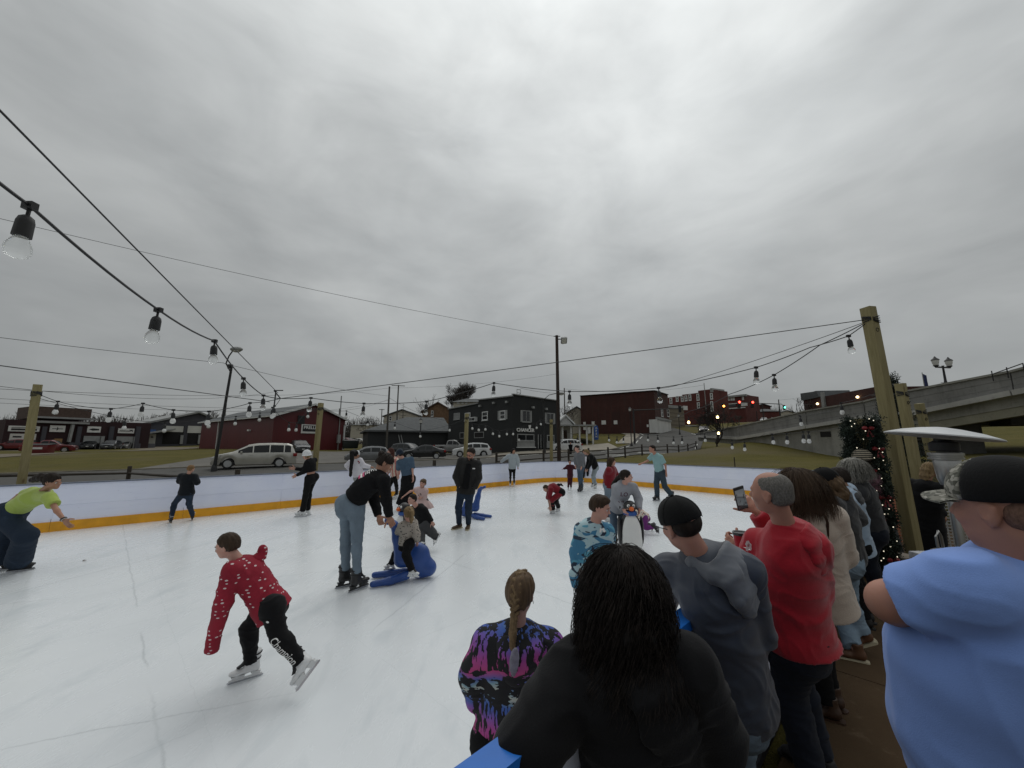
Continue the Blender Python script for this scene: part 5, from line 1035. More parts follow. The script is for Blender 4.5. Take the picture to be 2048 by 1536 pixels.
def wire(label,pts,r=.007,sag=0.0,n=14,name='cable',cat='cable'):
 pts=[Vector(p) for p in pts];P=[]
 for a,b in zip(pts,pts[1:]):
  for i in range(n):t=i/n;P.append(a.lerp(b,t)+Vector((0,0,-4*sag*t*(1-t))))
 P.append(pts[-1]);mb=MB();mb.tube(P,r,4); return tag(mb.build(name,M_WIRE,None,'auto'),label,cat)
wire('straight black guy cable from the upper left corner to the knot over the rink',[W(-70,150,1.55),W(556,786,8.0)],.0065)
wire('straight black guy cable from the knot over the rink to the tallest timber post',[NODE,PMAIN+Vector((0,0,-.2))],.0075,.02);wire('black guy cable crossing the left sky toward the knot over the rink',[W(-60,723,5.0),W(540,804,8.0)],.007)
wire('second bare cable from the tallest timber post above its bulbs',[PMAIN+Vector((0,0,-.22)),W(1380,762,8.5),W(1317,777,9.2)],.006,.03)
mb=MB();mb.tube([W(548,781,8.0),W(566,781,8.0)],.012,5);mb.tube([W(552,782,8.0),W(548,815,8.0)],.014,5);mb.tube([W(548,781,8),W(561,797,8)],.012,5);o=thing('cable_hanger','small black steel hanger where the cables knot over the rink','hanger',W(552,790,8));mb.build('hook',M_WIRE,o);a,g=socket_mb(W(549,812,8),.9,0);s=a.build('lamp_socket',M_WIRE,o,'auto');g.build('bulb',M_BULBF,s,True)
PTW=PT+Vector((-.2,0,-.05))
wire('long thin service wire climbing left from the brown utility pole',[W(-80,418,14),PTW],.010,.25,24,'wire','wire')
for a,b,Za,Zb,s,lab in (((-40,670),(448,726),20,25.5,.05,'thin wire from the left edge of the sky to the street lamp beside the minivan'),((448,727),(779,792),25.5,58,.3,'thin wire from the street lamp down to the grey utility pole'),((-40,768),(553,783),22,48,.9,'wire sagging past the top of the left timber post'),((-40,776),(779,776),24,58,.8,'long level wire from the left edge to the top of the grey utility pole'),((-40,795),(640,817),30,56,.3,'wire crossing above the brown upper storey'),((-40,804),(690,822),34,60,.4,'lowest wire over the maroon garage roof'),((690,820),(779,798),60,58,.3,'short wire from the red metal building up to the grey utility pole'),((640,822),(779,800),57,58,.2,'short lower wire rising from the red gable to the grey utility pole'),((779,776),(1113,748),58,60,.5,'wire from the grey utility pole rising behind the tall bare tree'),((779,796),(900,842),58,62,.6,'wire dropping from the grey utility pole to the charcoal garage roof'),((1040,776),(1128,786),58,80,.3,'wire from the tavern roof bracket to the slim grey pole'),((1130,778),(1408,770),80,92,1.0,'wire above the big brick block'),((1557,800),(1616,790),108,118,.3,'wire from the red traffic lights to the brick hall'),((1592,810),(1640,806),100,112,.2,'short wire by the left end of the brick hall')):
 wire(lab,[W(*a,Za),W(*b,Zb)],.014 if Zb<62 else .02,s,16,'wire','wire')['group']='overhead wires across the street'
 # == garland pillar, netting, heater
def garland():
 base=G(1764,1158,-.05);top=ptop(base,838);root=thing('garland_pillar','evergreen garland wrapped pillar with red bows and small lights at the rink gate','pillar',base);rg=np.random.default_rng(9)
 mb=MB();mb.beam(base,top,.10);mb.build('post',M_TIMBER,root);mb=MB();H=top.z-base.z
 for i in range(6500):
  t=rg.random();a=rg.uniform(0,6.283);r=.09+.10*rg.random()+.03*math.sin(t*40+a);p=base.lerp(top,t)+Vector((math.cos(a)*r,math.sin(a)*r,0));d=Vector((math.cos(a),math.sin(a),rg.normal(0,.8))).normalized();spray(mb,p,d,.11,5,rg,.012)
 mb.build('garland',M_NEEDLE,root)
 mr=mat('red_ribbon',(.20,.006,.012),.45,var=.2)
 for t,a in ((.93,4.4),(.80,4.9),(.66,4.2),(.50,4.9),(.36,4.3),(.13,4.8)):
  c=base.lerp(top,t)+Vector((math.cos(a)*.2,math.sin(a)*.2,0));mb=MB()
  for sx in (-1,1):mb.sphere(c+Vector((sx*.05,0,.012)),(.045,.025,.03),8,5);mb.add([c,c+Vector((sx*.02,-.02,-.12)),c+Vector((sx*.06,-.02,-.11))],[(0,1,2)])
  mb.build('bow',mr,root,'auto')
 mb=MB()
 for i in range(60):t=rg.random();a=rg.uniform(3.2,6.2);p=base.lerp(top,t)+Vector((math.cos(a)*.215,math.sin(a)*.215,0));mb.sphere(p,.008,5,3)
 tag(mb.build('fairy_lights',mat('fairy_light',(.7,.68,.6),.3,bump=0,emit=(1,.9,.7),es=1.0),root),None,None,None,'stuff')
 p=base+Vector((.30,-.08,0));mb=MB();mb.box((p.x+.02,p.y+.05,.12),(.34,.22,.32),R(20));tag(mb.build('concrete_block',mat('pale_block',(.22,.19,.155),.9,var=.2)),'pale concrete ballast block at the foot of the garland pillar','block')
 mb=MB();mb.beam(W(1786,1045,6.0),G(1822,1160,-.04),.035);mb.beam(W(1788,1120,5.9),G(1826,1140,-.04)+Vector((0,0,.12)),.025);tag(mb.build('steel_brace',M_DARKM),'black steel brace propping the foot of the garland pillar','brace')
garland()
def netting():
 A,B=W(1783,1060,7.6),W(2010,1060,6.3);w=Wall((A.x,A.y),(B.x,B.y));root=thing('safety_netting','plastic safety netting fading from orange to white behind the patio heater','netting',(A.x,A.y,-.05));zt=.95
 mo,mw_=mat('orange_netting',(.52,.20,.11),.6,var=.15),mat('white_netting',(.42,.42,.40),.6,var=.15)
 for t0,t1,m in ((0,w.L*.28,mo),(w.L*.28,w.L,mw_)):
  mb=MB();k=int((t1-t0)/.055)
  for i in range(k+1):t=t0+(t1-t0)*i/k;w.box(mb,t-.009,t+.009,-.02,zt,0,.006)
  for j in range(18):z=.01+(zt-.02)*j/17;w.box(mb,t0,t1,z-.008,z+.008,.0065,.011)
  tag(mb.build('mesh_sheet',m,root),None,None,None,'stuff')
 for t in (0.02,w.L*.5,w.L):mb=MB();w.box(mb,t-.02,t+.02,-.05,zt+.12,-.05,-.01);mb.build('stake',M_DARKM,root)
netting()
M_STEEL=mat('brushed_steel',(.42,.42,.41),.32,.9,var=.15,scale=3,stretch=(1,1,.1),bump=.03);M_ALU=mat('dull_aluminium',(.60,.61,.62),.45,.55,var=.08,bump=.03)
def heater():
 c=W(1893,900,4.0);z0=-.05;x,y=c.x-.02,c.y;root=thing('patio_heater','steel patio heater with a wide tilted aluminium hood and round tank base','patio heater',(x,y,z0));B=Vector((x,y,0))
 hood=W(1886,868,4.0);T=Matrix.Rotation(R(6.5),3,'Y')@Matrix.Rotation(R(4),3,'X');mb=MB();mb.lathe([(.43,0),(.428,.012),(.30,.055),(.16,.085),(.05,.10),(.05,.094),(.16,.078),(.30,.047),(.42,.004)],36,Vector((x-.02,y,hood.z-.03)),T);mb.build('hood',M_ALU,root,'auto')
 zt=hood.z-.06;mb=MB();mb.lathe([(.10,zt-.12),(.115,zt-.11),(.115,zt-.03),(.06,zt)],18,B);mb.build('burner_top',M_DARKM,root,'auto')
 mb=MB();mb.lathe([(.135,zt-.20),(.135,zt-.185),(.125,zt-.18),(.125,zt-.165),(.135,zt-.16),(.135,zt-.135),(.11,zt-.13)],20,B);mb.build('burner_ring',M_STEEL,root,'auto')
 mb=MB();mb.lathe([(.07,zt-.46),(.09,zt-.40),(.105,zt-.20),(.10,zt-.19)],20,B);mb.build('burner_housing',M_STEEL,root,'auto')
 mb=MB();mb.lathe([(.038,.78),(.038,zt-.44),(.03,zt-.42)],14,B);mb.build('pole',M_STEEL,root,'auto')
 mb=MB();mb.lathe([(.21,.03),(.215,.05),(.215,.74),(.225,.75),(.225,.775),(.19,.79),(.05,.82),(.04,.83)],28,B);mb.build('tank_housing',M_STEEL,root,'auto')
 mb=MB();mb.lathe([(.24,-.05),(.24,.02),(.2,.035)],24,B);mb.build('base',M_DARKM,root,'auto')
 mb=MB();mb.tube([B+Vector((-.22,-.03,.5)),B+Vector((-.27,-.04,.55)),B+Vector((-.28,-.04,.95)),B+Vector((-.24,-.03,1.0)),B+Vector((-.21,-.02,.95)),B+Vector((-.2,-.02,.75))],.013,6);mb.build('rail_handle',M_STEEL,root,'auto')
 mb=MB();mb.lathe([(.02,-.05),(.035,0),(.02,.05)],10,B+Vector((.1,-.2,.83)));mb.build('knob',M_DARKM,root,'auto')
 p=W(1848,1122,4.6);mb=MB();mb.box((p.x,p.y,p.z+.03),(.20,.16,.14));mb.box((p.x+.03,p.y,p.z-.15),(.26,.2,.2));mb.tube([(p.x,p.y,-.05),(p.x,p.y,p.z)],.03,6);tag(mb.build('white_bag',mat('white_plastic_bag',(.55,.56,.58),.4,var=.2,bump=.6),None,False,False,.02),'crumpled white bag on a stand beside the tallest timber post','bag')
heater()
# == bodies: distance fields turned into one skin each
def smin(a,b,k):
 h=np.clip(.5+.5*(b-a)/k,0,1); return b+(a-b)*h-k*h*(1-h)
def smax(a,b,k): return -smin(-a,-b,k)
def A3(v): return np.array((v[0],v[1],v[2]),float)
class RC:
 def __init__(s,a,b,ra,rb,flat=False,sq=None):s.a,s.b,s.ra,s.rb,s.flat=A3(a),A3(b),ra,rb,flat
 def bb(s):r=max(s.ra,s.rb); return np.minimum(s.a,s.b)-r,np.maximum(s.a,s.b)+r
 def __call__(s,X,Y,Z):
  ba=s.b-s.a;L2=max(1e-9,ba@ba);px,py,pz=X-s.a[0],Y-s.a[1],Z-s.a[2]
  h0=(px*ba[0]+py*ba[1]+pz*ba[2])/L2;h=np.clip(h0,0,1)
  d=np.sqrt((px-ba[0]*h)**2+(py-ba[1]*h)**2+(pz-ba[2]*h)**2)-(s.ra+(s.rb-s.ra)*h)
  if s.flat:d=np.maximum(d,(h0-1)*math.sqrt(L2))
  return d
class EL:
 def __init__(s,c,r,M=None):s.c,s.r=A3(c),np.array(r,float);s.M=np.eye(3) if M is None else np.array(M,float)
 def bb(s):e=np.abs(s.M)@s.r; return s.c-e,s.c+e
 def __call__(s,X,Y,Z):
  px,py,pz=X-s.c[0],Y-s.c[1],Z-s.c[2];q=[(px*s.M[0,i]+py*s.M[1,i]+pz*s.M[2,i]) for i in range(3)]
  k0=np.sqrt(sum((q[i]/s.r[i])**2 for i in range(3)));k1=np.sqrt(sum((q[i]/s.r[i]**2)**2 for i in range(3)))+1e-9
  return k0*(k0-1)/k1
class LOFT:
 def __init__(s,st,flat0=False,flat1=False):s.st=[(A3(c),a,b,A3(l)) for c,a,b,l in st];s.f0,s.f1=flat0,flat1
 def bb(s):
  lo=np.min([c-max(a,b) for c,a,b,l in s.st],0);hi=np.max([c+max(a,b) for c,a,b,l in s.st],0); return lo,hi
 def __call__(s,X,Y,Z):
  D=None ;n=len(s.st)-1
  for i in range(n):
   (c0,a0,b0,l0),(c1,a1,b1,l1)=s.st[i],s.st[i+1];ax=c1-c0;L=max(1e-6,np.linalg.norm(ax));ax=ax/L
   px,py,pz=X-c0[0],Y-c0[1],Z-c0[2];t=px*ax[0]+py*ax[1]+pz*ax[2];h=np.clip(t/L,0,1)
   l=l0+l1;l=l-ax*(l@ax);l/=np.linalg.norm(l);m=np.cross(ax,l)
   u=px*l[0]+py*l[1]+pz*l[2];v=px*m[0]+py*m[1]+pz*m[2];w=t-h*L
   A,B=a0+(a1-a0)*h,b0+(b1-b0)*h;mn=np.minimum(A,B)
   cap=mn*.8
   q=np.sqrt((u/A)**2+(v/B)**2+(w/cap)**2);g=np.sqrt((u/A**2)**2+(v/B**2)**2+(w/cap**2)**2)+1e-6
   d=q*(q-1)/g;d=np.maximum(d,-mn)
   if s.f0 and i==0:d=np.maximum(d,-t)
   if s.f1 and i==n-1:d=np.maximum(d,t-L)
   D=d if D is None else smin(D,d,.02)
  return D
def polygonise(F,o,vx):
 """surface nets"""
 ins=F<0;nx,ny,nz=F.shape
 cnt=np.zeros((nx-1,ny-1,nz-1),np.int8)
 cor=[(i,j,k) for i in (0,1) for j in (0,1) for k in (0,1)]
 for i,j,k in cor:cnt+=ins[i:nx-1+i,j:ny-1+j,k:nz-1+k]
 act=(cnt>0)&(cnt<8);I=np.argwhere(act)
 if len(I)==0: return np.zeros((0,3)),np.zeros((0,4),int)
 ids=-np.ones(act.shape,np.int64);ids[act]=np.arange(len(I));f={c:F[I[:,0]+c[0],I[:,1]+c[1],I[:,2]+c[2]] for c in cor}
 S=np.zeros((len(I),3));N=np.zeros(len(I))
 for c in cor:
  for ax in range(3):
   if c[ax]==1: continue
   e=list(c);e[ax]=1;e=tuple(e);a,b=f[c],f[e];m=(a<0)!=(b<0);t=np.where(m,a/np.where(m,a-b,1),0)
   p=np.array(c,float)[None,:]*m[:,None];p[:,ax]=np.where(m,t,0);S+=p;N+=m
 V=(I+S/N[:,None])*vx+o;Q=[]
 for ax in range(3):
  sl0=[slice(None)]*3;sl1=[slice(None)]*3;sl0[ax]=slice(0,-1);sl1[ax]=slice(1,None);a,b=ins[tuple(sl0)],ins[tuple(sl1)]
  E=np.argwhere(a!=b);u,v=(ax+1)%3,(ax+2)%3;ok=(E[:,u]>0)&(E[:,v]>0)&(E[:,u]<F.shape[u]-1)&(E[:,v]<F.shape[v]-1);E=E[ok]
  def cell(du,dv):c=E.copy();c[:,u]-=du;c[:,v]-=dv; return ids[c[:,0],c[:,1],c[:,2]]
  q=np.stack([cell(1,1),cell(0,1),cell(0,0),cell(1,0)],1);flip=~a[E[:,0],E[:,1],E[:,2]];q[flip]=q[flip][:,::-1];Q.append(q)
 Q=np.concatenate(Q); return V,Q[(Q>=0).all(1)]
def field(prims,vx,cuts=(),pad=.03):
 """prims: list of (prim, smooth k[, op]) op '+' union, '-' subtract"""
 P=[(p if isinstance(p,tuple) else (p,.02)) for p in prims];B=[p[0].bb() for p in P if len(p)<3 or p[2]!='-']
 lo=np.min([b[0] for b in B],0)-pad;hi=np.max([b[1] for b in B],0)+pad;n=np.maximum(4,np.ceil((hi-lo)/vx).astype(int)+1)
 X=(lo[0]+np.arange(n[0])*vx)[:,None,None];Y=(lo[1]+np.arange(n[1])*vx)[None,:,None];Z=(lo[2]+np.arange(n[2])*vx)[None,None,:]
 F=np.full(tuple(n),9.0)
 for p in P:
  pr,k=p[0],p[1];op=p[2] if len(p)>2 else '+';b0,b1=pr.bb();m=.05+2*k
  i0=np.clip(np.floor((b0-m-lo)/vx).astype(int),0,n-1);i1=np.clip(np.ceil((b1+m-lo)/vx).astype(int)+1,1,n)
  if (i1<=i0).any(): continue
  s=tuple(slice(a,b) for a,b in zip(i0,i1));d=pr(X[s[0]],Y[:,s[1]],Z[:,:,s[2]])
  F[s]=smin(F[s],d,k) if op=='+' else smax(F[s],-d,k)
 for c in cuts:
  nrm,pt=A3(c[0]),A3(c[1]);F=smax(F,(X-pt[0])*nrm[0]+(Y-pt[1])*nrm[1]+(Z-pt[2])*nrm[2],c[2] if len(c)>2 else .004)
 return polygonise(F,lo,vx)
def vnormals(V,Q):
 n=np.cross(V[Q[:,2]]-V[Q[:,0]],V[Q[:,3]]-V[Q[:,1]]);N=np.zeros_like(V)
 for i in range(4):np.add.at(N,Q[:,i],n)
 return N/(np.linalg.norm(N,axis=1,keepdims=True)+1e-12)
def relax(V,Q,it=1,f=.5):
 for _ in range(it):
  S=np.zeros_like(V);C=np.zeros(len(V))
  for i in range(4):
   for j in (1,3):np.add.at(S,Q[:,i],V[Q[:,(i+j)%4]]);np.add.at(C,Q[:,i],1)
  V=V+f*(S/np.maximum(C,1)[:,None]-V)
 return V
_LAT=np.random.default_rng(3).random((32,32,32))*2-1
def vnoise(P):
 i=np.floor(P).astype(int);f=P-i;f=f*f*(3-2*f);r=0
 for dx in (0,1):
  for dy in (0,1):
   for dz in (0,1):
    w=(f[:,0] if dx else 1-f[:,0])*(f[:,1] if dy else 1-f[:,1])*(f[:,2] if dz else 1-f[:,2]);r=r+w*_LAT[(i[:,0]+dx)%32,(i[:,1]+dy)%32,(i[:,2]+dz)%32]
 return r
def folds(V,Q,amp,scale=9.0,seed=0,stretch=(1,1,1.6),wt=1.0):
 """cloth creases: ridged noise pushed along the normals"""
 N=vnormals(V,Q);P=V*np.array(stretch)*scale+seed*7.31;wv=np.stack([vnoise(P*.5+11),vnoise(P*.5+23),vnoise(P*.5+37)],1)*1.3
 a=1-np.minimum(1,2.6*np.abs(vnoise(P*.6+wv)));b=1-np.minimum(1,2.4*np.abs(vnoise(P*1.35+wv*1.5+5))); return V+N*(amp*(.75*a*a+.45*b*b-.25+.25*vnoise(P*.3))*wt)[:,None]
def mesh_obj(name,V,Q,m,parent,smooth=True):
 o=wloc(parent) if parent is not None else Vector((0,0,0));V=V-np.array(o);me=bpy.data.meshes.new(name);nv,nf=len(V),len(Q)
 me.vertices.add(nv);me.vertices.foreach_set('co',V.astype(np.float32).ravel());me.loops.add(nf*4);me.loops.foreach_set('vertex_index',Q.astype(np.int32).ravel());me.polygons.add(nf)
 me.polygons.foreach_set('loop_start',np.arange(0,nf*4,4,dtype=np.int32));me.update(calc_edges=True)
 if smooth:me.polygons.foreach_set('use_smooth',np.ones(nf,bool))
 ob=bpy.data.objects.new(name,me);COL.objects.link(ob);me.materials.append(m)
 if parent is not None:ob.parent=parent
 return ob
def merge(parts):
 Vs,Qs,k=[],[],0
 for V,Q in parts:Vs.append(V);Qs.append(Q+k);k+=len(V)
 return np.concatenate(Vs),np.concatenate(Qs)
 # ------------------ cloth and skin materials
def skin(name,col):
 if name in MATS: return MATS[name]
 b=NB(name);n=b.noise(9,4,.6);f=b.noise(120,3,.6);c=b.ramp(n,[(.3,tuple(x*.88 for x in col)),(.7,(min(1,col[0]*1.10),col[1]*1.0,col[2]*.97))]);c=b.mix(b.math('MULTIPLY',f,.12),c,(col[0]*.8,col[1]*.5,col[2]*.45))
 b.set(Base_Color=c,Roughness=.52);b.p.inputs['Specular IOR Level'].default_value=.35;b.p.inputs['Subsurface Weight'].default_value=.12;b.p.inputs['Subsurface Radius'].default_value=(.012,.005,.003);b.bump(f,.12,.002);MATS[name]=b.m; return b.m
def cloth(name,col,rough=.85,var=.14,weave=220,sheen=.2,bump=.35,nscale=3.0):
 if name in MATS: return MATS[name]
 b=NB(name);n=b.noise(nscale,5,.65);f=b.noise(weave,2,.6);c=b.ramp(n,[(.3,tuple(x*(1-var) for x in col)),(.7,tuple(min(1,x*(1+var)) for x in col))]);c=b.mix(b.math('MULTIPLY',f,.18),c,tuple(x*.55 for x in col))
 b.set(Base_Color=c,Roughness=rough);b.p.inputs['Sheen Weight'].default_value=sheen;b.p.inputs['Specular IOR Level'].default_value=.2;b.bump(b.math('ADD',f,b.math('MULTIPLY',b.noise(28,3,.6),.8)),bump,.004);MATS[name]=b.m; return b.m
def denim(name,col,fade=1.5):
 if name in MATS: return MATS[name]
 b=NB(name);n=b.noise(4.5,4,.6,b.vec((1,1,.5)));f=b.noise(260,2,.7);s=b.wave(90,1.5,b.vec((1,1,.2)),'X');c=b.ramp(n,[(.32,tuple(x*.75 for x in col)),(.6,col),(.78,tuple(min(1,x*fade) for x in col))]);c=b.mix(b.math('MULTIPLY',f,.25),c,tuple(x*.5 for x in col));c=b.mix(b.math('MULTIPLY',s,.10),c,tuple(min(1,x*1.6) for x in col))
 b.set(Base_Color=c,Roughness=.85);b.p.inputs['Specular IOR Level'].default_value=.15;b.bump(b.math('ADD',f,b.math('MULTIPLY',b.noise(22,3,.6),1.2)),.35,.004);MATS[name]=b.m; return b.m
def hairmat(name,col,hi=1.9,scale=60,stretch=(1,1,.06)):
 if name in MATS: return MATS[name]
 b=NB(name);n=b.noise(scale,3,.6,b.vec(stretch));g=b.noise(6,3,.6);c=b.ramp(n,[(.3,tuple(x*.55 for x in col)),(.55,col),(.78,tuple(min(1,x*hi) for x in col))]);c=b.mix(b.math('MULTIPLY',g,.35),c,tuple(x*.6 for x in col))
 b.set(Base_Color=c,Roughness=.6);b.p.inputs['Specular IOR Level'].default_value=.2;b.bump(n,.5,.004);MATS[name]=b.m; return b.m
SK1=skin('fair_skin',(.46,.27,.205));SK2=skin('ruddy_skin',(.42,.225,.165));SK3=skin('tan_skin',(.36,.205,.14));SK4=skin('pink_skin',(.50,.30,.24))
H_BRN=hairmat('brown_hair',(.045,.028,.017));H_DBRN=hairmat('dark_brown_hair',(.018,.012,.009));H_BLK=hairmat('black_hair',(.008,.007,.007));H_BLD=hairmat('blond_hair',(.22,.15,.075),1.6);H_LBRN=hairmat('light_brown_hair',(.11,.07,.04));H_GRY=hairmat('grey_hair',(.30,.29,.26),1.5);H_RED=hairmat('auburn_hair',(.06,.02,.014));H_GINGER=hairmat('ginger_blond_hair',(.20,.115,.05))
M_EYEW=mat('eye_white',(.62,.60,.57),.25,bump=0,var=.02);M_IRIS=mat('dark_iris',(.02,.014,.01),.15,bump=0);M_LIP=mat('lip',(.36,.14,.12),.45,bump=0,var=.1);M_BROW=mat('brow_hair',(.03,.02,.014),.8,bump=0)
M_SKW=mat('white_skate_shell',(.62,.63,.63),.35,var=.08,bump=.05);M_SKB=mat('black_skate_shell',(.014,.014,.015),.4,var=.2,bump=.1);M_BLADE=mat('skate_blade',(.45,.46,.48),.25,.9,bump=0);M_LACE=mat('black_lace_panel',(.012,.012,.013),.7);M_HOLD=mat('dark_blade_holder',(.05,.05,.055),.5)
# ------------------ head, hands, feet
def frame(fwd,up):
 f=Vector(fwd).normalized();u=Vector(up);u=(u-f*u.dot(f)).normalized();r=f.cross(u); return r,f,u
def head_prims(c,r,f,u,s,child=False,jaw=1.0):
 """c = middle of the head, s = 1 for an adult head 0.232 m tall"""
 M=np.array([[r.x,f.x,u.x],[r.y,f.y,u.y],[r.z,f.z,u.z]])
 L= lambda x,y,z:c+(r*x+f*y+u*z)*s
 e= lambda x,y,z,a,b,d,k=.02:(EL(L(x,y,z),(a*s,b*s,d*s),M),k*s)
 P=[e(0,-.012,.032,.074,.094,.083,.01),e(0,.020,-.020,.064,.072,.078,.03),e(0,.034,-.066,.048*jaw,.054,.046,.03),e(0,.068,-.092,.020*jaw,.018,.016,.02)]
 P+=[e(sg*.040,.062,-.022,.022,.02,.02,.02) for sg in (1,-1)]
 P+=[(RC(L(0,.086,.012),L(0,.108,-.022),.009*s,.0125*s),.010*s),e(.010,.098,-.028,.010,.010,.008,.008),e(-.010,.098,-.028,.010,.010,.008,.008)]
 P+=[(RC(L(-.03,.082,.022),L(.03,.082,.022),.011*s,.011*s),.016*s)]
 P+=[(EL(L(sg*.031,.096,.006),(.017*s,.012*s,.011*s),M),.010*s,'-') for sg in (1,-1)]
 P+=[e(0,.086,-.055,.022,.010,.0055,.006),e(0,.084,-.066,.019,.010,.006,.006),(RC(L(-.02,.094,-.0602),L(.02,.094,-.0602),.0022*s,.0022*s),.003*s,'-')]
 for sg in (1,-1):
  P+=[(EL(L(sg*.076,-.012,-.004),(.010*s,.021*s,.034*s),M),.008*s),(EL(L(sg*.086,-.004,.002),(.007*s,.011*s,.018*s),M),.004*s,'-'),(RC(L(sg*.081,-.028,.014),L(sg*.076,-.012,-.034),.006*s,.007*s),.006*s)]
 return P,L,M
def face_bits(root,body,L,r,f,u,s,eyes=True,brow=None,lip=True,beard=None,smile=False):
 if eyes:
  for sg in (1,-1):
   c=L(sg*.031,.0775,.006);mb=MB();mb.sphere(c,.0125*s,10,7);e=mb.build('eye',M_EYEW,body,True);mb=MB();p=c+f*.0098*s-u*.0006*s;mb.sphere(p,.0062*s,8,6);mb.build('iris',M_IRIS,body,True)
 if brow:
  for sg in (1,-1):
   mb=MB();mb.tube([L(sg*.016,.094,.022),L(sg*.032,.0925,.0285),L(sg*.050,.080,.022)],[.0035*s,.004*s,.002*s],5);mb.build('eyebrow',brow,body,True)
 if lip:
  mb=MB();mb.tube([L(-.023,.084,-.060),L(-.010,.0945,-.0565),L(0,.0965,-.0580),L(.010,.0945,-.0565),L(.023,.084,-.060)],[.001*s,.0036*s,.0034*s,.0036*s,.001*s],6);mb.tube([L(-.022,.084,-.061),L(0,.0945,-.0665),L(.022,.084,-.061)],[.001*s,.0048*s,.001*s],6);mb.build('lips',M_LIP,body,True)
def hand_prims(w,d,n,s,curl=.4,spread=.12,thumb=1,grip=0.0):
 """w = wrist, d = towards the fingertips, n = palm normal (palm side), s = 1 for an adult hand 0.19 m"""
 d=Vector(d).normalized();n=Vector(n);n=(n-d*n.dot(d)).normalized();x=d.cross(n)*thumb;P=[]
 at= lambda a,b,c:w+(x*a+d*b+n*c)*s
 P.append((LOFT([(at(0,0,0),.028*s,.020*s,x),(at(.003,.045,.002),.040*s,.016*s,x),(at(0,.092,.002),.041*s,.013*s,x)]),.008*s))
 for i,(a,ln,r) in enumerate(((.031,.072,.0092),(.011,.080,.0096),(-.010,.074,.0092),(-.030,.058,.0082))):
  p=at(a,.088,.001);ang=curl*(.55+.12*i);dd=(d+x*(spread*(1.5-i)/1.5)).normalized()
  for k,q in enumerate((.42,.32,.26)):
   v=dd*math.cos(ang)+n*math.sin(ang);e=p+v*ln*q*s;P.append((RC(p,e,r*s*(1-.08*k),r*s*(.92-.1*k)),.004*s));p=e;ang+=curl*(1.0+.1*i)
 p=at(.030,.022,.004);v0=(x*.80+d*.58+n*.20).normalized()
 for k,(q,r) in enumerate(((.040,.0125),(.032,.0108),(.026,.0095))):
  v=(v0+d*(.25*k)+n*(grip+curl*.35)*k*.7).normalized();e=p+v*q*s;P.append((RC(p,e,r*s,r*.9*s),.007*s));p=e
 return P
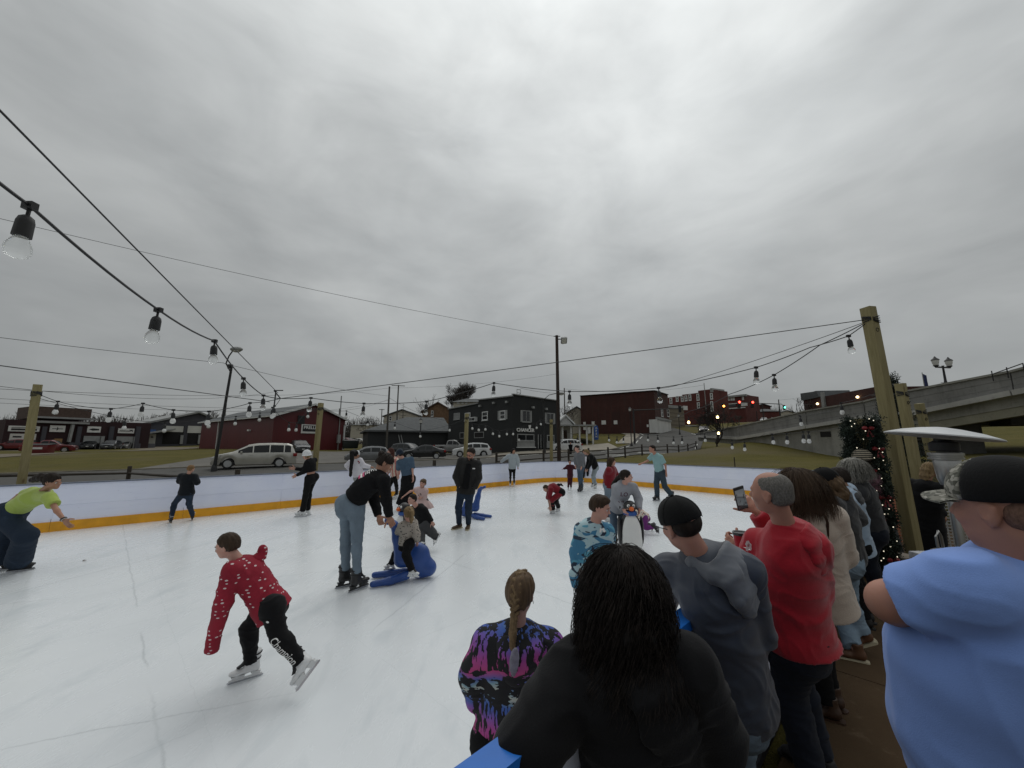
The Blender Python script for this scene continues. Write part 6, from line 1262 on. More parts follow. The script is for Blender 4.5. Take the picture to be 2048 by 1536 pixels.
def shoe(root,kind,ank,toe,up,s,m1,m2=None):
 """ank = ankle joint, toe = point the foot heads to; kind 'skate' or 'shoe'; s=1 for a 0.28 m adult foot"""
 f=(Vector(toe)-Vector(ank));up=Vector(up).normalized();f=(f-up*f.dot(up)).normalized();r=f.cross(up);M=np.array([[r.x,f.x,up.x],[r.y,f.y,up.y],[r.z,f.z,up.z]])
 L= lambda x,y,z:Vector(ank)+(r*x+f*y+up*z)*s;vx=max(.006,.009*s)
 if kind=='skate':
  P=[(LOFT([(L(0,-.055,-.062),.036*s,.034*s,r),(L(0,.04,-.066),.040*s,.030*s,r),(L(0,.13,-.070),.044*s,.027*s,r),(L(0,.185,-.072),.034*s,.022*s,r)]),.02*s),(RC(L(0,-.03,-.05),L(0,-.035,.12),.046*s,.055*s,True),.03*s),(RC(L(0,.03,-.03),L(0,-.005,.09),.038*s,.05*s),.03*s)]
  V,Q=field(P,vx,[(-up,L(0,0,-.100),.006)]);o=mesh_obj('boot',V,Q,m1,root)
  mb=MB();lac=[(L(0,.125,-.034),.018),(L(0,.085,-.012),.024),(L(0,.055,.022),.026),(L(0,.045,.065),.026),(L(0,.04,.10),.024)]
  for (p,w),(q,w2) in zip(lac,lac[1:]):mb.hexa([p-r*w*s-f*.012*s,p+r*w*s-f*.012*s,q+r*w2*s-f*.012*s,q-r*w2*s-f*.012*s,p-r*w*s+(f+up)*.011*s,p+r*w*s+(f+up)*.011*s,q+r*w2*s+(f+up)*.011*s,q-r*w2*s+(f+up)*.011*s])
  mb.build('tongue',m2 or M_LACE,o)
  mb=MB();n=12
  for z,ra, in ((.028,.054),(.082,.061)):
   pts=[L(ra*math.sin(t),-.024+ra*1.08*math.cos(t),z-.012*math.cos(t)) for t in np.linspace(0,2*math.pi,n+1)];mb.tube(pts,.009*s,5)
  mb.build('strap',m2 or M_LACE,o,True)
  mb=MB()
  for a,b in ((-.085,-.02),(.06,.16)):mb.hexa([L(-.010,a,-.135),L(.010,a,-.135),L(.010,b,-.135),L(-.010,b,-.135),L(-.026,a-.01,-.098),L(.026,a-.01,-.098),L(.026,b+.02,-.098),L(-.026,b+.02,-.098)])
  mb.hexa([L(-.008,-.11,-.148),L(.008,-.11,-.148),L(.008,.20,-.148),L(-.008,.20,-.148),L(-.009,-.11,-.132),L(.009,-.11,-.132),L(.009,.195,-.132),L(-.009,.195,-.132)]);mb.build('blade_holder',m1 if m1 is M_SKB else M_SKW,o)
  mb=MB();mb.prism([L(-.002,-.125,-.160),L(-.002,-.11,-.168),L(-.002,.19,-.168),L(-.002,.215,-.155),L(-.002,.205,-.1485),L(-.002,-.118,-.1485)],r*.004*s);mb.build('blade',M_BLADE,o)
 else:
  P=[(LOFT([(L(0,-.055,-.05),.034*s,.038*s,r),(L(0,.05,-.062),.040*s,.032*s,r),(L(0,.14,-.070),.046*s,.026*s,r),(L(0,.19,-.074),.036*s,.020*s,r)]),.02*s),(RC(L(0,-.025,-.04),L(0,-.02,.05 if kind=='boot' else .0),.042*s,.046*s,True),.03*s)]
  V,Q=field(P,vx,[(-up,L(0,0,-.088),.004)]);o=mesh_obj('shoe',V,Q,m1,root)
  mb=MB();st=[(-.098,.020),(-.085,.034),(-.02,.037),(.06,.041),(.14,.048),(.195,.040),(.222,.018)];po=[L(w,y,-.090) for y,w in st]+[L(-w,y,-.090) for y,w in reversed(st)];mb.prism(po,up*-.024*s);mb.build('sole',m2 or M_SOLE,o)
 return o
M_SOLE=mat('pale_shoe_sole',(.45,.40,.28),.7,bump=.1)
# ------------------ a whole person
def nh(t): return sum((i+3)*ord(c) for i,c in enumerate(t))
def person(label,Z,J,H=1.7,skin_m=SK1,face='away',lat=(1,0,0),top=None,bottom=None,shoes=None,hair=None,vox=None,hands=None,mid=None,shw=None,fat=1.0,group=None,child=False,cat='person',headup=None,eyes=None,neckr=1.0,hipw=1.0,fold=1.0,headscale=1.0,ears=True,jaw=1.0):
 """J: joints as (px, py[, metres farther]); hd, ch (mid shoulders), pv, s/e/w A,B, k/a/t A,B (A = drawn left, B = drawn right).
    The joints are looked up once and become points of the place."""
 fk=.98*(.95 if child else 1)*H/1.75*((.168 if shoes and shoes[0]=='skate' else .114));J={k:(Vector((v.x,v.y,v.z+100+fk)) if isinstance(v,Vector) and v.z<-50 else v) for k,v in J.items()}
 P={k:(W(v[0],v[1],Z+(v[2] if len(v)>2 else 0)) if not isinstance(v,Vector) else v) for k,v in J.items()}
 S=H/1.75;vx=vox or min(.022,max(.007,Z/384*.55));lat=Vector(lat).normalized()
 ch,pv=P['ch'],P['pv'];spine=(ch-pv);sl=spine.length;spn=spine.normalized();lt=(lat-spn*lat.dot(spn)).normalized();back=spn.cross(lt)
 shw=(shw or .185)*S*(.92 if child else 1);hw=.092*S*hipw
 for q,sg in (('A',-1),('B',1)):
  P.setdefault('s'+q,ch+lt*sg*shw-spn*.015*S);P.setdefault('h'+q,pv+lt*sg*hw-spn*.04*S)
 md=P.get('md',pv.lerp(ch,.5))
 hd=P['hd'];hs=.232*(.90 if child else 1.0)*(S if not child else max(.80,S))*headscale/.232
 fwd={'away':(0,1,-.05),'cam':(0,-1,-.1),'left':(-1,0,-.1),'right':(1,0,-.1)}.get(face,face)
 nb=ch+spn*.01*S;nk_dir=(hd-nb);upv=Vector(headup) if headup else (nk_dir.normalized()*.6+Vector((0,0,1))*.7)
 r,f,u=frame(fwd,upv);base=Vector((P['aA'].x+P['aB'].x,P['aA'].y+P['aB'].y,0))/2 if 'aA' in P else Vector((pv.x,pv.y,0));base.z=0
 root=thing('person',label,cat,base,0,group)
 hp,HL,HM=head_prims(hd,r,f,u,hs,child,jaw);hv=min(vx,.0085*max(.8,hs)) if Z>2.2 else .0065
 hp2=[(RC(nb-spn*.05*S,HL(0,-.022,-.06),.062*S*neckr,.052*hs*neckr),.025)]+hp
 parts=[field(hp2,hv)];parts[0]=(relax(*parts[0],1,.4),parts[0][1])
 bp=[(LOFT([(pv-spn*.05*S,.135*S*fat,.09*S*fat,lt),(md,.115*S*fat,.085*S*fat,lt),(ch-spn*.06*S,.13*S,.085*S,lt),(ch+spn*.01,.08*S,.06*S,lt)]),.03),(RC(ch,nb+nk_dir*.25,.05*S,.045*S),.03)]
 for q in 'AB':
  if 'e'+q in P:bp+=[(RC(P['s'+q],P['e'+q],.042*S,.034*S),.03),(RC(P['e'+q],P['w'+q],.035*S,.023*S),.02)]
  if 'k'+q in P:bp+=[(RC(P['h'+q],P['k'+q],.074*S,.047*S),.03),(RC(P['k'+q],P['a'+q],.045*S,.030*S),.02),(EL(P['k'+q].lerp(P['a'+q],.3),(.048*S,)*3),.03)]
 if Z<12:
  hspec=hands or {}
  for q,sg in (('A',-1),('B',1)):
   if 'e'+q not in P or hspec.get(q)==0: continue
   hsx=hspec.get(q,{});ad=(P['w'+q]-P['e'+q]).normalized();d=Vector(hsx.get('d',ad));n=Vector(hsx.get('n',(-lt if q=='B' else lt)*.8+back*-.2));parts.append(field(hand_prims(P['w'+q],d,n,(S if not child else S*.92)*hsx.get('s',1.0),hsx.get('curl',.35),hsx.get('spread',.12),hsx.get('thumb',sg),hsx.get('grip',0)),max(.0045,min(.008,vx*.8))))
 else:
  for q in 'AB':
   if 'e'+q in P:d=(P['w'+q]-P['e'+q]).normalized();bp+=[(EL(P['w'+q]+d*.07*S,(.035*S,)*3),.02),(RC(P['w'+q],P['w'+q]+d*.14*S,.03*S,.016*S),.02)]
 parts.append(field(bp,max(.012,vx*1.3)));V,Q=merge(parts);body=mesh_obj('body',V,Q,skin_m,root)
 fc=f.y<.35
 if fc and Z<17:face_bits(root,body,HL,r,f,u,hs,True if eyes is None else eyes,M_BROW,True)
 info=dict(P=P,S=S,root=root,body=body,HL=HL,HM=HM,r=r,f=f,u=u,hs=hs,lt=lt,spn=spn,back=back,ch=ch,pv=pv,md=md,nb=nb,vx=vx,fat=fat,Z=Z,shw=shw)
 if bottom:make_bottom(info,**{"fold":fold,**bottom})
 if top:make_top(info,**{"fold":fold,**top})
 if shoes:
  k,m1,*rest=shoes;fs=S*(.95 if child else 1)
  for q in 'AB':
   if 'a'+q not in P or 't'+q not in P: continue
   upq=Vector(J.get('u'+q,(0,0,1))) if not isinstance(J.get('u'+q),tuple) or True else None
   P_ank=P['a'+q];shoe(root,k,P_ank,P['t'+q],upq,fs*.98,m1,rest[0] if rest else None)
 if hair:make_hair(info,**hair)
 return info
def make_bottom(I,m=None,kind='jeans',ease=.014,length=1.0,flare=0.0,rise=.5,fold=1.0,amp=.006,cuff=None,name=None,cutA=None,seat=.035):
 P,S,lt,spn,pv,ch=I['P'],I['S'],I['lt'],I['spn'],I['pv'],I['ch'];ft=I['fat'];e=ease;sl=(ch-pv).length
 wz=pv.lerp(I['md'],rise)
 pr=[(LOFT([(pv-spn*.10*S,.145*S*ft+e,.105*S*ft+e,lt),(pv,.152*S*ft+e,.112*S*ft+e,lt),(wz,.132*S*ft+e,.098*S*ft+e,lt)],False,True),.02)]
 back=I['back']
 if kind!='skirt':
  for q,sg in (('A',-1),('B',1)):
   if 'k'+q not in P: continue
   h,k,a=P['h'+q],P['k'+q],P['a'+q];a2=k.lerp(a,length)
   pr+=[(EL(h+spn*.005+back*-seat*S,(.088*S*ft+e,)*3),.05),(RC(h,k,.083*S*ft+e,.056*S+e*1.15+flare*.5),.035),(RC(k,a2,.054*S+e*1.2+flare*.5,.038*S+e*1.5+flare,True),.03),(EL(k.lerp(a,.28)+back*-.008*S,(.054*S+e,)*3),.04)]
 else:
  a=(P['aA']+P['aB'])/2;end=pv.lerp(a,length);pr+=[(LOFT([(pv,.155*S+e,.12*S+e,lt),(pv.lerp(end,.5),.17*S+e+flare*.5,.14*S+e+flare*.5,lt),(end,.18*S+e+flare,.16*S+e+flare,lt)],False,True),.03)]
 V,Q=field(pr,I['vx']);V=folds(V,Q,amp*fold*(1 if I['Z']<8 else .8),8,nh(I['root'].name)%50,(1,1,2.2));V=relax(V,Q,1,.35)
 o=mesh_obj(name or {'jeans':'jeans','leggings':'leggings','skirt':'skirt'}.get(kind,'trousers'),V,Q,m,I['root']);I['bottom']=o; return o
def hood_part(I,m,s=1.0,lining=None,drop=0.0,long=1.0):
 """a hood lying on the back: draped bag, its rim folded round the neck"""
 S,lt,spn,ch=I['S']*s,I['lt'],I['spn'],I['ch'];hb=-I['back'];o=ch+hb*(.012+drop);q= lambda x,y,z:o+(lt*x+hb*y+spn*z)*S
 pr=[(LOFT([(q(0,.055,.055),.090*S,.040*S,lt),(q(0,.090,.000),.128*S,.046*S,lt),(q(0,.112,-.070*long),.122*S,.040*S,lt),(q(.006,.118,-.135*long),.085*S,.030*S,lt),(q(.012,.114,-.185*long),.030*S,.018*S,lt)]),.02)]
 for sg in (1,-1):
  pr+=[(RC(q(sg*.100,.045,.015),q(sg*.075,-.030,.040),.034*S,.026*S),.03),(RC(q(sg*.075,-.030,.040),q(sg*.030,-.095,-.015),.026*S,.020*S),.02)]
  pr+=[(RC(q(sg*.020,.125,.040),q(sg*.055,.170,-.060*long),.005*S,.007*S),.010,'-'),(RC(q(sg*.055,.168,-.060*long),q(sg*.004,.155,-.16*long),.007*S,.004*S),.010,'-'),(RC(q(sg*.125,.118,-.01),q(sg*.075,.165,-.115*long),.003*S,.006*S),.010,'-')]
 pr.append((RC(q(-.05,.020,.085),q(.05,.020,.085),.040*S,.040*S),.02,'-'))
 V,Q=field(pr,min(I['vx'],.008));V=folds(V,Q,.0045,9,nh(I['root'].name)%29);V=relax(V,Q,1,.3); return mesh_obj('hood',V,Q,m,I['root'])
def strands(I,m,n=600,length=.4,curl=.010,turns=7,r=.0018,seed=1,name='hair',spread=.03,fmax=.45,N=16,vol=1.0,fall=.10,zmin=-.5):
 """single locks that start on the scalp, lie over it, then fall past the shoulders"""
 rg=np.random.default_rng(seed);L,hs,rr,f,u=I['HL'],I['hs'],I['r'],I['f'],I['u'];mb=MB();c0=L(0,-.014,.03);k=0;ax=I['nb'];ex,ey,ez=.084*vol,.106*vol,.096*vol
 while k<n:
  d=rg.normal(size=3);d/=np.linalg.norm(d)
  if d[1]>fmax or d[2]<zmin or (d[1]>.1 and d[2]<.05): continue
  k+=1;p=c0+(rr*d[0]*ex+f*d[1]*ey+u*d[2]*ez)*hs;nn=(rr*d[0]+f*d[1]+u*d[2]).normalized();sd=Vector((nn.x,nn.y,0))
  v=(Vector((0,0,-1))-nn*nn.dot(Vector((0,0,-1))));v=(v.normalized()+nn*.10+(rr*d[0]-f*.5).normalized()*.5*max(0,d[2])).normalized();ll=length*rg.uniform(.72,1.08)+.16*max(0,d[2])*hs;P=[];ph=rg.uniform(0,6.28);q=p.copy();tn=turns*rg.uniform(.7,1.3);lay=rg.uniform(0,1)
  for i in range(N):
   t=i/(N-1);a=v.cross(Vector((.3,1,.2))).normalized();b=v.cross(a);cr=curl*min(1,t*2.5)*rg.uniform(.85,1.15);P.append(q+(a*math.cos(ph+tn*6.28*t)+b*math.sin(ph+tn*6.28*t))*cr);q=q+v*ll/(N-1)
   v=(v+Vector((0,0,-1))*.30).normalized();w=q-c0;l=Vector((w.dot(rr)/ex,w.dot(f)/ey,w.dot(u)/ez))/hs;k2=l.length
   if k2<1.0+.06*lay:q=c0+w*((1.0+.06*lay)/k2)
   if q.z<ax.z+.05:
    h2=q-ax;hz=Vector((h2.x,h2.y,0));R_=min(fall,.070+max(0,ax.z+.05-q.z)*.6)+spread*lay
    if 1e-4<hz.length<R_:q+=hz.normalized()*(R_-hz.length)*.7
  mb.tube(P,[r*(1-.65*i/N) for i in range(N)],3,False)
 return mb.build(name,m,I.get('hair') or I['root'],True)
def make_top(I,m=None,kind='hoodie',ease=.02,hem=-.12,sleeve=1.0,fold=1.0,amp=.008,collar=True,hood=None,name=None,open_m=None,neck=.075,hemw=0.0,drop=0.0,cuff=None,belly=0.0,fscale=8.0,extra=()):
 """hem: along the spine, 0 at the pelvis and 1 at the shoulders; sleeve: 0..2 along upper arm then forearm"""
 P,S,lt,spn,pv,ch,md=I['P'],I['S'],I['lt'],I['spn'],I['pv'],I['ch'],I['md'];ft=I['fat'];e=ease;back=I['back'];shw=I['shw']
 def sp(t):
  if t<0: return pv+(P['hm']-pv)*(-t/.3) if 'hm' in P else pv+spn*t*(ch-pv).length
  return pv.lerp(md,t*2) if t<.5 else md.lerp(ch,t*2-1)
 st=[(sp(hem),.150*S*ft+e+hemw,.115*S*ft+e+hemw+belly*.5,lt)]
 for t,a,b in ((0,.150,.115),(.28,.138,.106),(.55,.146,.108),(.80,.160,.110),(.95,.135,.085),(1.03,.085,.066)):
  if t>hem+.06:st.append((sp(min(t,1))+(spn*(t-1)*(ch-pv).length if t>1 else Vector())+back*(belly if .1<t<.6 else 0),a*S*(ft if t<.7 else (1+ft)/2)+e+(hemw*.7 if t<.25 else 0),b*S*(ft if t<.7 else (1+ft)/2)+e+(belly*.6 if .1<t<.6 else 0),lt))
 pr=[(LOFT(st,True,False),.02)]+list(extra)
 for q,sg in (('A',-1),('B',1)):
  s0=P['s'+q];pr.append((RC(ch-spn*.02*S+lt*sg*.05*S,s0,.062*S+e*.6,.052*S+e*.7),.04))
  if 'e'+q not in P: continue
  el,wr=P['e'+q],P['w'+q]
  if sleeve<=1:b=s0.lerp(el,sleeve);pr.append((RC(s0,b,.054*S+e,.050*S+e*1.15,True),.035))
  else:
   b=el.lerp(wr,sleeve-1);pr.append((RC(s0,el,.052*S+e,.043*S+e,False),.035));pr.append((RC(el,b,.043*S+e,.032*S+e*.75,True),.02))
   if cuff:pr.append((RC(el.lerp(wr,sleeve-1.14),b,.030*S+e*.4,.030*S+e*.4,True),.004))
 if collar:pr.append((RC(ch-spn*.02*S,I['nb']+(P['hd']-I['nb'])*.22,neck*S+.006,neck*S*.86,True),.03))
 if hood=='down':
  c=ch-back*-.0;hb=-back
  pr+=[(EL(ch+hb*.085*S+spn*-.005*S,(.115*S,.055*S,.085*S),np.array([[lt.x,hb.x,spn.x],[lt.y,hb.y,spn.y],[lt.z,hb.z,spn.z]])),.02),(EL(ch+hb*.115*S-spn*.075*S,(.085*S,.035*S,.075*S),np.array([[lt.x,hb.x,spn.x],[lt.y,hb.y,spn.y],[lt.z,hb.z,spn.z]])),.02)]
  for sg in (1,-1):pr.append((RC(ch+lt*sg*.085*S+hb*.05*S+spn*.02*S,ch+lt*sg*.05*S-hb*.07*S-spn*.02*S,.035*S,.026*S),.02))
 V,Q=field(pr,I['vx']);wt=np.clip(((V-A3(sp(hem)))@A3(spn))/.06,.12,1);V=folds(V,Q,amp*fold,fscale,nh(I['root'].name)%37+3,(1,1,1.35),wt);V=relax(V,Q,2,.35)
 o=mesh_obj(name or {'hoodie':'hoodie','tee':'tee_shirt','jacket':'jacket','coat':'coat','sweater':'sweater'}.get(kind,kind),V,Q,m,I['root']);I['top']=o; return o
def make_hair(I,m=None,kind='short',vol=1.0,path=None,r0=.035,length=.3,band=None,line=.022,nape=-.055,cover=None,back=1.0):
 """scalp cap cut at the hairline, plus a tail or fall of hair"""
 L,M,hs,r,f,u=I['HL'],I['HM'],I['hs'],I['r'],I['f'],I['u'];e=.011*vol
 vx=min(I['vx'],.010) if I['Z']>2.2 else .007
 cap=[(EL(L(0,-.014,.034),((.074+e)*hs,(.096+e)*hs,(.084+e*1.1)*hs),M),.01),(EL(L(0,-.045,-.015),((.070+e)*hs,(.064+e)*hs,(.072+e)*hs),M),.02)]
 n1=(f*.80-u*.60);cuts=[(n1,L(0,.062+line,.040),.02*hs),(-u,L(0,0,nape),.012*hs)]
 if kind in ('short','pony','bun'):
  e2=.006+.006*vol
  cap=[(EL(L(0,-.020,.042),((.0735+e2)*hs,(.0935+e2)*hs,(.0775+e2*1.2)*hs),M),.01),(EL(L(0,-.052,-.004),((.067+e2)*hs,(.058+e2)*hs,(.072+e2)*hs),M),.025)]
  if vol>1.15 and kind=='short':cap.append((EL(L(0,.035,.085),(.052*hs,.050*hs,.036*hs),M),.03))
  cuts=[((f*.86-u*.52),L(0,.070+line,.050),.03*hs),((f*.80-u*.60),L(0,.012,-.012),.02*hs),(-u,L(0,0,nape),.02*hs)] if kind=='short' else cuts
 V,Q=field(cap,vx,cuts)
 side=[]
 if kind=='long':
  st=[];fall=path or [L(0,-.05,.06),L(0,-.095,-.02),L(0,-.10,-.12),L(0,-.085,-.12-length*.6),L(0,-.08,-.12-length)]
  wd=[.05,.085,.10,.10,.075];dp=[.04,.04,.042,.04,.02]
  st=[(p,w*hs*vol,d*hs*vol,r) for p,w,d in zip(fall,wd,dp)]
  pr=cap+[(LOFT(st),.03)]+[(RC(L(sg*.070,.0,.03),L(sg*.085,-.03,-.14),.022*hs*vol,.026*hs*vol),.03) for sg in (1,-1)]+[(RC(L(sg*.085,-.03,-.12),L(sg*.075,-.04,-.14-length*.8),.026*hs*vol,.015*hs*vol),.03) for sg in (1,-1)]
  V,Q=field(pr,vx,[cuts[0]] if True else [])
 elif kind=='pony':
  pts=path or [L(0,-.10,.05),L(0,-.15,.03),L(0,-.165,-.08),L(0,-.15,-.08-length)]
  n=len(pts);pr=cap;V2=field([(RC(a,b,r0*(1-.55*i/n),r0*(1-.55*(i+1)/n)),.02) for i,(a,b) in enumerate(zip(pts,pts[1:]))],vx);V,Q=merge([(V,Q),V2])
 elif kind=='bun':
  V2=field([(EL(L(0,-.115,.07),(.045*hs,.042*hs,.042*hs),M),.01)],vx);V,Q=merge([(V,Q),V2])
 N=vnormals(V,Q);P=(V-np.array(L(0,0,0)));lc=np.stack([P@np.array(r),P@np.array(f),P@np.array(u)],1);ang=np.arctan2(lc[:,0],-lc[:,1]+.02)
 amp=.0035 if kind=='short' else .0055
 V=V+N*(amp*vol*(np.sin(ang*23+lc[:,2]*40+3*vnoise(V*14))*.6+vnoise(V*np.array([60,60,14]))))[:,None]
 o=mesh_obj('hair',V,Q,m,I['root']);I['hair']=o; return o
 # ---- lettering and marks laid on a cloth surface
def tree_of(o):
 me=o.data;l=wloc(o);vs=[v.co+l for v in me.vertices]; return BVHTree.FromPolygons(vs,[tuple(p.vertices) for p in me.polygons])
def decal(o,name,polys,origin,xdir,ydir,inward,m,lift=.003,sub=.012):
 """polys: (verts 2-D, faces); laid on object o by casting along inward"""
 t=tree_of(o);x,y,d=Vector(xdir),Vector(ydir),Vector(inward).normalized();V,F=polys;out=[]
 bm=bmesh.new();vs=[bm.verts.new((a,b,0)) for a,b,*_ in V]
 for f in F:
  try:bm.faces.new([vs[i] for i in f])
  except ValueError: pass
 for _ in range(4):
  es=[e for e in bm.edges if e.calc_length()*x.length>sub]
  if not es: break
  bmesh.ops.subdivide_edges(bm,edges=es,cuts=1);bmesh.ops.triangulate(bm,faces=[f for f in bm.faces if len(f.verts)>3])
 for v in bm.verts:
  p=Vector(origin)+x*v.co.x+y*v.co.y;h=t.ray_cast(p-d*.25,d,.6);q=h[0]-d*lift if h[0] is not None else p;v.co=q-wloc(o)
 me=bpy.data.meshes.new(name);bm.to_mesh(me);bm.free();ob=bpy.data.objects.new(name,me);COL.objects.link(ob);me.materials.append(m);ob.parent=o; return ob
def text2d(s,bold=True):
 v,f=text_mesh(s,1.0,0.0,bold); return v,f
def disc2d(r=.5,n=14,cx=0,cy=0): return [(cx+r*math.cos(6.283*i/n),cy+r*math.sin(6.283*i/n)) for i in range(n)],[tuple(range(n))]
# == people
def right_of(f):v=Vector(f).cross(Vector((0,0,1))); return v.normalized()
def ft(px,py,h=0,z=0.0):p=G(px,py,z); return Vector((p.x,p.y,z-100))
FLOOR=-.03
C_BLK=cloth('black_jersey',(.0062,.0062,.007),.9,.14,220,0);C_BLK2=cloth('black_fleece',(.0068,.0068,.0078),.95,.2,160,.06);C_BLKJ=cloth('black_trousers',(.0058,.0058,.0065),.9,.14,220,0);C_NAVY=cloth('navy_trousers',(.011,.014,.023),.9,.2,220,.05);C_RED=cloth('red_fleece',(.36,.010,.022),.9,.12,200,.3);C_GREYH=cloth('grey_hoodie',(.28,.29,.32));C_CHAR=cloth('charcoal_cloth',(.040,.041,.045));C_GRY=cloth('grey_sweater',(.13,.135,.145));C_WHT=cloth('white_sweater',(.62,.60,.64));C_BEIGE=cloth('oatmeal_knit',(.50,.42,.35),.95,.08,120,.3,.6);C_GREEN=cloth('lime_tee',(.36,.46,.10),.85,.06);C_BLUE=cloth('blue_tee',(.215,.345,.74),.85,.07,320,.15,.2);C_TEAL=cloth('teal_shirt',(.20,.33,.33));C_MAROON=cloth('maroon_velour',(.055,.008,.014));C_PINK=cloth('pink_tee',(.60,.44,.42));C_LTBLUE=cloth('pale_denim_shirt',(.34,.44,.56));C_SLATE=cloth('slate_sport_fleece',(.052,.061,.082),.45,.10,320,.15,.12);C_GREYT=cloth('grey_track_trousers',(.055,.056,.058));C_DKRED=cloth('dark_red_sweater',(.17,.008,.016));C_TAUPE=cloth('taupe_trousers',(.17,.155,.15));C_OLIVE=cloth('dark_parka',(.018,.018,.0175),.75,.14,220,.05)
D_MID=denim('mid_denim',(.070,.10,.140));D_LIGHT=denim('light_denim',(.17,.22,.27),1.35);D_DARK=denim('dark_denim',(.022,.034,.055),1.8);D_PALE=denim('pale_denim',(.21,.28,.35),1.3);D_SHIRT=denim('denim_shirt_cloth',(.065,.105,.155));D_WHITE=denim('washed_grey_denim',(.30,.34,.36),1.2)
def pat_camo():
 b=NB('blue_camouflage');v=b.vec((5.0,5.0,9.5));w=b.noise(1.0,2,.5,v,.8);w2=b.noise(1.0,2,.5,b.vec((5.5,5.5,10),(0,0,0),(4,2,7)),.9);w3=b.noise(1.1,2,.5,b.vec((6,6,12),(0,0,0),(9,5,1)),.9);f=b.noise(240,2,.6)
 c=b.mix(b.math('GREATER_THAN',w,.50),(.40,.56,.60),(.05,.20,.34));c=b.mix(b.math('GREATER_THAN',w2,.57),c,(.016,.030,.055));c=b.mix(b.math('GREATER_THAN',w3,.61),c,(.10,.34,.46));c=b.mix(b.math('MULTIPLY',f,.15),c,(.02,.05,.08));b.set(Base_Color=c,Roughness=.85);b.bump(f,.3,.003); return b.m
def pat_tiedye():
 b=NB('tie_dye_print');s=b.sep();z=s[2];n=b.noise(1.0,3,.65,b.vec((30,30,6)));n2=b.noise(1.0,3,.6,b.vec((14,14,34),(0,0,0),(3,1,0)));n3=b.noise(1.0,2,.5,b.vec((7,7,3),(0,0,0),(1,8,2)))
 zz=b.math('ADD',z,b.math('MULTIPLY',b.math('SUBTRACT',n3,.5),.16));f=b.math('FRACT',b.math('MULTIPLY',zz,3.3))
 col=b.ramp(f,[(.0,(.46,.06,.20)),(.16,(.42,.07,.30)),(.30,(.22,.10,.42)),(.40,(.075,.12,.42)),(.52,(.06,.14,.45)),(.62,(.22,.34,.40)),(.70,(.50,.52,.46)),(.78,(.22,.36,.42)),(.86,(.08,.12,.4)),(1.0,(.46,.06,.20))])
 drip=b.math('GREATER_THAN',n,.515);wavy=b.math('GREATER_THAN',n2,.53);band=b.math('GREATER_THAN',f,.56);msk=b.math('ADD',b.math('MULTIPLY',wavy,band),b.math('MULTIPLY',drip,b.math('SUBTRACT',1.0,band)),True)
 gap=b.math('GREATER_THAN',b.noise(1.0,2,.5,b.vec((9,9,9),(0,0,0),(2,2,2))),.36);c=b.mix(b.math('MULTIPLY',msk,gap),(.009,.009,.011),col);w=b.noise(260,2,.6);c=b.mix(b.math('MULTIPLY',w,.15),c,(.01,.01,.01));b.set(Base_Color=c,Roughness=.9);b.bump(w,.3,.003); return b.m
def pat_dots():
 b=NB('red_print_fleece');v=b.voro(24,b.vec((.8,.8,1.6)),'F1','Distance',.55);f=b.noise(200,2,.6);n=b.noise(5,3,.6);base=b.ramp(n,[(.3,(.21,.006,.020)),(.7,(.29,.010,.028))]);c=b.mix(b.math('LESS_THAN',v,.21),base,(.60,.50,.50));b.set(Base_Color=c,Roughness=.9);b.bump(f,.3,.003); return b.m
def pat_leopard():
 b=NB('leopard_print');v=b.voro(30,b.vec((1,1,1.5)),'F1','Distance',1.0);n=b.noise(40,3,.6,b.vec((1,1,1.6)));x=b.math('ADD',v,b.math('MULTIPLY',n,.5));c=b.mix(b.math('LESS_THAN',x,.52),(.30,.27,.235),(.022,.020,.020));b.set(Base_Color=c,Roughness=.9);b.bump(n,.4,.004); return b.m
def pat_floral():
 b=NB('floral_print');v=b.voro(26,None,'F1','Color',1.0);d=b.voro(26,None,'F1','Distance',1.0);s=b.sep(vec=v);c=b.mix(b.math('GREATER_THAN',s[0],.5),(.45,.10,.07),(.03,.028,.03));c=b.mix(b.math('LESS_THAN',d,.36),(.62,.56,.48),c);b.set(Base_Color=c,Roughness=.9); return b.m
def pat_pinkwhite():
 b=NB('pink_panelled_shirt');s=b.sep();n=b.noise(6,3,.6);x=b.math('ADD',b.math('MULTIPLY',s[0],9.0),n);f=b.math('FRACT',x);c=b.mix(b.math('GREATER_THAN',f,.5),(.52,.44,.36),(.42,.16,.14));b.set(Base_Color=c,Roughness=.9); return b.m
def pat_stripe(name,c1,c2,sc,ax=2):
 b=NB(name);s=b.sep();f=b.math('FRACT',b.math('MULTIPLY',s[ax],sc));c=b.mix(b.math('GREATER_THAN',f,.55),c1,c2);b.set(Base_Color=c,Roughness=.9); return b.m
def pat_digicamo():
 b=NB('digital_camouflage');v=b.voro(90,b.vec((1,1,1.2)),'F1','Color',0.9);s=b.sep(vec=v);c=b.ramp(s[0],[(0,(.07,.07,.055)),(.3,(.19,.185,.155)),(.55,(.32,.31,.27)),(.8,(.12,.12,.10))],'CONSTANT');b.set(Base_Color=c,Roughness=.9); return b.m
P_CAMO,P_TIE,P_DOT,P_LEO,P_FLO,P_PNK,P_DIG=pat_camo(),pat_tiedye(),pat_dots(),pat_leopard(),pat_floral(),pat_pinkwhite(),pat_digicamo()
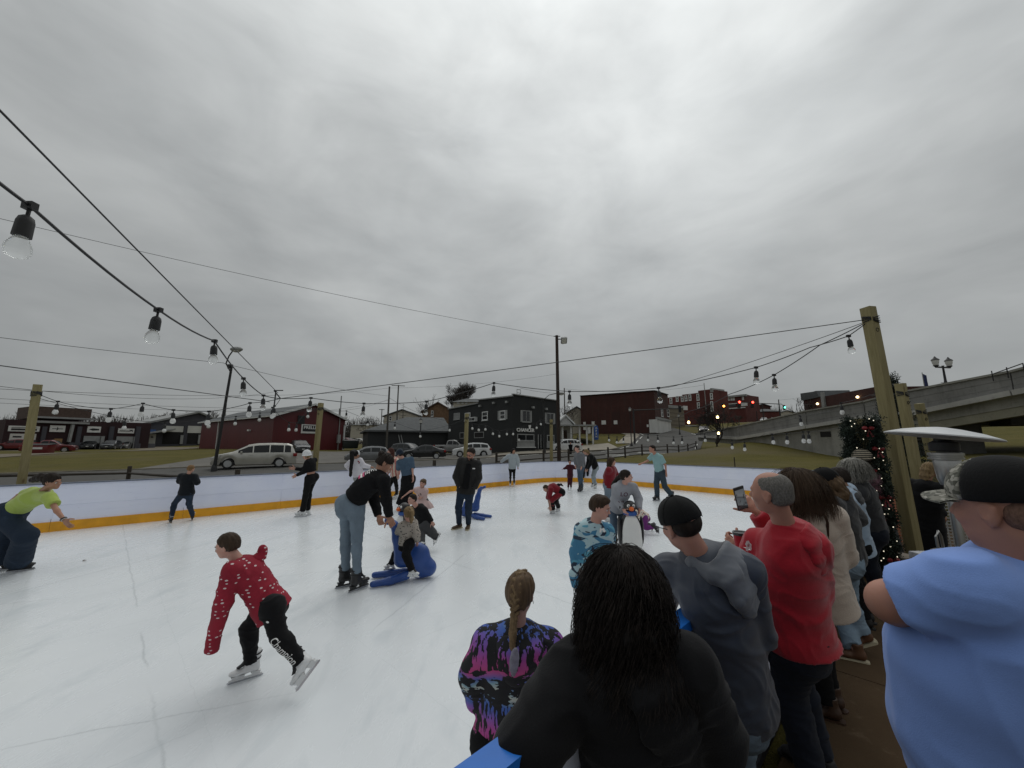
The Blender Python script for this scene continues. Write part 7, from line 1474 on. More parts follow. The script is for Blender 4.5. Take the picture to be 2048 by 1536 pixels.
M_CAPBLK=cloth('black_cap_cloth',(.0075,.0075,.008),.9,.1,220,.04);M_KNITW=cloth('white_knit',(.70,.71,.72),.95,.05,90,.3,.8);M_KNITN=cloth('navy_knit',(.012,.020,.035),.95);M_BRNSHOE=mat('brown_suede',(.085,.055,.03),.8);M_TANSHOE=mat('tan_leather',(.10,.042,.018),.55);M_BLKSHOE=mat('black_shoe',(.014,.013,.013),.6);M_WHTSHOE=mat('white_trainer',(.55,.55,.54),.6);M_LEATHER=mat('brown_leather',(.045,.022,.012),.5)
def hat(I,kind,m,vol=1.0,name='cap'):
 L,M,hs,f,u,r=I['HL'],I['HM'],I['hs'],I['f'],I['u'],I['r'];vx=min(I['vx'],.008);e=.017*vol
 pr=[(EL(L(0,-.012,.040),((.074+e)*hs,(.096+e)*hs,(.082+e)*hs),M),.01)]
 if kind=='beanie':
  V,Q=field(pr+[(EL(L(0,-.02,.05),((.078+e)*hs,(.098+e)*hs,(.095+e)*hs),M),.02)],vx,[((-u*.93+f*.12),L(0,.0,.000),.01)]);N=vnormals(V,Q);P=V-np.array(L(0,0,0));an=np.arctan2(P@np.array(r),P@np.array(f));V=V+N*(.0025*np.sin(an*40))[:,None];o=mesh_obj('beanie',V,Q,m,I['root'])
  t=[L((.079+e)*math.sin(a),-.015+(.098+e)*math.cos(a),.018) for a in np.linspace(0,6.283,25)];mb=MB();mb.tube(t,.017*hs,6);mb.build('cuff',m,o,True); return o
 V,Q=field(pr,vx,[((-u*.97-f*(.10 if kind=='back' else .02)),L(0,0,.022),.004)]);o=mesh_obj(name,V,Q,m,I['root'])
 mb=MB();mb.sphere(L(0,-.012,.040+.082+e+.001),.008*hs,8,5);mb.build('button',m,o,True)
 mb=MB()
 for a in range(6):
  t0=a*math.pi/3+.5;mb.tube([L((.0748+e)*math.sin(t0)*math.cos(p),-.012+(.0968+e)*math.cos(t0)*math.cos(p),.040+(.0828+e)*math.sin(p)) for p in np.linspace(-.1,1.5,9)],.0016*hs,4)
 mb.build('seam',m,o)
 sgn=-1 if kind=='back' else 1;mb=MB();n=12;V=[]
 for i in range(n+1):
  a=-1.05+2.1*i/n
  for k,(ex,dz) in enumerate(((0,0),(.035,-.003),(.068,-.014))):
   for tz in (.0,.004):V.append(L((.070+e+ex*.25)*math.sin(a),-.012+sgn*((.092+e)*math.cos(a)+ex*math.cos(a*.85)),.026+dz-.012*math.sin(a)**2+tz))
 F=[]
 for i in range(n):
  for k in range(2):
   q=i*6+k*2;F+=[(q,q+2,q+8,q+6),(q+1,q+7,q+9,q+3)]
  q=i*6+4;F.append((q,q+1,q+7,q+6))
 if kind!='back':mb.add(V,F);mb.build('brim',m,o)
 return o
 # ------------------ skaters, far to near
I=person('woman with long dark hair in a grey sweater steadying herself on the far boards',17.3,dict(hd=(1027,902),ch=(1025,911),pv=(1024.5,936),eB=(1009,918,-.1),wB=(1002,924,.25),eA=(1036,921),wA=(1036,934),kA=(1028,951,-.1),kB=(1021,951,-.1),aA=ft(1028.5,972.5),aB=ft(1020.5,972.5),tA=ft(1029,976),tB=ft(1019,976)),1.62,SK3,(.55,-.8,0),right_of((.2,-1,0)),dict(m=cloth('pale_grey_sweater',(.33,.37,.39)),kind='sweater',ease=.04,hem=-.05,sleeve=1.95),dict(m=C_BLKJ,kind='leggings',ease=.0),('skate',M_SKW),dict(m=H_BLK,kind='long',length=.22))
I=person('small child in a maroon outfit with arms held out by the far corner',16.1,dict(hd=(1139.6,924),ch=(1140.3,932),pv=(1140.3,949),eB=(1132,936),wB=(1126,938),eA=(1149,936),wA=(1153,938),kA=(1142.5,961),kB=(1137.5,961),aA=ft(1142,979.5),aB=ft(1136.5,979.5),tA=ft(1142,984),tB=ft(1135,984)),1.12,SK3,(-.05,-1,0),right_of((0,-1,0)),dict(m=C_MAROON,kind='jacket',ease=.03,hem=-.35,sleeve=1.95),dict(m=C_MAROON,kind='trousers',ease=.012),('skate',M_SKW),dict(m=H_BLK),child=True)
I=person('woman in a charcoal top and jeans beside the small maroon child',15.5,dict(hd=(1153.5,897),ch=(1158.5,908),pv=(1160.5,934),eB=(1150,918,.1),wB=(1151,931),eA=(1166,921,-.1),wA=(1163,934,-.2),kA=(1163,953,-.1),kB=(1158,953),aA=ft(1164,982.5),aB=ft(1160,983.5),tA=ft(1156,986),tB=ft(1152,985)),1.74,SK4,(-.75,-.6,0),right_of((-.8,-.4,0)),dict(m=C_GRY,kind='sweater',ease=.03,hem=-.08,sleeve=1.9),dict(m=D_MID,ease=.004),('skate',M_SKB),dict(m=H_DBRN,kind='bun'))
I=person('figure in an open grey jacket over white with black leggings behind the blonde skater',19.3,dict(hd=(1168,903),ch=(1171,911),pv=(1172,933),eB=(1166,921),wB=(1166,933),eA=(1178,921),wA=(1178,933),kA=(1175.5,947),kB=(1168,947),aA=ft(1175.5,964),aB=ft(1167,964),tA=ft(1177,967),tB=ft(1165,967)),1.55,SK1,(-.2,-1,0),right_of((0,-1,0)),dict(m=C_GRY,kind='jacket',ease=.035,hem=-.05,sleeve=1.95),dict(m=C_BLKJ,kind='leggings',ease=.002),('skate',M_SKW),dict(m=H_DBRN,kind='long',length=.1))
mb=MB();p=I['ch'];q=I['pv'];mb.hexa([q+Vector((-.05,-.19,0)),q+Vector((.06,-.19,0)),q+Vector((.06,-.16,0)),q+Vector((-.05,-.16,0)),p+Vector((-.06,-.165,-.05)),p+Vector((.07,-.165,-.05)),p+Vector((.07,-.13,-.05)),p+Vector((-.06,-.13,-.05))]);mb.build('white_shirt_front',C_WHT,I['root'],False,False,.01)
I=person('blonde woman in a black sweater and pale jeans bending forward by the far corner',16.6,dict(hd=(1172,904),ch=(1180,911),md=(1187,921),pv=(1190.5,934),eB=(1176,926,.1),wB=(1172,938,.1),eA=(1181,927,-.15),wA=(1175,939,-.15),kA=(1188,952,-.1),kB=(1185,951,.1),aA=ft(1191.5,977),aB=ft(1187,974),tA=ft(1182,979),tB=ft(1178,975)),1.66,SK1,(-.85,-.2,-.4),right_of((-1,-.1,0)),dict(m=C_BLK2,kind='sweater',ease=.035,hem=-.12,sleeve=1.95),dict(m=D_WHITE,ease=.008),('skate',M_SKW),dict(m=H_BLD,kind='long',length=.16))
I=person('dark-clothed man standing beside the white SUV across the road',45,dict(hd=(1141,886),ch=(1141,890),pv=(1141.3,900),eB=(1138.6,895),wB=(1139,901),eA=(1143.6,895),wA=(1143.5,901),kA=(1142,908),kB=(1140.5,908),aA=(1142,915),aB=(1140.4,915)),1.75,SK1,(0,-1,0),right_of((0,-1,0)),dict(m=C_BLK,kind='jacket',ease=.03,hem=-.1,sleeve=1.95),dict(m=C_BLKJ,kind='trousers',ease=.015),None,dict(m=H_DBRN),vox=.03)
I=person('child in red bent double with hands at the skates',10.5,dict(hd=(1091.5,977),ch=(1099.5,978),md=(1108,974),pv=(1119.5,984),eA=(1099,995,-.12),wA=(1101,1014,-.2),eB=(1096,995,.1),wB=(1099,1013,.05),kA=(1104,999,-.15),kB=(1111.5,1000,.05),aA=ft(1106.5,1027),aB=ft(1117,1022.5),tA=ft(1095,1029),tB=ft(1110,1024)),1.34,SK1,(-.75,.1,-.65),right_of((-1,-.05,0)),dict(m=C_DKRED,kind='hoodie',ease=.03,hem=.02,sleeve=1.2,hood='down'),dict(m=C_BLKJ,kind='trousers',ease=.02),('skate',M_SKW),dict(m=H_BRN),child=True,headup=(-.6,.1,.6))
pr=[(RC(I['P']['hA'],I['P']['kA'],.090,.072),.03),(RC(I['P']['kA'],I['P']['kA'].lerp(I['P']['aA'],.85),.070,.056,True),.02)];V,Q=field(pr,.018);mesh_obj('red_trouser_leg',V,Q,C_DKRED,I['root'])
p=[W(1112,974,10.5),W(1117,970,10.5),W(1122,969,10.6),W(1126,972,10.6)];V,Q=field([(RC(a,b,.05-.012*i,.045-.014*i),.02) for i,(a,b) in enumerate(zip(p,p[1:]))],.016);mesh_obj('loose_jacket_tail',V,Q,C_BLK,I['root'])
I=person('woman in a white sweater with a very long black ponytail leaning on the left boards',12.3,dict(hd=(713.5,909),ch=(710,922),md=(713,936),pv=(717,952),eA=(694,931,.05),wA=(700,940,.3),eB=(727,931),wB=(741,934,.1),kA=(713,978),kB=(722,978),aA=ft(712,1006),aB=ft(722,1005),tA=ft(710,1001),tB=ft(724,1000)),1.62,SK3,(.55,.8,0),right_of((.1,1,0)),dict(m=C_WHT,kind='sweater',ease=.04,hem=-.02,sleeve=1.98),dict(m=cloth('pale_grey_leggings',(.26,.27,.27)),kind='leggings',ease=.006),('skate',M_SKW),dict(m=H_BLK,kind='pony',path=[W(709,903,12.25),W(704,905,12.0),W(704,920,11.95),W(702,936,11.95),W(701,951,11.95)],r0=.075))
L=I['HL'];mb=MB();mb.tube([L(.088*math.sin(a),.02+.03*math.cos(a)*0,.02+.10*math.cos(a)) for a in np.linspace(-1.7,1.7,13)],.028*I['hs'],6);mb.build('headband',M_KNITW,I['root'],True)
mb=MB();mb.tube([W(716,922,12.05),W(719,925,12.0),W(717.5,927,12.0)],.02,5);mb.build('red_sleeve_mark',C_DKRED,I['root'])
I=person('auburn-haired woman in a pink and cream top and black trousers by the left boards',13.1,dict(hd=(781,903),ch=(791,919),pv=(789,951),eA=(797,935,-.15),wA=(797,951,-.15),eB=(781,934,.1),wB=(776,947,.1),kA=(793,972,-.1),kB=(780,970),aA=ft(793,998),aB=ft(771,1000),tA=ft(781,1000),tB=ft(760,1001)),1.70,SK4,(-.9,-.35,0),right_of((-.9,-.35,0)),dict(m=P_PNK,kind='top',ease=.03,hem=-.05,sleeve=1.9),dict(m=C_BLKJ,kind='trousers',ease=.006),('skate',M_SKW),dict(m=H_RED,kind='long',length=.12))
I=person('woman in a denim shirt, navy knit hat and wide black trousers, back turned',11.2,dict(hd=(800,909),ch=(810,921),pv=(816,957),eB=(825,938,-.05),wB=(826,954,-.1),eA=(797,938,.15),wA=(795,952,.3),kA=(808,985),kB=(817,985),aA=ft(800,1021),aB=ft(815,1020),tA=ft(795,1023),tB=ft(806,1022)),1.70,SK4,(-.75,.65,-.3),right_of((-.55,.8,0)),dict(m=D_SHIRT,kind='shirt',ease=.03,hem=-.02,sleeve=.95),dict(m=C_BLKJ,kind='trousers',ease=.04,flare=.035),('skate',M_SKB),dict(m=H_DBRN,kind='short'))
hat(I,'beanie',M_KNITN,1.5)
I=person('woman in a white knit beanie, black cropped top and black trousers gliding left',10.05,dict(hd=(613,911),ch=(619,922),pv=(622.5,953),sA=(614.5,925,-.1),eA=(607,944,-.15),wA=(593.5,950.5,-.15),eB=(604,939,.15),wB=(590.5,937.5,.1),kA=(613,981,-.1),kB=(618,981,.08),aA=ft(604.5,1033.5),aB=ft(614,1031),tA=ft(586,1034.5),tB=ft(607,1032)),1.66,SK1,(-.85,.35,0),right_of((-.9,.25,0)),dict(m=C_BLK,kind='cropped_top',ease=.014,hem=.32,sleeve=2.0),dict(m=C_BLKJ,kind='trousers',ease=.016,flare=.012,rise=.12),('skate',M_SKW),dict(m=H_BLD),hands={'A':dict(curl=.15),'B':dict(curl=.15)},hipw=1.1)
hat(I,'beanie',M_KNITW,1.1)
I=person('boy with ginger hair in a dark jacket at the left boards with his back turned',9.2,dict(hd=(382,938),ch=(376,952),pv=(373,984),eA=(359,962,.0),wA=(370,956,.18),eB=(394,965,0),wB=(385,955,.18),kA=(349,1007,.05),kB=(378,1007,.05),aA=ft(341,1046),aB=ft(384,1041),tA=ft(333,1042),tB=ft(384.5,1036)),1.38,SK1,(.15,1,-.1),right_of((-.25,.95,0)),dict(m=cloth('dark_navy_softshell',(.007,.009,.012),.85,.14,220,.05),kind='jacket',ease=.032,hem=-.14,sleeve=1.95,hood='down',hemw=.02),dict(m=D_DARK,ease=.012),('skate',M_SKB,M_SKW),dict(m=H_GINGER),child=True)
I=person('young woman in a lime green tee stooping low at the left edge',5.6,dict(hd=(106,963,-.1),ch=(83,988),md=(56,1001),pv=(23,1024),sB=(98,995,-.2),eB=(114,1022,-.28),wB=(128.5,1040,-.3),sA=(66,984,.18),eA=(38,991,.3),wA=(14,1008,.35),kB=(52,1072,-.14),kA=(8,1082,.12),aB=ft(33,1143),aA=ft(-4,1141),tB=ft(76,1138),tA=ft(22,1140)),1.58,SK3,(.95,.1,-.2),right_of((1,.12,0)),dict(m=C_GREEN,kind='tee',ease=.026,hem=-.08,sleeve=.55,fold=.8),dict(m=D_DARK,kind='trousers',ease=.045,flare=.04),('skate',M_SKB),dict(m=H_DBRN,kind='pony',path=[W(93,957,5.5),W(84,954,5.5),W(74,957,5.52),W(66,960,5.55)],r0=.062),hands={'B':dict(curl=.25,s=1.05)})
mb=MB();w_=I['P']['wB'];e_=I['P']['eB'];d=(w_-e_).normalized();x=d.cross(Vector((0,1,0))).normalized();y=d.cross(x);mb.tube([w_-d*.02+(x*math.cos(a)+y*math.sin(a))*.031 for a in np.linspace(0,6.283,13)],.008,5);mb.build('wristband',M_BLKSHOE,I['root'],True);mb=MB();mb.tube([w_-d*.005+(x*math.cos(a)+y*math.sin(a))*.029 for a in np.linspace(0,6.283,13)],.006,5);mb.build('watch',M_STEEL,I['root'],True)
I=person('bearded man with glasses in a dark parka and jeans standing on the ice',8.4,dict(hd=(941.5,908,-.05),ch=(939,924),pv=(932,978),eB=(913,953,.0),wB=(919,973,-.12),eA=(957,955,.02),wA=(949,976,-.12),kB=(917,1015),kA=(937,1016),aB=ft(918,1057,.105),aA=ft(936.5,1057.5,.105),tB=ft(900,1061,.105),tA=ft(930,1066,.105)),1.80,SK2,(-.35,-.85,-.35),right_of((-.3,-1,0)),dict(m=C_OLIVE,kind='jacket',ease=.04,hem=-.12,sleeve=2.06,hood='down',hemw=.02),dict(m=D_DARK,ease=.014),('shoe',M_BRNSHOE,M_SOLE),dict(m=H_DBRN),hands={'A':0,'B':0})
pr=[(LOFT([(I['pv']+Vector((.0,-.172,.03)),.075,.02,(1,0,0)),(I['md']+Vector((-.0,-.178,0)),.07,.02,(1,0,0)),(I['ch']+Vector((-.0,-.150,-.04)),.055,.02,(1,0,0))]),.02)];V,Q=field(pr,.01);mesh_obj('dark_shirt',V,Q,C_BLK,I['root'])
L,hs=I['HL'],I['hs'];V,Q=field([(EL(L(0,.038,-.068),(.056*hs,.058*hs,.044*hs),I['HM']),.02)],.009,[(I['u'],L(0,.08,-.052),.006)]);mesh_obj('beard',V,Q,H_DBRN,I['root'])
mb=MB()
for sg in (1,-1):mb.tube([L(sg*.033+.021*math.cos(a),.106,.004+.015*math.sin(a)) for a in np.linspace(0,6.283,11)],.0025*hs,4)
mb.tube([L(-.012,.108,.006),L(.012,.108,.006)],.0025*hs,4)
for sg in (1,-1):mb.tube([L(sg*.054,.104,.008),L(sg*.08,-.01,.008)],.0025*hs,4)
mb.build('glasses',M_DARKM,I['root'])
mb=MB();p=I['ch']+Vector((.115,-.19,-.13));mb.box(p,(.055,.012,.022));mb.build('chest_logo',M_LETW,I['root'])
I=person('man in a teal striped shirt and dark trousers striding left on hockey skates',12.9,dict(hd=(1304,898),ch=(1313,911),pv=(1319,942),sB=(1305,911,.15),eB=(1295,922,.2),wB=(1283,927,.15),sA=(1321,914,-.15),eA=(1331,931,-.22),wA=(1332.5,946,-.25),kB=(1313,966,-.02),kA=(1329.5,973,-.1),aB=ft(1315,1001),aA=W(1343,990,12.85),tB=ft(1300,1002),tA=W(1336,999,12.8)),1.80,SK2,(-.95,-.25,-.05),right_of((-.9,-.3,0)),dict(m=pat_stripe('teal_striped_shirt',(.20,.36,.36),(.27,.40,.42),24),kind='polo_shirt',ease=.026,hem=-.02,sleeve=.75),dict(m=denim('slate_denim',(.045,.065,.085)),ease=.022,flare=.01),('skate',M_SKB),dict(m=H_DBRN))
I=person('girl with long brown hair in a dark red sweater behind the grey-hoodie woman',9.5,dict(hd=(1223.5,923),ch=(1222,938),pv=(1217.5,968),eB=(1212,953),wB=(1213,969),eA=(1233,951,.1),wA=(1230,966,.05),kA=(1222,1000),kB=(1214,1000),aA=ft(1224,1042),aB=ft(1214,1043),tA=ft(1232,1044),tB=ft(1222,1046)),1.52,SK1,(.95,-.1,0),right_of((.75,-.5,0)),dict(m=C_DKRED,kind='sweater',ease=.035,hem=-.2,sleeve=1.98),dict(m=D_LIGHT,ease=.008),('skate',M_SKW),dict(m=H_BRN,kind='long',length=.26))
I=person('little girl in a pale pink tee and tutu reaching out behind the boy in black',8.0,dict(hd=(845.5,967),ch=(842.5,980),pv=(845,1001),sB=(836,979),eB=(820,983,-.1),wB=(808,992,-.1),eA=(852,994),wA=(842,996,-.12),kA=(850,1021),kB=(842,1024,-.1),aA=ft(846,1062),aB=ft(838,1064),tA=ft(844,1070),tB=ft(834,1070)),1.08,SK4,(-.2,-.95,-.05),right_of((-.35,-.9,0)),dict(m=C_PINK,kind='tee',ease=.02,hem=-.1,sleeve=.45),dict(m=C_GREYT,kind='leggings',ease=.008),('skate',M_SKB),dict(m=H_LBRN,kind='bun'),child=True)
pv=I['pv'];mb=MB();k=len(mb.v);n=40
for i in range(n):
 a=6.283*i/n
 for rr,zz in ((.115,.02),(.19+.02*math.sin(a*9),-.08),(.215+.03*math.sin(a*11),-.15)):mb.v.append(tuple(pv+Vector((rr*math.cos(a),rr*math.sin(a),zz))))
for i in range(n):
 j=(i+1)%n
 for q in range(2):mb.f.append((i*3+q,j*3+q,j*3+q+1,i*3+q+1))
mb.build('tutu',C_PINK,I['root'],True)
mb=MB();c=I['ch']+Vector((0,-.118,-.09))
for a,b_ in ((-.02,0),(.022,.006),(0,-.03),(.01,.03)):mb.sphere(c+Vector((a,0,b_)),(.012,.004,.012),7,4)
mb.build('shirt_print',M_INK,I['root'])
I=person('boy in a black hooded top and grey trousers pushing off behind a penguin skate aid',6.9,dict(hd=(824,999,-.1),ch=(837,1016),md=(842,1030),pv=(848,1046),sA=(848,1021,-.06),eA=(856,1034,-.05),wA=(863.5,1044,-.1),sB=(828,1018,.1),eB=(820,1030,.1),wB=(815,1034,.0),kA=(859,1061,-.05),kB=(840,1066,-.1),aA=W(873.5,1074,6.85),aB=ft(842,1110),tA=W(867,1090,6.7),tB=ft(826,1114),uA=(.35,-.1,.9)),1.32,SK4,(-.65,-.7,-.05),right_of((-.7,-.6,0)),dict(m=C_BLK2,kind='hoodie',ease=.03,hem=-.05,sleeve=1.97,hood='down'),dict(m=C_GREYT,kind='trousers',ease=.03),('skate',M_SKW),dict(m=H_DBRN),child=True,hands={'A':dict(curl=1.1)})
I=person('toddler with a blond ponytail in a leopard print jacket riding the blue seal',5.2,dict(hd=(817,1028),ch=(816,1048),pv=(812,1086),eB=(833,1068,-.05),wB=(834,1082,-.02),eA=(799,1062,.1),wA=(792,1066,.22),hA=(818,1088,-.08),hB=(812,1086,.09),kA=(812,1110,-.19),kB=(793,1106,.2),aA=W(824,1140,5.0),aB=W(783,1126,5.45),tA=W(852,1151,4.95),tB=W(768,1132,5.40)),.96,SK4,(-.55,.8,-.1),right_of((-.75,.55,0)),dict(m=P_LEO,kind='jacket',ease=.028,hem=-.03,sleeve=1.97,hood='down'),dict(m=C_BLKJ,kind='trousers',ease=.016),('skate',M_SKW),dict(m=H_BLD,kind='pony',r0=.03,length=.05),child=True,headscale=1.05)
I=person('woman in a black long-sleeved top and light jeans bending to push the blue seal',4.95,dict(hd=(770,927,.08),ch=(759,953,.02),md=(733,969,0),pv=(702,1007),sB=(768,962,-.13),eB=(773,1000,-.17),wB=(779,1034,-.16),sA=(748,957,.16),eA=(749,1002,.12),wA=(757,1032,.02),hB=(714,1016,-.06),hA=(696,1015,.07),kB=(714,1079,-.05),kA=(692,1078,.05),aB=ft(712,1181),aA=ft(689,1174),tB=ft(745,1168),tA=ft(716,1168)),1.76,SK3,(.75,.3,-.6),right_of((.9,.42,0)),dict(m=C_BLK,kind='long_sleeved_top',ease=.024,hem=.17,sleeve=1.97,fold=1.3,drop=.1),dict(m=D_LIGHT,ease=.010,rise=.16,amp=.007,length=.86,seat=.075),('skate',M_SKB),dict(m=H_DBRN,kind='bun',vol=1.2),hands={'A':dict(curl=.9,d=(.3,.1,-.9),n=(.6,-.5,-.3)),'B':dict(curl=.9,d=(.35,.1,-.9),n=(.5,-.7,-.3))},hipw=1.12,fat=1.13,headup=(.55,.2,.65))
bx_=(I['ch']-I['pv']).normalized();nrm=Vector((-.55,-.35,.75));nrm=(nrm-bx_*nrm.dot(bx_)).normalized();rt=bx_.cross(nrm).normalized()
o0=I['md'].lerp(I['ch'],.80);v,f=text2d('BE');decal(I['top'],'back_print',(v,f),o0+bx_*.055,rt*.085,bx_*.075,-nrm,M_LETW);v,f=text2d('FREE');decal(I['top'],'back_print',(v,f),o0+bx_*-.01,rt*.085,bx_*.075,-nrm,M_LETW)
for k,mm in enumerate((mat('pink_print',(.55,.10,.20),.7),M_LETW,mat('pink_print',(.5,.1,.2)))):decal(I['top'],'back_print',([(-.09,-.012),(.09,-.012),(.09,.012),(-.09,.012)],[(0,1,2,3)]),o0+bx_*(-.06-.027*k),rt,bx_,-nrm,mm)
M_SEAL=NB('blue_moulded_plastic');_b=M_SEAL;_n=_b.noise(4,4,.6);_b.set(Base_Color=_b.ramp(_n,[(.3,(.012,.050,.21)),(.7,(.020,.072,.28))]),Roughness=.38);_b.bump(_b.noise(60,3,.6),.05,.004);M_SEAL=_b.m
def seal(label,px,Z,fwd,s=1.0,P=None):
 """skating aid: plump tail end with a saddle, a long raised neck ending in two handles, two runners in front"""
 base=G(*px);f=Vector(fwd).normalized();r=f.cross(Vector((0,0,1)));L= lambda x,y,z:base+(r*x+f*y+Vector((0,0,z)))*s;root=thing('seal_skate_aid',label,'skate aid',base)
 pr=[(EL(L(0,-.19,.22),(.120*s,.150*s,.22*s),np.array([[r.x,f.x,0],[r.y,f.y,0],[r.z,f.z,1]])),.06),(RC(L(0,-.10,.28),L(0,.06,.27),.110*s,.090*s),.06),(EL(L(0,-.30,.14),(.12*s,.12*s,.12*s)),.05),(RC(L(0,-.20,.36),L(0,-.16,.40),.095*s,.085*s),.05),
 (RC(L(0,.06,.28),L(0,.13,.56),.098*s,.070*s),.06),(RC(L(0,.13,.56),L(0,.18,.74),.070*s,.052*s),.04),(RC(L(0,.18,.74),L(0,.24,.80),.045*s,.045*s),.04)]
 V,Q=field(pr,.012 if Z<7 else .018,[(Vector((0,0,-1)),L(0,0,.012),.01)]);mesh_obj('seal_body',V,Q,M_SEAL,root)
 for sg in (1,-1):
  V,Q=field([(RC(L(sg*.02,.19,.76),L(sg*.10,.28,.82),.036*s,.034*s),.02),(RC(L(sg*.10,.28,.82),L(sg*.135,.27,.80),.034*s,.03*s),.02)],.012);mesh_obj('handle',V,Q,M_SEAL,root)
  V,Q=field([(RC(L(sg*.07,.0,.08),L(sg*.15,.20,.055),.060*s,.052*s),.03),(RC(L(sg*.15,.20,.055),L(sg*.19,.42,.045),.050*s,.040*s),.03)],.012,[(Vector((0,0,-1)),L(0,0,.006),.006)]);mesh_obj('runner',V,Q,M_SEAL,root)
 return root
seal('blue plastic seal skating aid ridden by the toddler',(811,1160),5.2,(-.95,-.28,0),1.0)
seal('blue plastic seal skating aid standing behind the man in the parka',(947,1036),9.3,(.75,-.35,0),.95)
M_PENW=mat('penguin_white',(.66,.66,.64),.4,var=.06,scale=3,bump=.08);M_PENB=mat('penguin_black',(.014,.013,.014),.4,var=.2);M_ORANGE=mat('penguin_orange',(.62,.12,.015),.45);M_SCARF=mat('penguin_blue_scarf',(.02,.08,.30),.5)
def penguin(label,base,face,s=1.0,vx=.012):
 base=Vector(base);f=Vector(face).normalized();r=f.cross(Vector((0,0,1)));M=np.array([[r.x,f.x,0],[r.y,f.y,0],[r.z,f.z,1]]);L= lambda x,y,z:base+(r*x+f*y+Vector((0,0,z)))*s;root=thing('penguin_skate_aid',label,'skate aid',base)
 V,Q=field([(EL(L(0,-.02,.30),(.19*s,.165*s,.34*s),M),.04),(EL(L(0,-.02,.16),(.19*s,.17*s,.17*s),M),.04)],vx,[(Vector((0,0,-1)),L(0,0,.02),.01)]);mesh_obj('penguin_body',V,Q,M_PENB,root)
 V,Q=field([(EL(L(0,.028,.29),(.165*s,.140*s,.325*s),M),.04),(EL(L(0,.03,.16),(.165*s,.145*s,.16*s),M),.04)],vx,[(Vector((0,0,-1)),L(0,0,.03),.01)]);mesh_obj('belly',V,Q,M_PENW,root)
 V,Q=field([(EL(L(0,0,.72),(.105*s,.105*s,.10*s),M),.02)],vx);h=mesh_obj('penguin_head',V,Q,M_PENB,root)
 mb=MB();mb.tube([L(-.10,-.02,.70),L(-.17,-.03,.70)],.022*s,8);mb.tube([L(.10,-.02,.70),L(.17,-.03,.70)],.022*s,8);mb.build('handle',M_PENB,root,'auto')
 for sg in (1,-1):
  mb=MB();mb.sphere(L(sg*.042,.085,.745),(.026*s,)*3,12,8);e=mb.build('eye',M_PENW,h,True);mb=MB();mb.sphere(L(sg*.042,.107,.745),(.012*s,)*3,10,6);mb.build('pupil',M_PENB,h,True)
  V,Q=field([(EL(L(sg*.185,-.02,.34),(.03*s,.08*s,.23*s),M),.02)],vx);mesh_obj('flipper',V,Q,M_PENB,root)
 V,Q=field([(EL(L(0,.115,.70),(.042*s,.05*s,.036*s),M),.01)],vx*.8);mesh_obj('beak',V,Q,M_ORANGE,root)
 mb=MB();mb.lathe([(.095*s,.585*s),(.115*s,.60*s),(.11*s,.645*s),(.09*s,.655*s)],20,L(0,.0,0));mb.build('scarf',M_SCARF,root,'auto'); return root
b0=W(1263.5,1100,6.75);penguin('upright penguin skating aid facing the camera in front of the grey-hoodie woman',(b0.x,b0.y,0),(-.05,-1,0),1.06,.010)
b0=W(806,1082,7.1);penguin('white and black penguin skating aid half hidden behind the toddler',(b0.x,b0.y,0),(-.75,-.6,0),.96)
I=person('woman in a grey hoodie with a dark ponytail pushing the upright penguin',7.15,dict(hd=(1253,953,-.2),ch=(1249,972,-.1),md=(1241,991,0),pv=(1233,1013,.1),sB=(1232,976,.0),eB=(1235,1001,-.05),wB=(1247,1020,-.28),sA=(1266,974,-.1),eA=(1277,997,-.1),wA=(1278,1019,-.3),kB=(1228,1044,.0),kA=(1249,1045,.05),aB=ft(1230,1086),aA=ft(1252,1083),tB=ft(1238,1098),tA=ft(1260,1094)),1.66,SK4,(.85,-.4,.0),right_of((.35,-.9,0)),dict(m=C_GREYH,kind='hoodie',ease=.034,hem=-.12,sleeve=1.95,hood='down'),dict(m=D_MID,ease=.008),('skate',M_SKB),dict(m=H_DBRN,kind='pony',path=[W(1243,950,7.1),W(1236,957,7.2),W(1229,965,7.25),W(1224,975,7.2)],r0=.05))
v,f=text2d('LO');decal(I['top'],'chest_print',(v,f),I['ch'].lerp(I['md'],.7)+Vector((0,0,0)),Vector((.11,.03,0)),Vector((.0,.03,.11)),(0,1,.1),mat('plum_print',(.07,.02,.04),.8));v,f=text2d('VE');decal(I['top'],'chest_print',(v,f),I['ch'].lerp(I['md'],1.55),Vector((.11,.03,0)),Vector((.0,.03,.11)),(0,1,.1),bpy.data.materials['plum_print'])
I=person('child in purple leggings and a floral top kneeling on the ice behind the penguin',8.2,dict(hd=(1262,1012,.1),ch=(1272,1023),md=(1280,1027),pv=(1289,1034),eA=(1272,1036,-.15),wA=(1270,1047,-.2),eB=(1269,1035,.15),wB=(1266,1046,.1),hA=(1289,1037,-.08),hB=(1288,1036,.08),kA=(1292,1056,-.1),kB=(1284,1054,.15),aA=W(1310,1054,8.05),aB=W(1300,1051,8.4),tA=W(1322,1064,8.0),tB=W(1312,1056,8.4),uA=(-.55,0,.3),uB=(-.5,0,.4)),1.12,SK3,(-.9,-.1,-.2),right_of((-1,0,0)),dict(m=P_FLO,kind='top',ease=.03,hem=-.2,sleeve=1.6),dict(m=cloth('purple_leggings',(.17,.035,.19)),kind='leggings',ease=.008),('skate',M_SKB),dict(m=H_BLK),child=True)
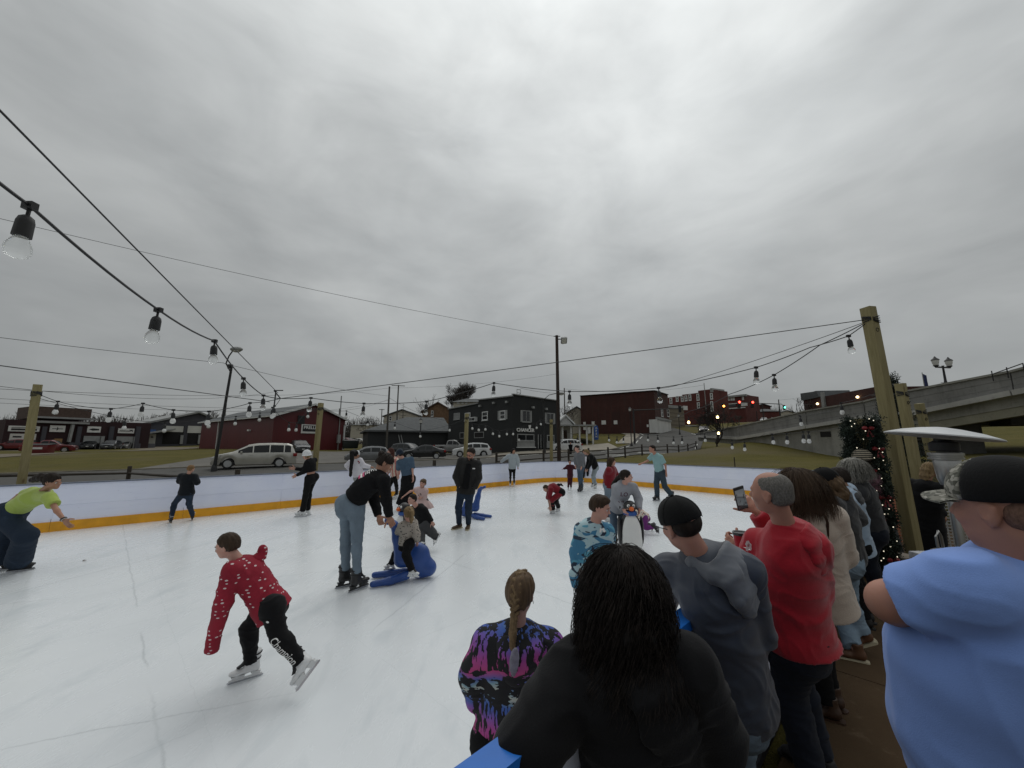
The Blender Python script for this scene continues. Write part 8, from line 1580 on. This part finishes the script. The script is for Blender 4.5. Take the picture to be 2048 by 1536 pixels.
I=person('boy in a red printed hooded top and black trousers leaning low into his stride',3.05,dict(hd=(454,1092,-.05),ch=(484,1132,-.02),md=(510,1163),pv=(537,1206),sA=(464,1141,-.14),eA=(447,1205,-.2),wA=(427,1278,-.2),sB=(494,1128,.12),eB=(505,1165,.16),wB=(515,1190,.12),hA=(544,1216,-.09),hB=(530,1213,.09),kA=(558,1273,-.16),kB=(497,1259,.05),aA=W(601,1322,2.92),aB=ft(500,1357,.150),tA=W(616,1376,2.86),tB=ft(430,1378,.150),uA=(-.80,.1,.55)),1.36,SK4,(-.93,-.12,-.22),right_of((-.95,-.1,0)),dict(m=P_DOT,kind='hooded_top',ease=.026,hem=-.26,hemw=.016,sleeve=1.99,fold=1.1,hood=None),dict(m=C_BLK2,kind='jogging_trousers',ease=.014,amp=.010,fold=1.2,seat=.012),('skate',M_SKW),dict(m=H_BRN,line=.030),child=True,hands={'A':0,'B':0},vox=.0085,headscale=1.04)
pr=[(EL(W(525,1103,3.12),(.038,.032,.055)),.03),(EL(W(516,1116,3.1),(.05,.045,.035)),.03),(EL(W(505,1124,3.08),(.06,.05,.035)),.03)];V,Q=field(pr,.009);V=folds(V,Q,.006,14,4);mesh_obj('hood',V,Q,P_DOT,I['root'])
pr=[(RC(W(428,1274,2.85),W(423,1303,2.85),.047,.044,True),.01)];V,Q=field(pr,.008);V=folds(V,Q,.005,18,9);mesh_obj('sleeve_end',V,Q,P_DOT,I['root'])
kA,aA=I['P']['kA'],I['P']['aA'];d=(aA-kA).normalized();n_=Vector((0,1,.1));yv=n_.cross(d).normalized();yv=-yv if yv.z<0 else yv;v,f=text2d('Champion',False);decal(I['bottom'],'leg_lettering',(v,f),kA.lerp(aA,.42)+yv*.0,d*.062,yv*.085,n_,M_LETW,.004)
decal(I['bottom'],'leg_mark',disc2d(.012),I['P']['hA'].lerp(kA,.3),Vector((1,0,0)),Vector((0,0,.7)),n_,M_LETW,.004)
I=person('boy in a blue camouflage hoodie and taupe trousers standing inside the near boards',3.1,dict(hd=(1201,1015,-.02),ch=(1189,1056),pv=(1184,1138),sB=(1163,1060,-.03),eB=(1150,1106,.02),wB=(1153,1150,-.05),sA=(1214,1062,.03),eA=(1222,1108,.03),wA=(1219,1146,-.05),kA=(1199,1236),kB=(1172,1236),aA=ft(1205,1345,.13),aB=ft(1170,1348,.13),tA=ft(1217,1372,.13),tB=ft(1166,1376,.13)),1.44,SK4,(.80,-.42,-.28),right_of((.22,-1,0)),dict(m=P_CAMO,kind='hoodie',ease=.012,hem=-.14,sleeve=1.99,cuff=None,hood='down',fold=1.1),dict(m=C_TAUPE,kind='trousers',ease=.006),('skate',M_SKB),dict(m=H_BRN,line=.026,vol=1.25),child=True,hands={'A':0,'B':0},vox=.0085,fat=.92,shw=.15)
pr=[(RC(W(1149,1148,3.05),W(1154,1172,3.05),.046,.042,True),.01)];V,Q=field(pr,.008);V=folds(V,Q,.004,18,9);mesh_obj('sleeve_end',V,Q,P_CAMO,I['root'])
decal(I['top'],'chest_mark',([(-.5,-.3),(-.2,-.3),(-.1,0),(.1,0),(.2,-.3),(.5,-.3),(.35,.3),(.1,.3),(0,.1),(-.1,.3),(-.35,.3)],[tuple(range(11))]),W(1209,1065,2.95),Vector((.05,.01,0)),Vector((0,0,.05)),(0,1,0),M_LETW)
# ------------------ spectators along the near boards
def below(px,py,Z,dx=0.0,dy=0.0,h=.10):p=W(px,py,Z); return Vector((p.x+dx,p.y+dy,FLOOR+h))
RL=(.7146,.6996,0)
def legs(pvp,Z,sp=.11,fwd=.0,kz=.48):
 c=W(pvp[0],pvp[1],Z);r=Vector(RL);f=Vector((-r.y,r.x,0));J={}
 for q,sg in (('A',-1),('B',1)):
  J['k'+q]=c+r*sg*sp*.9+f*.06;J['k'+q].z=FLOOR+kz;J['a'+q]=c+r*sg*sp+f*fwd;J['a'+q].z=FLOOR+.10;J['t'+q]=J['a'+q]+f*.2+r*sg*.04
 return J
I=person('person in a mauve coat and striped knit hat past the grey-haired woman',5.7,dict(hd=(1723,919),ch=(1733,943),pv=(1748,1010),eB=(1750,970,.1),wB=(1735,985,.3),eA=(1715,962,.2),wA=(1700,965,.4),**legs((1748,1010),5.7)),1.66,SK1,(-.7,.75,-.1),RL,dict(m=cloth('mauve_coat',(.16,.075,.10)),kind='coat',ease=.05,hem=-.3,sleeve=1.95),dict(m=C_BLKJ,kind='trousers',ease=.015),('shoe',M_BLKSHOE,M_BLKSHOE),dict(m=H_DBRN))
hat(I,'beanie',pat_stripe('striped_knit',(.33,.29,.22),(.02,.02,.02),34),1.4)
I=person('grey-haired woman in a charcoal sweater and navy trousers leaning on the near boards',4.75,dict(hd=(1704,937),ch=(1717,972),md=(1729,1010),pv=(1743,1058),eB=(1722,1018,.15),wB=(1690,1010,.42),eA=(1690,1002,.2),wA=(1668,1004,.45),**legs((1741,1058),4.75,.10)),1.68,SK4,(-.80,.55,-.15),RL,dict(m=C_CHAR,kind='sweater',ease=.035,hem=-.05,sleeve=1.97,fold=1.2),dict(m=C_NAVY,kind='trousers',ease=.02),('shoe',M_BLKSHOE,M_BLKSHOE),dict(m=H_GRY,kind='short',vol=1.3),fat=1.12)
strands(I,H_GRY,900,.17,.006,2,.0030,5,spread=.03,fmax=.62,N=10)
I=person('person in a pale denim shirt and black trousers between two dark jackets at the boards',4.2,dict(hd=(1675,957,.1),ch=(1691,990),pv=(1709,1082),eB=(1720,1040,-.02),wB=(1703,1060,.12),eA=(1672,1020,.2),wA=(1662,1010,.42),**legs((1708,1082),4.2,.10)),1.66,SK3,(-.7,.7,-.2),RL,dict(m=C_LTBLUE,kind='shirt',ease=.04,hem=-.22,sleeve=1.9,hemw=.02),dict(m=C_BLKJ,kind='trousers',ease=.022),('shoe',M_BLKSHOE,M_BLKSHOE),dict(m=H_DBRN))
hood_part(I,C_CHAR,.9);mb=MB();p=I['P']['wB']+Vector((-.02,-.03,.03));mb.box(p,(.07,.02,.13),M=Matrix.Rotation(R(40),3,'Y'));tag(mb.build('phone',mat('dark_red_phone_case',(.10,.012,.02),.4),None,False,False,.006),'phone in a dark red case held by the person in the pale denim shirt','phone')
c_=W(1690,1110,3.6)
J=legs((1688,1110),3.6,.10);J['kB']=W(1693,1205,3.6);J['aB']=W(1722,1266,3.52);J['tB']=W(1686,1300,3.55);J['kA']=W(1672,1200,3.8)
I=person('person in a charcoal jacket, pale jeans and tan boots with one heel kicked back',3.6,dict(hd=(1650,964),ch=(1668,996),md=(1681,1052),pv=(1690,1112),eB=(1712,1036,.05),wB=(1680,1030,.35),eA=(1650,1030,.2),wA=(1640,1020,.45),uB=(-.35,-.1,.9),**J),1.70,SK1,(-.75,.65,-.25),RL,dict(m=C_CHAR,kind='jacket',ease=.04,hem=-.08,sleeve=1.97,hood='down',fold=1.3),dict(m=D_PALE,ease=.022,amp=.010),('boot',M_TANSHOE,M_SOLE),dict(m=H_LBRN,kind='long',length=.06))
hat(I,'back',M_CAPBLK)
I=person('woman with long straight brown hair in an oatmeal knit coat at the boards',2.85,dict(hd=(1590,970),ch=(1622,1030),md=(1638,1085),pv=(1646,1160),sB=(1664,1036,-.05),eB=(1686,1110,-.02),wB=(1655,1140,.25),eA=(1585,1110,.2),wA=(1580,1100,.4),**legs((1640,1160),2.85,.09,.03)),1.70,SK1,(-.72,.7,-.1),RL,dict(m=C_BEIGE,kind='coat',ease=.045,hem=-.42,sleeve=1.95,hemw=.03,fold=.9),dict(m=C_BLKJ,kind='leggings',ease=.012),('boot',M_LEATHER,M_LEATHER),dict(m=H_BRN,kind='long',length=.13,vol=1.05))
strands(I,hairmat('brown_hair_strand',(.085,.055,.035),1.5),2600,.25,.0012,1,.0013,3,spread=.035,fmax=.62,N=11)
mb=MB();mb.tube([W(1622,1002,2.72),W(1642,1012,2.68),W(1655,1045,2.66),W(1656,1085,2.68),W(1650,1125,2.72),W(1642,1150,2.80)],.009,6);mb.build('bag_strap',M_LEATHER,I['root'],True)
J=legs((1596,1262),2.28,.11,-.02)
I=person('balding grey-haired man in a red hoodie filming with a phone',2.25,dict(hd=(1541,985),ch=(1580,1072),md=(1586,1165),pv=(1594,1262),sA=(1520,1088,.12),eA=(1490,1150,.12),wA=(1480,1100,.30),sB=(1624,1098,-.06),eB=(1560,1085,.30),wB=(1513,1023,.34),**J),1.80,SK2,(-.55,.82,.0),RL,dict(m=C_RED,kind='hoodie',ease=.036,hem=-.07,hemw=.014,sleeve=1.93,fold=1.35,amp=.009,fscale=6.5,belly=.03,extra=[(RC(W(1622,1100,2.22),W(1636,1190,2.30),.088,.078),.05)]),dict(m=C_NAVY,kind='trousers',ease=.022,amp=.010,seat=.012),('shoe',M_BLKSHOE,M_BLKSHOE),None,hands={'A':dict(d=(-.35,.55,.35),n=(.75,.35,.1),curl=1.0,grip=.3),'B':dict(d=(-.45,.25,.75),n=(-.35,.85,.1),curl=.75,spread=.18,grip=.3)},fat=1.22,vox=.0085)
hood_part(I,C_RED,1.0)
L,M,hs=I['HL'],I['HM'],I['hs']
V,Q=field([(EL(L(0,-.020,.036),(.0765*hs,.0965*hs,.0805*hs),M),.01),(EL(L(0,-.050,-.010),(.071*hs,.062*hs,.076*hs),M),.02),(EL(L(0,-.005,.135),(.046*hs,.060*hs,.050*hs),M),.02,'-')],.007,[((I['f']*.86-I['u']*.5),L(0,.045,.02),.03),(-I['u'],L(0,0,-.062),.02)])
N=vnormals(V,Q);V=V+N*(.0012*vnoise(V*np.array([120,120,60])))[:,None];mesh_obj('hair',V,Q,hairmat('cropped_grey_hair',(.155,.145,.13),1.7,140,(1,1,.5)),I['root'])
wr=I['P']['wB'];pc=W(1481,996,2.58);ax=(W(1487,1022,2.58)-W(1475,971,2.58)).normalized();rx=(W(1500,993,2.58)-W(1470,997,2.56)).normalized();nz=rx.cross(ax).normalized();rx=ax.cross(nz);Mx=Matrix((rx,nz,ax)).transposed()
root=thing('phone','black phone held up by the man in the red hoodie, its screen lit grey','phone',pc);mb=MB();mb.box(pc,(.078,.010,.155),M=Mx);mb.build('case',M_BLKTRIM,root,False,False,.004)
sc_=NB('phone_screen');_s=sc_.sep('Generated');_n=sc_.noise(5,4,.6,sc_.vec((1,1,1),src='Generated'));_c=sc_.ramp(_s[2],[(0,(.01,.01,.01)),(.2,(.012,.012,.013)),(.22,(.075,.085,.09)),(.55,(.06,.066,.07)),(.57,(.03,.032,.034)),(.66,(.10,.105,.11)),(1,(.07,.075,.08))]);_c=sc_.mix(sc_.step(_n,.55,.65),_c,(.02,.02,.022));sc_.set(Base_Color=(.01,.01,.01),Emission_Color=_c,Emission_Strength=1.0,Roughness=.15)
sd=-1 if (Mx@Vector((0,1,0))).dot(pc-Vector((0,0,CAMZ)))>0 else 1;mb=MB();mb.box(pc+Mx@Vector((0,.0062*sd,.006)),(.070,.002,.128),M=Mx);mb.build('screen',sc_.m,root)
cc=W(1481,1066,2.50);root=thing('coffee_cup','red insulated cup with a dark lid held by the man in the red hoodie','cup',cc);mb=MB();mb.lathe([(.034,-.13),(.044,-.01)],20,cc);mb.build('cup',C_RED,root,'auto');mb=MB();mb.lathe([(.047,-.012),(.048,.004),(.045,.008),(.040,.006),(.038,.002),(.02,.002)],22,cc);mb.build('lid',mat('dark_cup_lid',(.03,.03,.032),.3),root,'auto');mb=MB();mb.tube([cc+Vector((.046*math.cos(a),.046*math.sin(a),.006)) for a in np.linspace(0,6.283,25)],.003,5);mb.build('rim',M_TRIMG,root,True)
org=W(1497,1092,2.25);poly=[(-.5,-.35),(-.15,-.5),(.05,-.25),(.3,-.45),(.5,-.5),(.42,-.1),(.5,.1),(.25,.28),(.1,.5),(-.25,.48),(-.5,.2),(-.32,0)]
decal(I['top'],'sleeve_emblem',(poly,[tuple(range(12))]),org,Vector((.05,.02,0)),Vector((0,0,.06)),(.1,1,-.05),M_LETW);decal(I['top'],'sleeve_emblem',disc2d(.2,10,.02,.08),org,Vector((.05,.02,0)),Vector((0,0,.05)),(.1,1,-.05),C_RED,.005)
J=legs((1478,1390),1.9,.10,.02)
I=person('man in a backwards black cap and slate sports hoodie leaning on the near boards',1.88,dict(hd=(1362,1050,.02),ch=(1413,1128),md=(1445,1255),pv=(1476,1392),sA=(1338,1140,.10),eA=(1318,1230,.26),wA=(1300,1290,.42),sB=(1490,1142,-.05),eB=(1516,1265,.02),wB=(1450,1320,.30),**J),1.80,SK2,(-.26,.95,-.12),RL,dict(m=C_SLATE,kind='hoodie',ease=.032,hem=-.10,sleeve=1.97,fold=1.5,amp=.009,fscale=6.5),dict(m=D_LIGHT,ease=.008,amp=.009,seat=.015),('shoe',M_BLKSHOE,M_BLKSHOE),None,fat=1.10,vox=.0085)
hood_part(I,cloth('grey_hood_fleece',(.115,.125,.145),.6,.08,320,.25,.12),1.15)
L,M,hs,u,f=I['HL'],I['HM'],I['hs'],I['u'],I['f']
V,Q=field([(EL(L(0,-.036,.012),(.0765*hs,.0725*hs,.066*hs),M),.01)],.006,[((f*.95-u*.1),L(0,-.018,0),.012),(-u,L(0,0,-.050),.02)]);N=vnormals(V,Q);V=V+N*(.002*vnoise(V*np.array([90,90,25])))[:,None];mesh_obj('hair',V,Q,H_DBRN,I['root'])
hat(I,'back',M_CAPBLK,1.0)
mb=MB()
for sg in (1,-1):mb.tube([L(sg*.081,.0,.006),L(sg*.079,.05,.008),L(sg*.074,.072,.006)],.002*hs,5);
mb.build('sunglasses',M_BLKTRIM,I['root'],True)
J=dict(kA=W(1000,1620,1.72),kB=W(1030,1625,1.70));c=W(1015,1460,1.72)
for q,sx in (('A',-.07),('B',.07)):J['a'+q]=Vector((c.x+sx,c.y+.02,.165));J['t'+q]=J['a'+q]+Vector((sx,.2,0));J['k'+q]=Vector((c.x+sx*.9,c.y+.04,.52))
I=person('girl with a blonde plait in a black tie-dye hoodie standing inside the near boards',1.72,dict(hd=(1042,1186,.02),ch=(1034,1276),md=(1028,1360),pv=(1018,1462),sA=(976,1286,.0),eA=(946,1352,-.02),wA=(962,1440,.06),sB=(1098,1292,.02),eB=(1138,1345,.04),wB=(1120,1400,.2),**J),1.34,SK4,(.32,.95,-.12),(.98,.18,0),dict(m=P_TIE,kind='hoodie',ease=.030,hem=-.10,sleeve=1.62,fold=1.0,amp=.007,collar=False,hemw=.012),dict(m=C_BLKJ,kind='shorts',ease=.02),('skate',M_SKW),dict(m=H_LBRN,kind='short',vol=1.0,nape=-.085),child=True,vox=.0075,neckr=.85,fat=1.06)
L,M,hs,u,f,r=I['HL'],I['HM'],I['hs'],I['u'],I['f'],I['r']
hood_part(I,P_TIE,1.0)
V,Q=field([(EL(I['ch']-I['back']*.128+I['lt']*-.035+I['spn']*-.015,(.020,.012,.062),np.array([[I['lt'].x,I['back'].x,I['spn'].x],[I['lt'].y,I['back'].y,I['spn'].y],[I['lt'].z,I['back'].z,I['spn'].z]])),.02)],.006);V=folds(V,Q,.006,14,3);mesh_obj('hood_lining',V,Q,cloth('grey_marl_lining',(.21,.20,.25),.9,.3,200,.1,.3,30),I['root'])
path=[L(0,-.01,.128),L(0,-.055,.118),L(0,-.092,.088),L(0,-.112,.045),L(0,-.119,0),L(0,-.113,-.045),L(0,-.100,-.090),L(-.004,-.100,-.125)]
def along(P,t):
 x=t*(len(P)-1);i=min(int(x),len(P)-2); return P[i].lerp(P[i+1],x-i),(P[i+1]-P[i]).normalized()
pr=[];n=17
for i in range(n):
 t=i/(n-1);p,d=along(path,t);out=(p-L(0,0,.01)).normalized();s=1 if i%2 else -1;x=d.cross(out).normalized();w=(1-.35*t)*(.75+.25*min(1,t*4));a=p+x*s*.025*w*hs-d*.010*hs;b=p-x*s*.008*w*hs+d*.022*hs+out*.006;pr.append((RC(a,b,.0185*w*hs,.0095*w*hs),.0015))
tail=[path[-1],path[-1]+Vector((-.004,-.014,-.045)),path[-1]+Vector((-.006,-.022,-.10)),path[-1]+Vector((-.012,-.026,-.15))]
pr+=[(RC(a,b,(.016,.017,.012)[k],(.017,.012,.003)[k]),.006) for k,(a,b) in enumerate(zip(tail,tail[1:]))]
V,Q=field(pr,.0042);N=vnormals(V,Q);V=V+N*(.0016*np.sin(V[:,0]*900+V[:,2]*500+2*vnoise(V*60)))[:,None];H_PLAIT=hairmat('plaited_blond_hair',(.20,.135,.072),1.55,120,(1,1,.35));mesh_obj('plait',V,Q,H_PLAIT,I['hair'])
mb=MB();rg=np.random.default_rng(8)
for i in range(420):
 a=rg.uniform(-1.75,1.75);z=rg.uniform(-.07,.115);s=1 if a>0 else -1;t1=np.clip((.12-z)/.2+rg.uniform(-.05,.12),0,.85);e,d=along(path,t1);P=[]
 for k in range(8):
  q=k/7;aa=a*(1-q);zz=z+.0*q;c0=L(0,-.016,.034);v=(r*math.sin(aa)*1.0-f*math.cos(aa));w=math.sqrt(max(.05,1-((zz-.034)/.098)**2));p=c0+(r*math.sin(aa)*.0835*w-f*math.cos(aa)*.104*w+u*(zz-.034))*hs;P.append(p.lerp(e,q**2.2))
 mb.tube(P,[.0022]*8,3,False)
mb.build('combed_hair',H_PLAIT,I['hair'],True)
mb=MB();mb.tube([L(.088,-.012,-.036)+Vector((.0,.004*math.cos(a),.006*math.sin(a))) for a in np.linspace(0,6.283,9)],.0012,4);mb.build('earring',M_STEEL,I['root'],True)
J=legs((1285,1560),1.24,.11,.0)
I=person('woman with long black curly hair in a black hoodie leaning on the blue rail',1.22,dict(hd=(1243,1176,.05),ch=(1268,1318,.0),md=(1275,1430),pv=(1284,1570),sA=(1158,1345,.03),eA=(1056,1500,-.13),wA=(1105,1440,.16),sB=(1372,1340,-.05),eB=(1428,1465,.0),wB=(1330,1500,.25),**J),1.66,SK3,(-.30,.92,-.25),(.85,.52,0),dict(m=C_BLK2,kind='hoodie',ease=.050,hem=-.12,sleeve=1.96,fold=1.4,amp=.011,fscale=6.0),dict(m=C_BLKJ,kind='trousers',ease=.02),('shoe',M_BLKSHOE,M_BLKSHOE),dict(m=H_BLK,kind='long',length=.05,vol=1.0),fat=1.16,vox=.009)
hood_part(I,C_BLK2,1.15,None,.01)
strands(I,hairmat('black_curl',(.018,.0135,.0115),2.6,40,(1,1,.3)),4200,.30,.0095,3.2,.0012,11,spread=.075,fmax=.5,N=20,vol=1.10,fall=.125)
J={};c=W(2040,1640,1.0)
for q,sx in (('A',-.1),('B',.1)):J['a'+q]=Vector((c.x+sx*.65,c.y+sx*.75,FLOOR+.1));J['t'+q]=J['a'+q]+Vector((-.15,.13,0));J['k'+q]=Vector((c.x+sx*.6,c.y+sx*.7,.48))
I=person('large man in a pale blue tee and camouflage cap standing with folded arms',1.0,dict(hd=(2008,1014,-.0),ch=(2045,1165,.0),md=(2050,1390),pv=(2050,1650),sA=(1946,1180,-.04),eA=(1782,1204,.10),wA=(1878,1262,.24),sB=(2140,1180,.12),eB=(2110,1320,.30),wB=(1990,1300,.30),**J),1.82,SK2,(-.17,.98,-.04),(.80,.60,0),dict(m=C_BLUE,kind='tee',ease=.036,hem=-.12,sleeve=.74,fold=1.1,amp=.008,fscale=5.5,belly=.05,neck=.070,collar=False),dict(m=D_DARK,ease=.02),('shoe',M_BLKSHOE,M_BLKSHOE),None,fat=1.30,vox=.0085,neckr=1.25,hands={'B':0},jaw=1.08,headscale=.93)
mb=MB();L,M,hs,u,f,r=I['HL'],I['HM'],I['hs'],I['u'],I['f'],I['r']
arm=[(RC(I['P']['sA'],I['P']['eA'],.062,.052),.03),(RC(I['P']['eA'],I['P']['wA'],.052,.034),.03),(EL(I['P']['eA'].lerp(I['P']['wA'],.3),(.056,)*3),.04)];V,Q=field(arm,.008);V=relax(V,Q,2,.5);mesh_obj('forearm',V,Q,SK2,I['body'])
nb,ch=I['nb'],I['ch'];mb.tube([nb+(I['lt']*math.cos(a)*.092+I['back']*(math.sin(a)*.086+.01))+I['spn']*(-.012-.03*math.sin(a)) for a in np.linspace(0,6.283,33)],.009,6);mb.build('collar',C_BLUE,I['top'],True)
V,Q=field([(EL(L(0,-.050,-.004),(.0725*hs,.062*hs,.072*hs),M),.01)],.007,[((f*.95-u*.1),L(0,-.014,0),.02),(-u,L(0,0,-.050),.02)]);mesh_obj('hair',V,Q,hairmat('shaved_dark_hair',(.20,.115,.082),1.25,160,(1,1,.6)),I['root'])
e=.018;half=[(EL(L(0,-.012,.040),((.075+e)*hs,(.097+e)*hs,(.080+e)*hs),M),.01)]
V,Q=field(half,.007,[((-u*.99-f*.02),L(0,0,.026),.004),((f),L(0,.030,0),.003)]);cp=mesh_obj('cap',V,Q,M_CAPBLK,I['root']);cp['label']='black back of the cap'
V,Q=field(half,.007,[((-u*.99-f*.02),L(0,0,.026),.004),((-f),L(0,.0305,0),.003)]);mesh_obj('cap_front',V,Q,P_DIG,I['root'])
V=[];F=[];n=14
for i in range(n+1):
 a=-1.15+2.3*i/n
 for k,(ex,dz) in enumerate(((0,0),(.035,.001),(.066,-.008))):
  for tz in (.0,.005):V.append(L((.072+e+ex*.25)*math.sin(a),-.012+((.094+e)*math.cos(a)+ex*math.cos(a*.8)),(.030+dz*.7-.010*math.sin(a)**2+tz)))
for i in range(n):
 for k in range(2):q=i*6+k*2;F+=[(q,q+2,q+8,q+6),(q+1,q+7,q+9,q+3)]
 q=i*6+4;F.append((q,q+1,q+7,q+6))
mb=MB();mb.add(V,F);mb.build('brim',P_DIG,cp)
I=person('woman in a long black coat with blonde hair and a pale headband by the heater',6.5,dict(hd=(1862,939),ch=(1850,972),pv=(1858,1056),eB=(1868,1012,-.1),wB=(1885,1030,-.1),eA=(1832,1012,.1),wA=(1845,1040,.15),kA=(1856,1110),kB=(1862,1110),aA=ft(1858,1150,.1,FLOOR),aB=ft(1868,1150,.1,FLOOR),tA=ft(1872,1152,.1,FLOOR),tB=ft(1880,1152,.1,FLOOR)),1.66,SK3,(.85,-.25,-.1),(.35,-.85,0),dict(m=C_BLK2,kind='coat',ease=.06,hem=-.5,sleeve=1.95,hood='down'),dict(m=C_BLKJ,kind='trousers',ease=.02),('shoe',M_WHTSHOE),dict(m=H_BLD,kind='long',length=.12))
L=I['HL'];mb=MB();mb.tube([L(.086*math.sin(a),.03,.018+.098*math.cos(a)) for a in np.linspace(-1.7,1.7,13)],.014*I['hs'],6);mb.build('headband',M_KNITW,I['root'],True)
I=person('dark-haired man whose face shows just above the camouflage cap',7.4,dict(hd=(1952,929),ch=(1953,958),pv=(1956,1040),eA=(1975,1000),wA=(1972,1035),eB=(1932,1000),wB=(1935,1035),kA=(1960,1090),kB=(1952,1090),aA=ft(1962,1128,.1,FLOOR),aB=ft(1950,1128,.1,FLOOR),tA=ft(1962,1140,.1,FLOOR),tB=ft(1948,1140,.1,FLOOR)),1.72,SK4,(-.35,-.9,0),(-.9,.3,0),dict(m=C_BLK,kind='jacket',ease=.03,hem=-.1,sleeve=1.95),dict(m=D_DARK,ease=.015),('shoe',M_BLKSHOE,M_BLKSHOE),dict(m=H_DBRN))
p=W(1158,1262,1.75);root=thing('shoulder_bag','brown strapped shoulder bag hanging on the boards behind the black curls','bag',p);mb=MB();mb.box(p+Vector((.05,0,-.05)),(.14,.06,.16));mb.build('bag_body',M_LEATHER,root,False,False,.02);mb=MB();mb.tube([W(1150,1225,1.75),W(1154,1260,1.75),W(1163,1300,1.75),W(1170,1320,1.74)],.006,6);mb.tube([W(1150,1225,1.75),W(1160,1214,1.76),W(1172,1218,1.78)],.005,6);mb.build('strap',mat('tan_strap',(.17,.13,.10),.6),root,True)
mb=MB();mb.tube([W(1160+6*math.cos(a),1208+7*math.sin(a),1.76+.01*math.sin(a*2)) for a in np.linspace(0,9,24)],.0016,4);mb.build('wire_ring',M_STEEL,root,True)
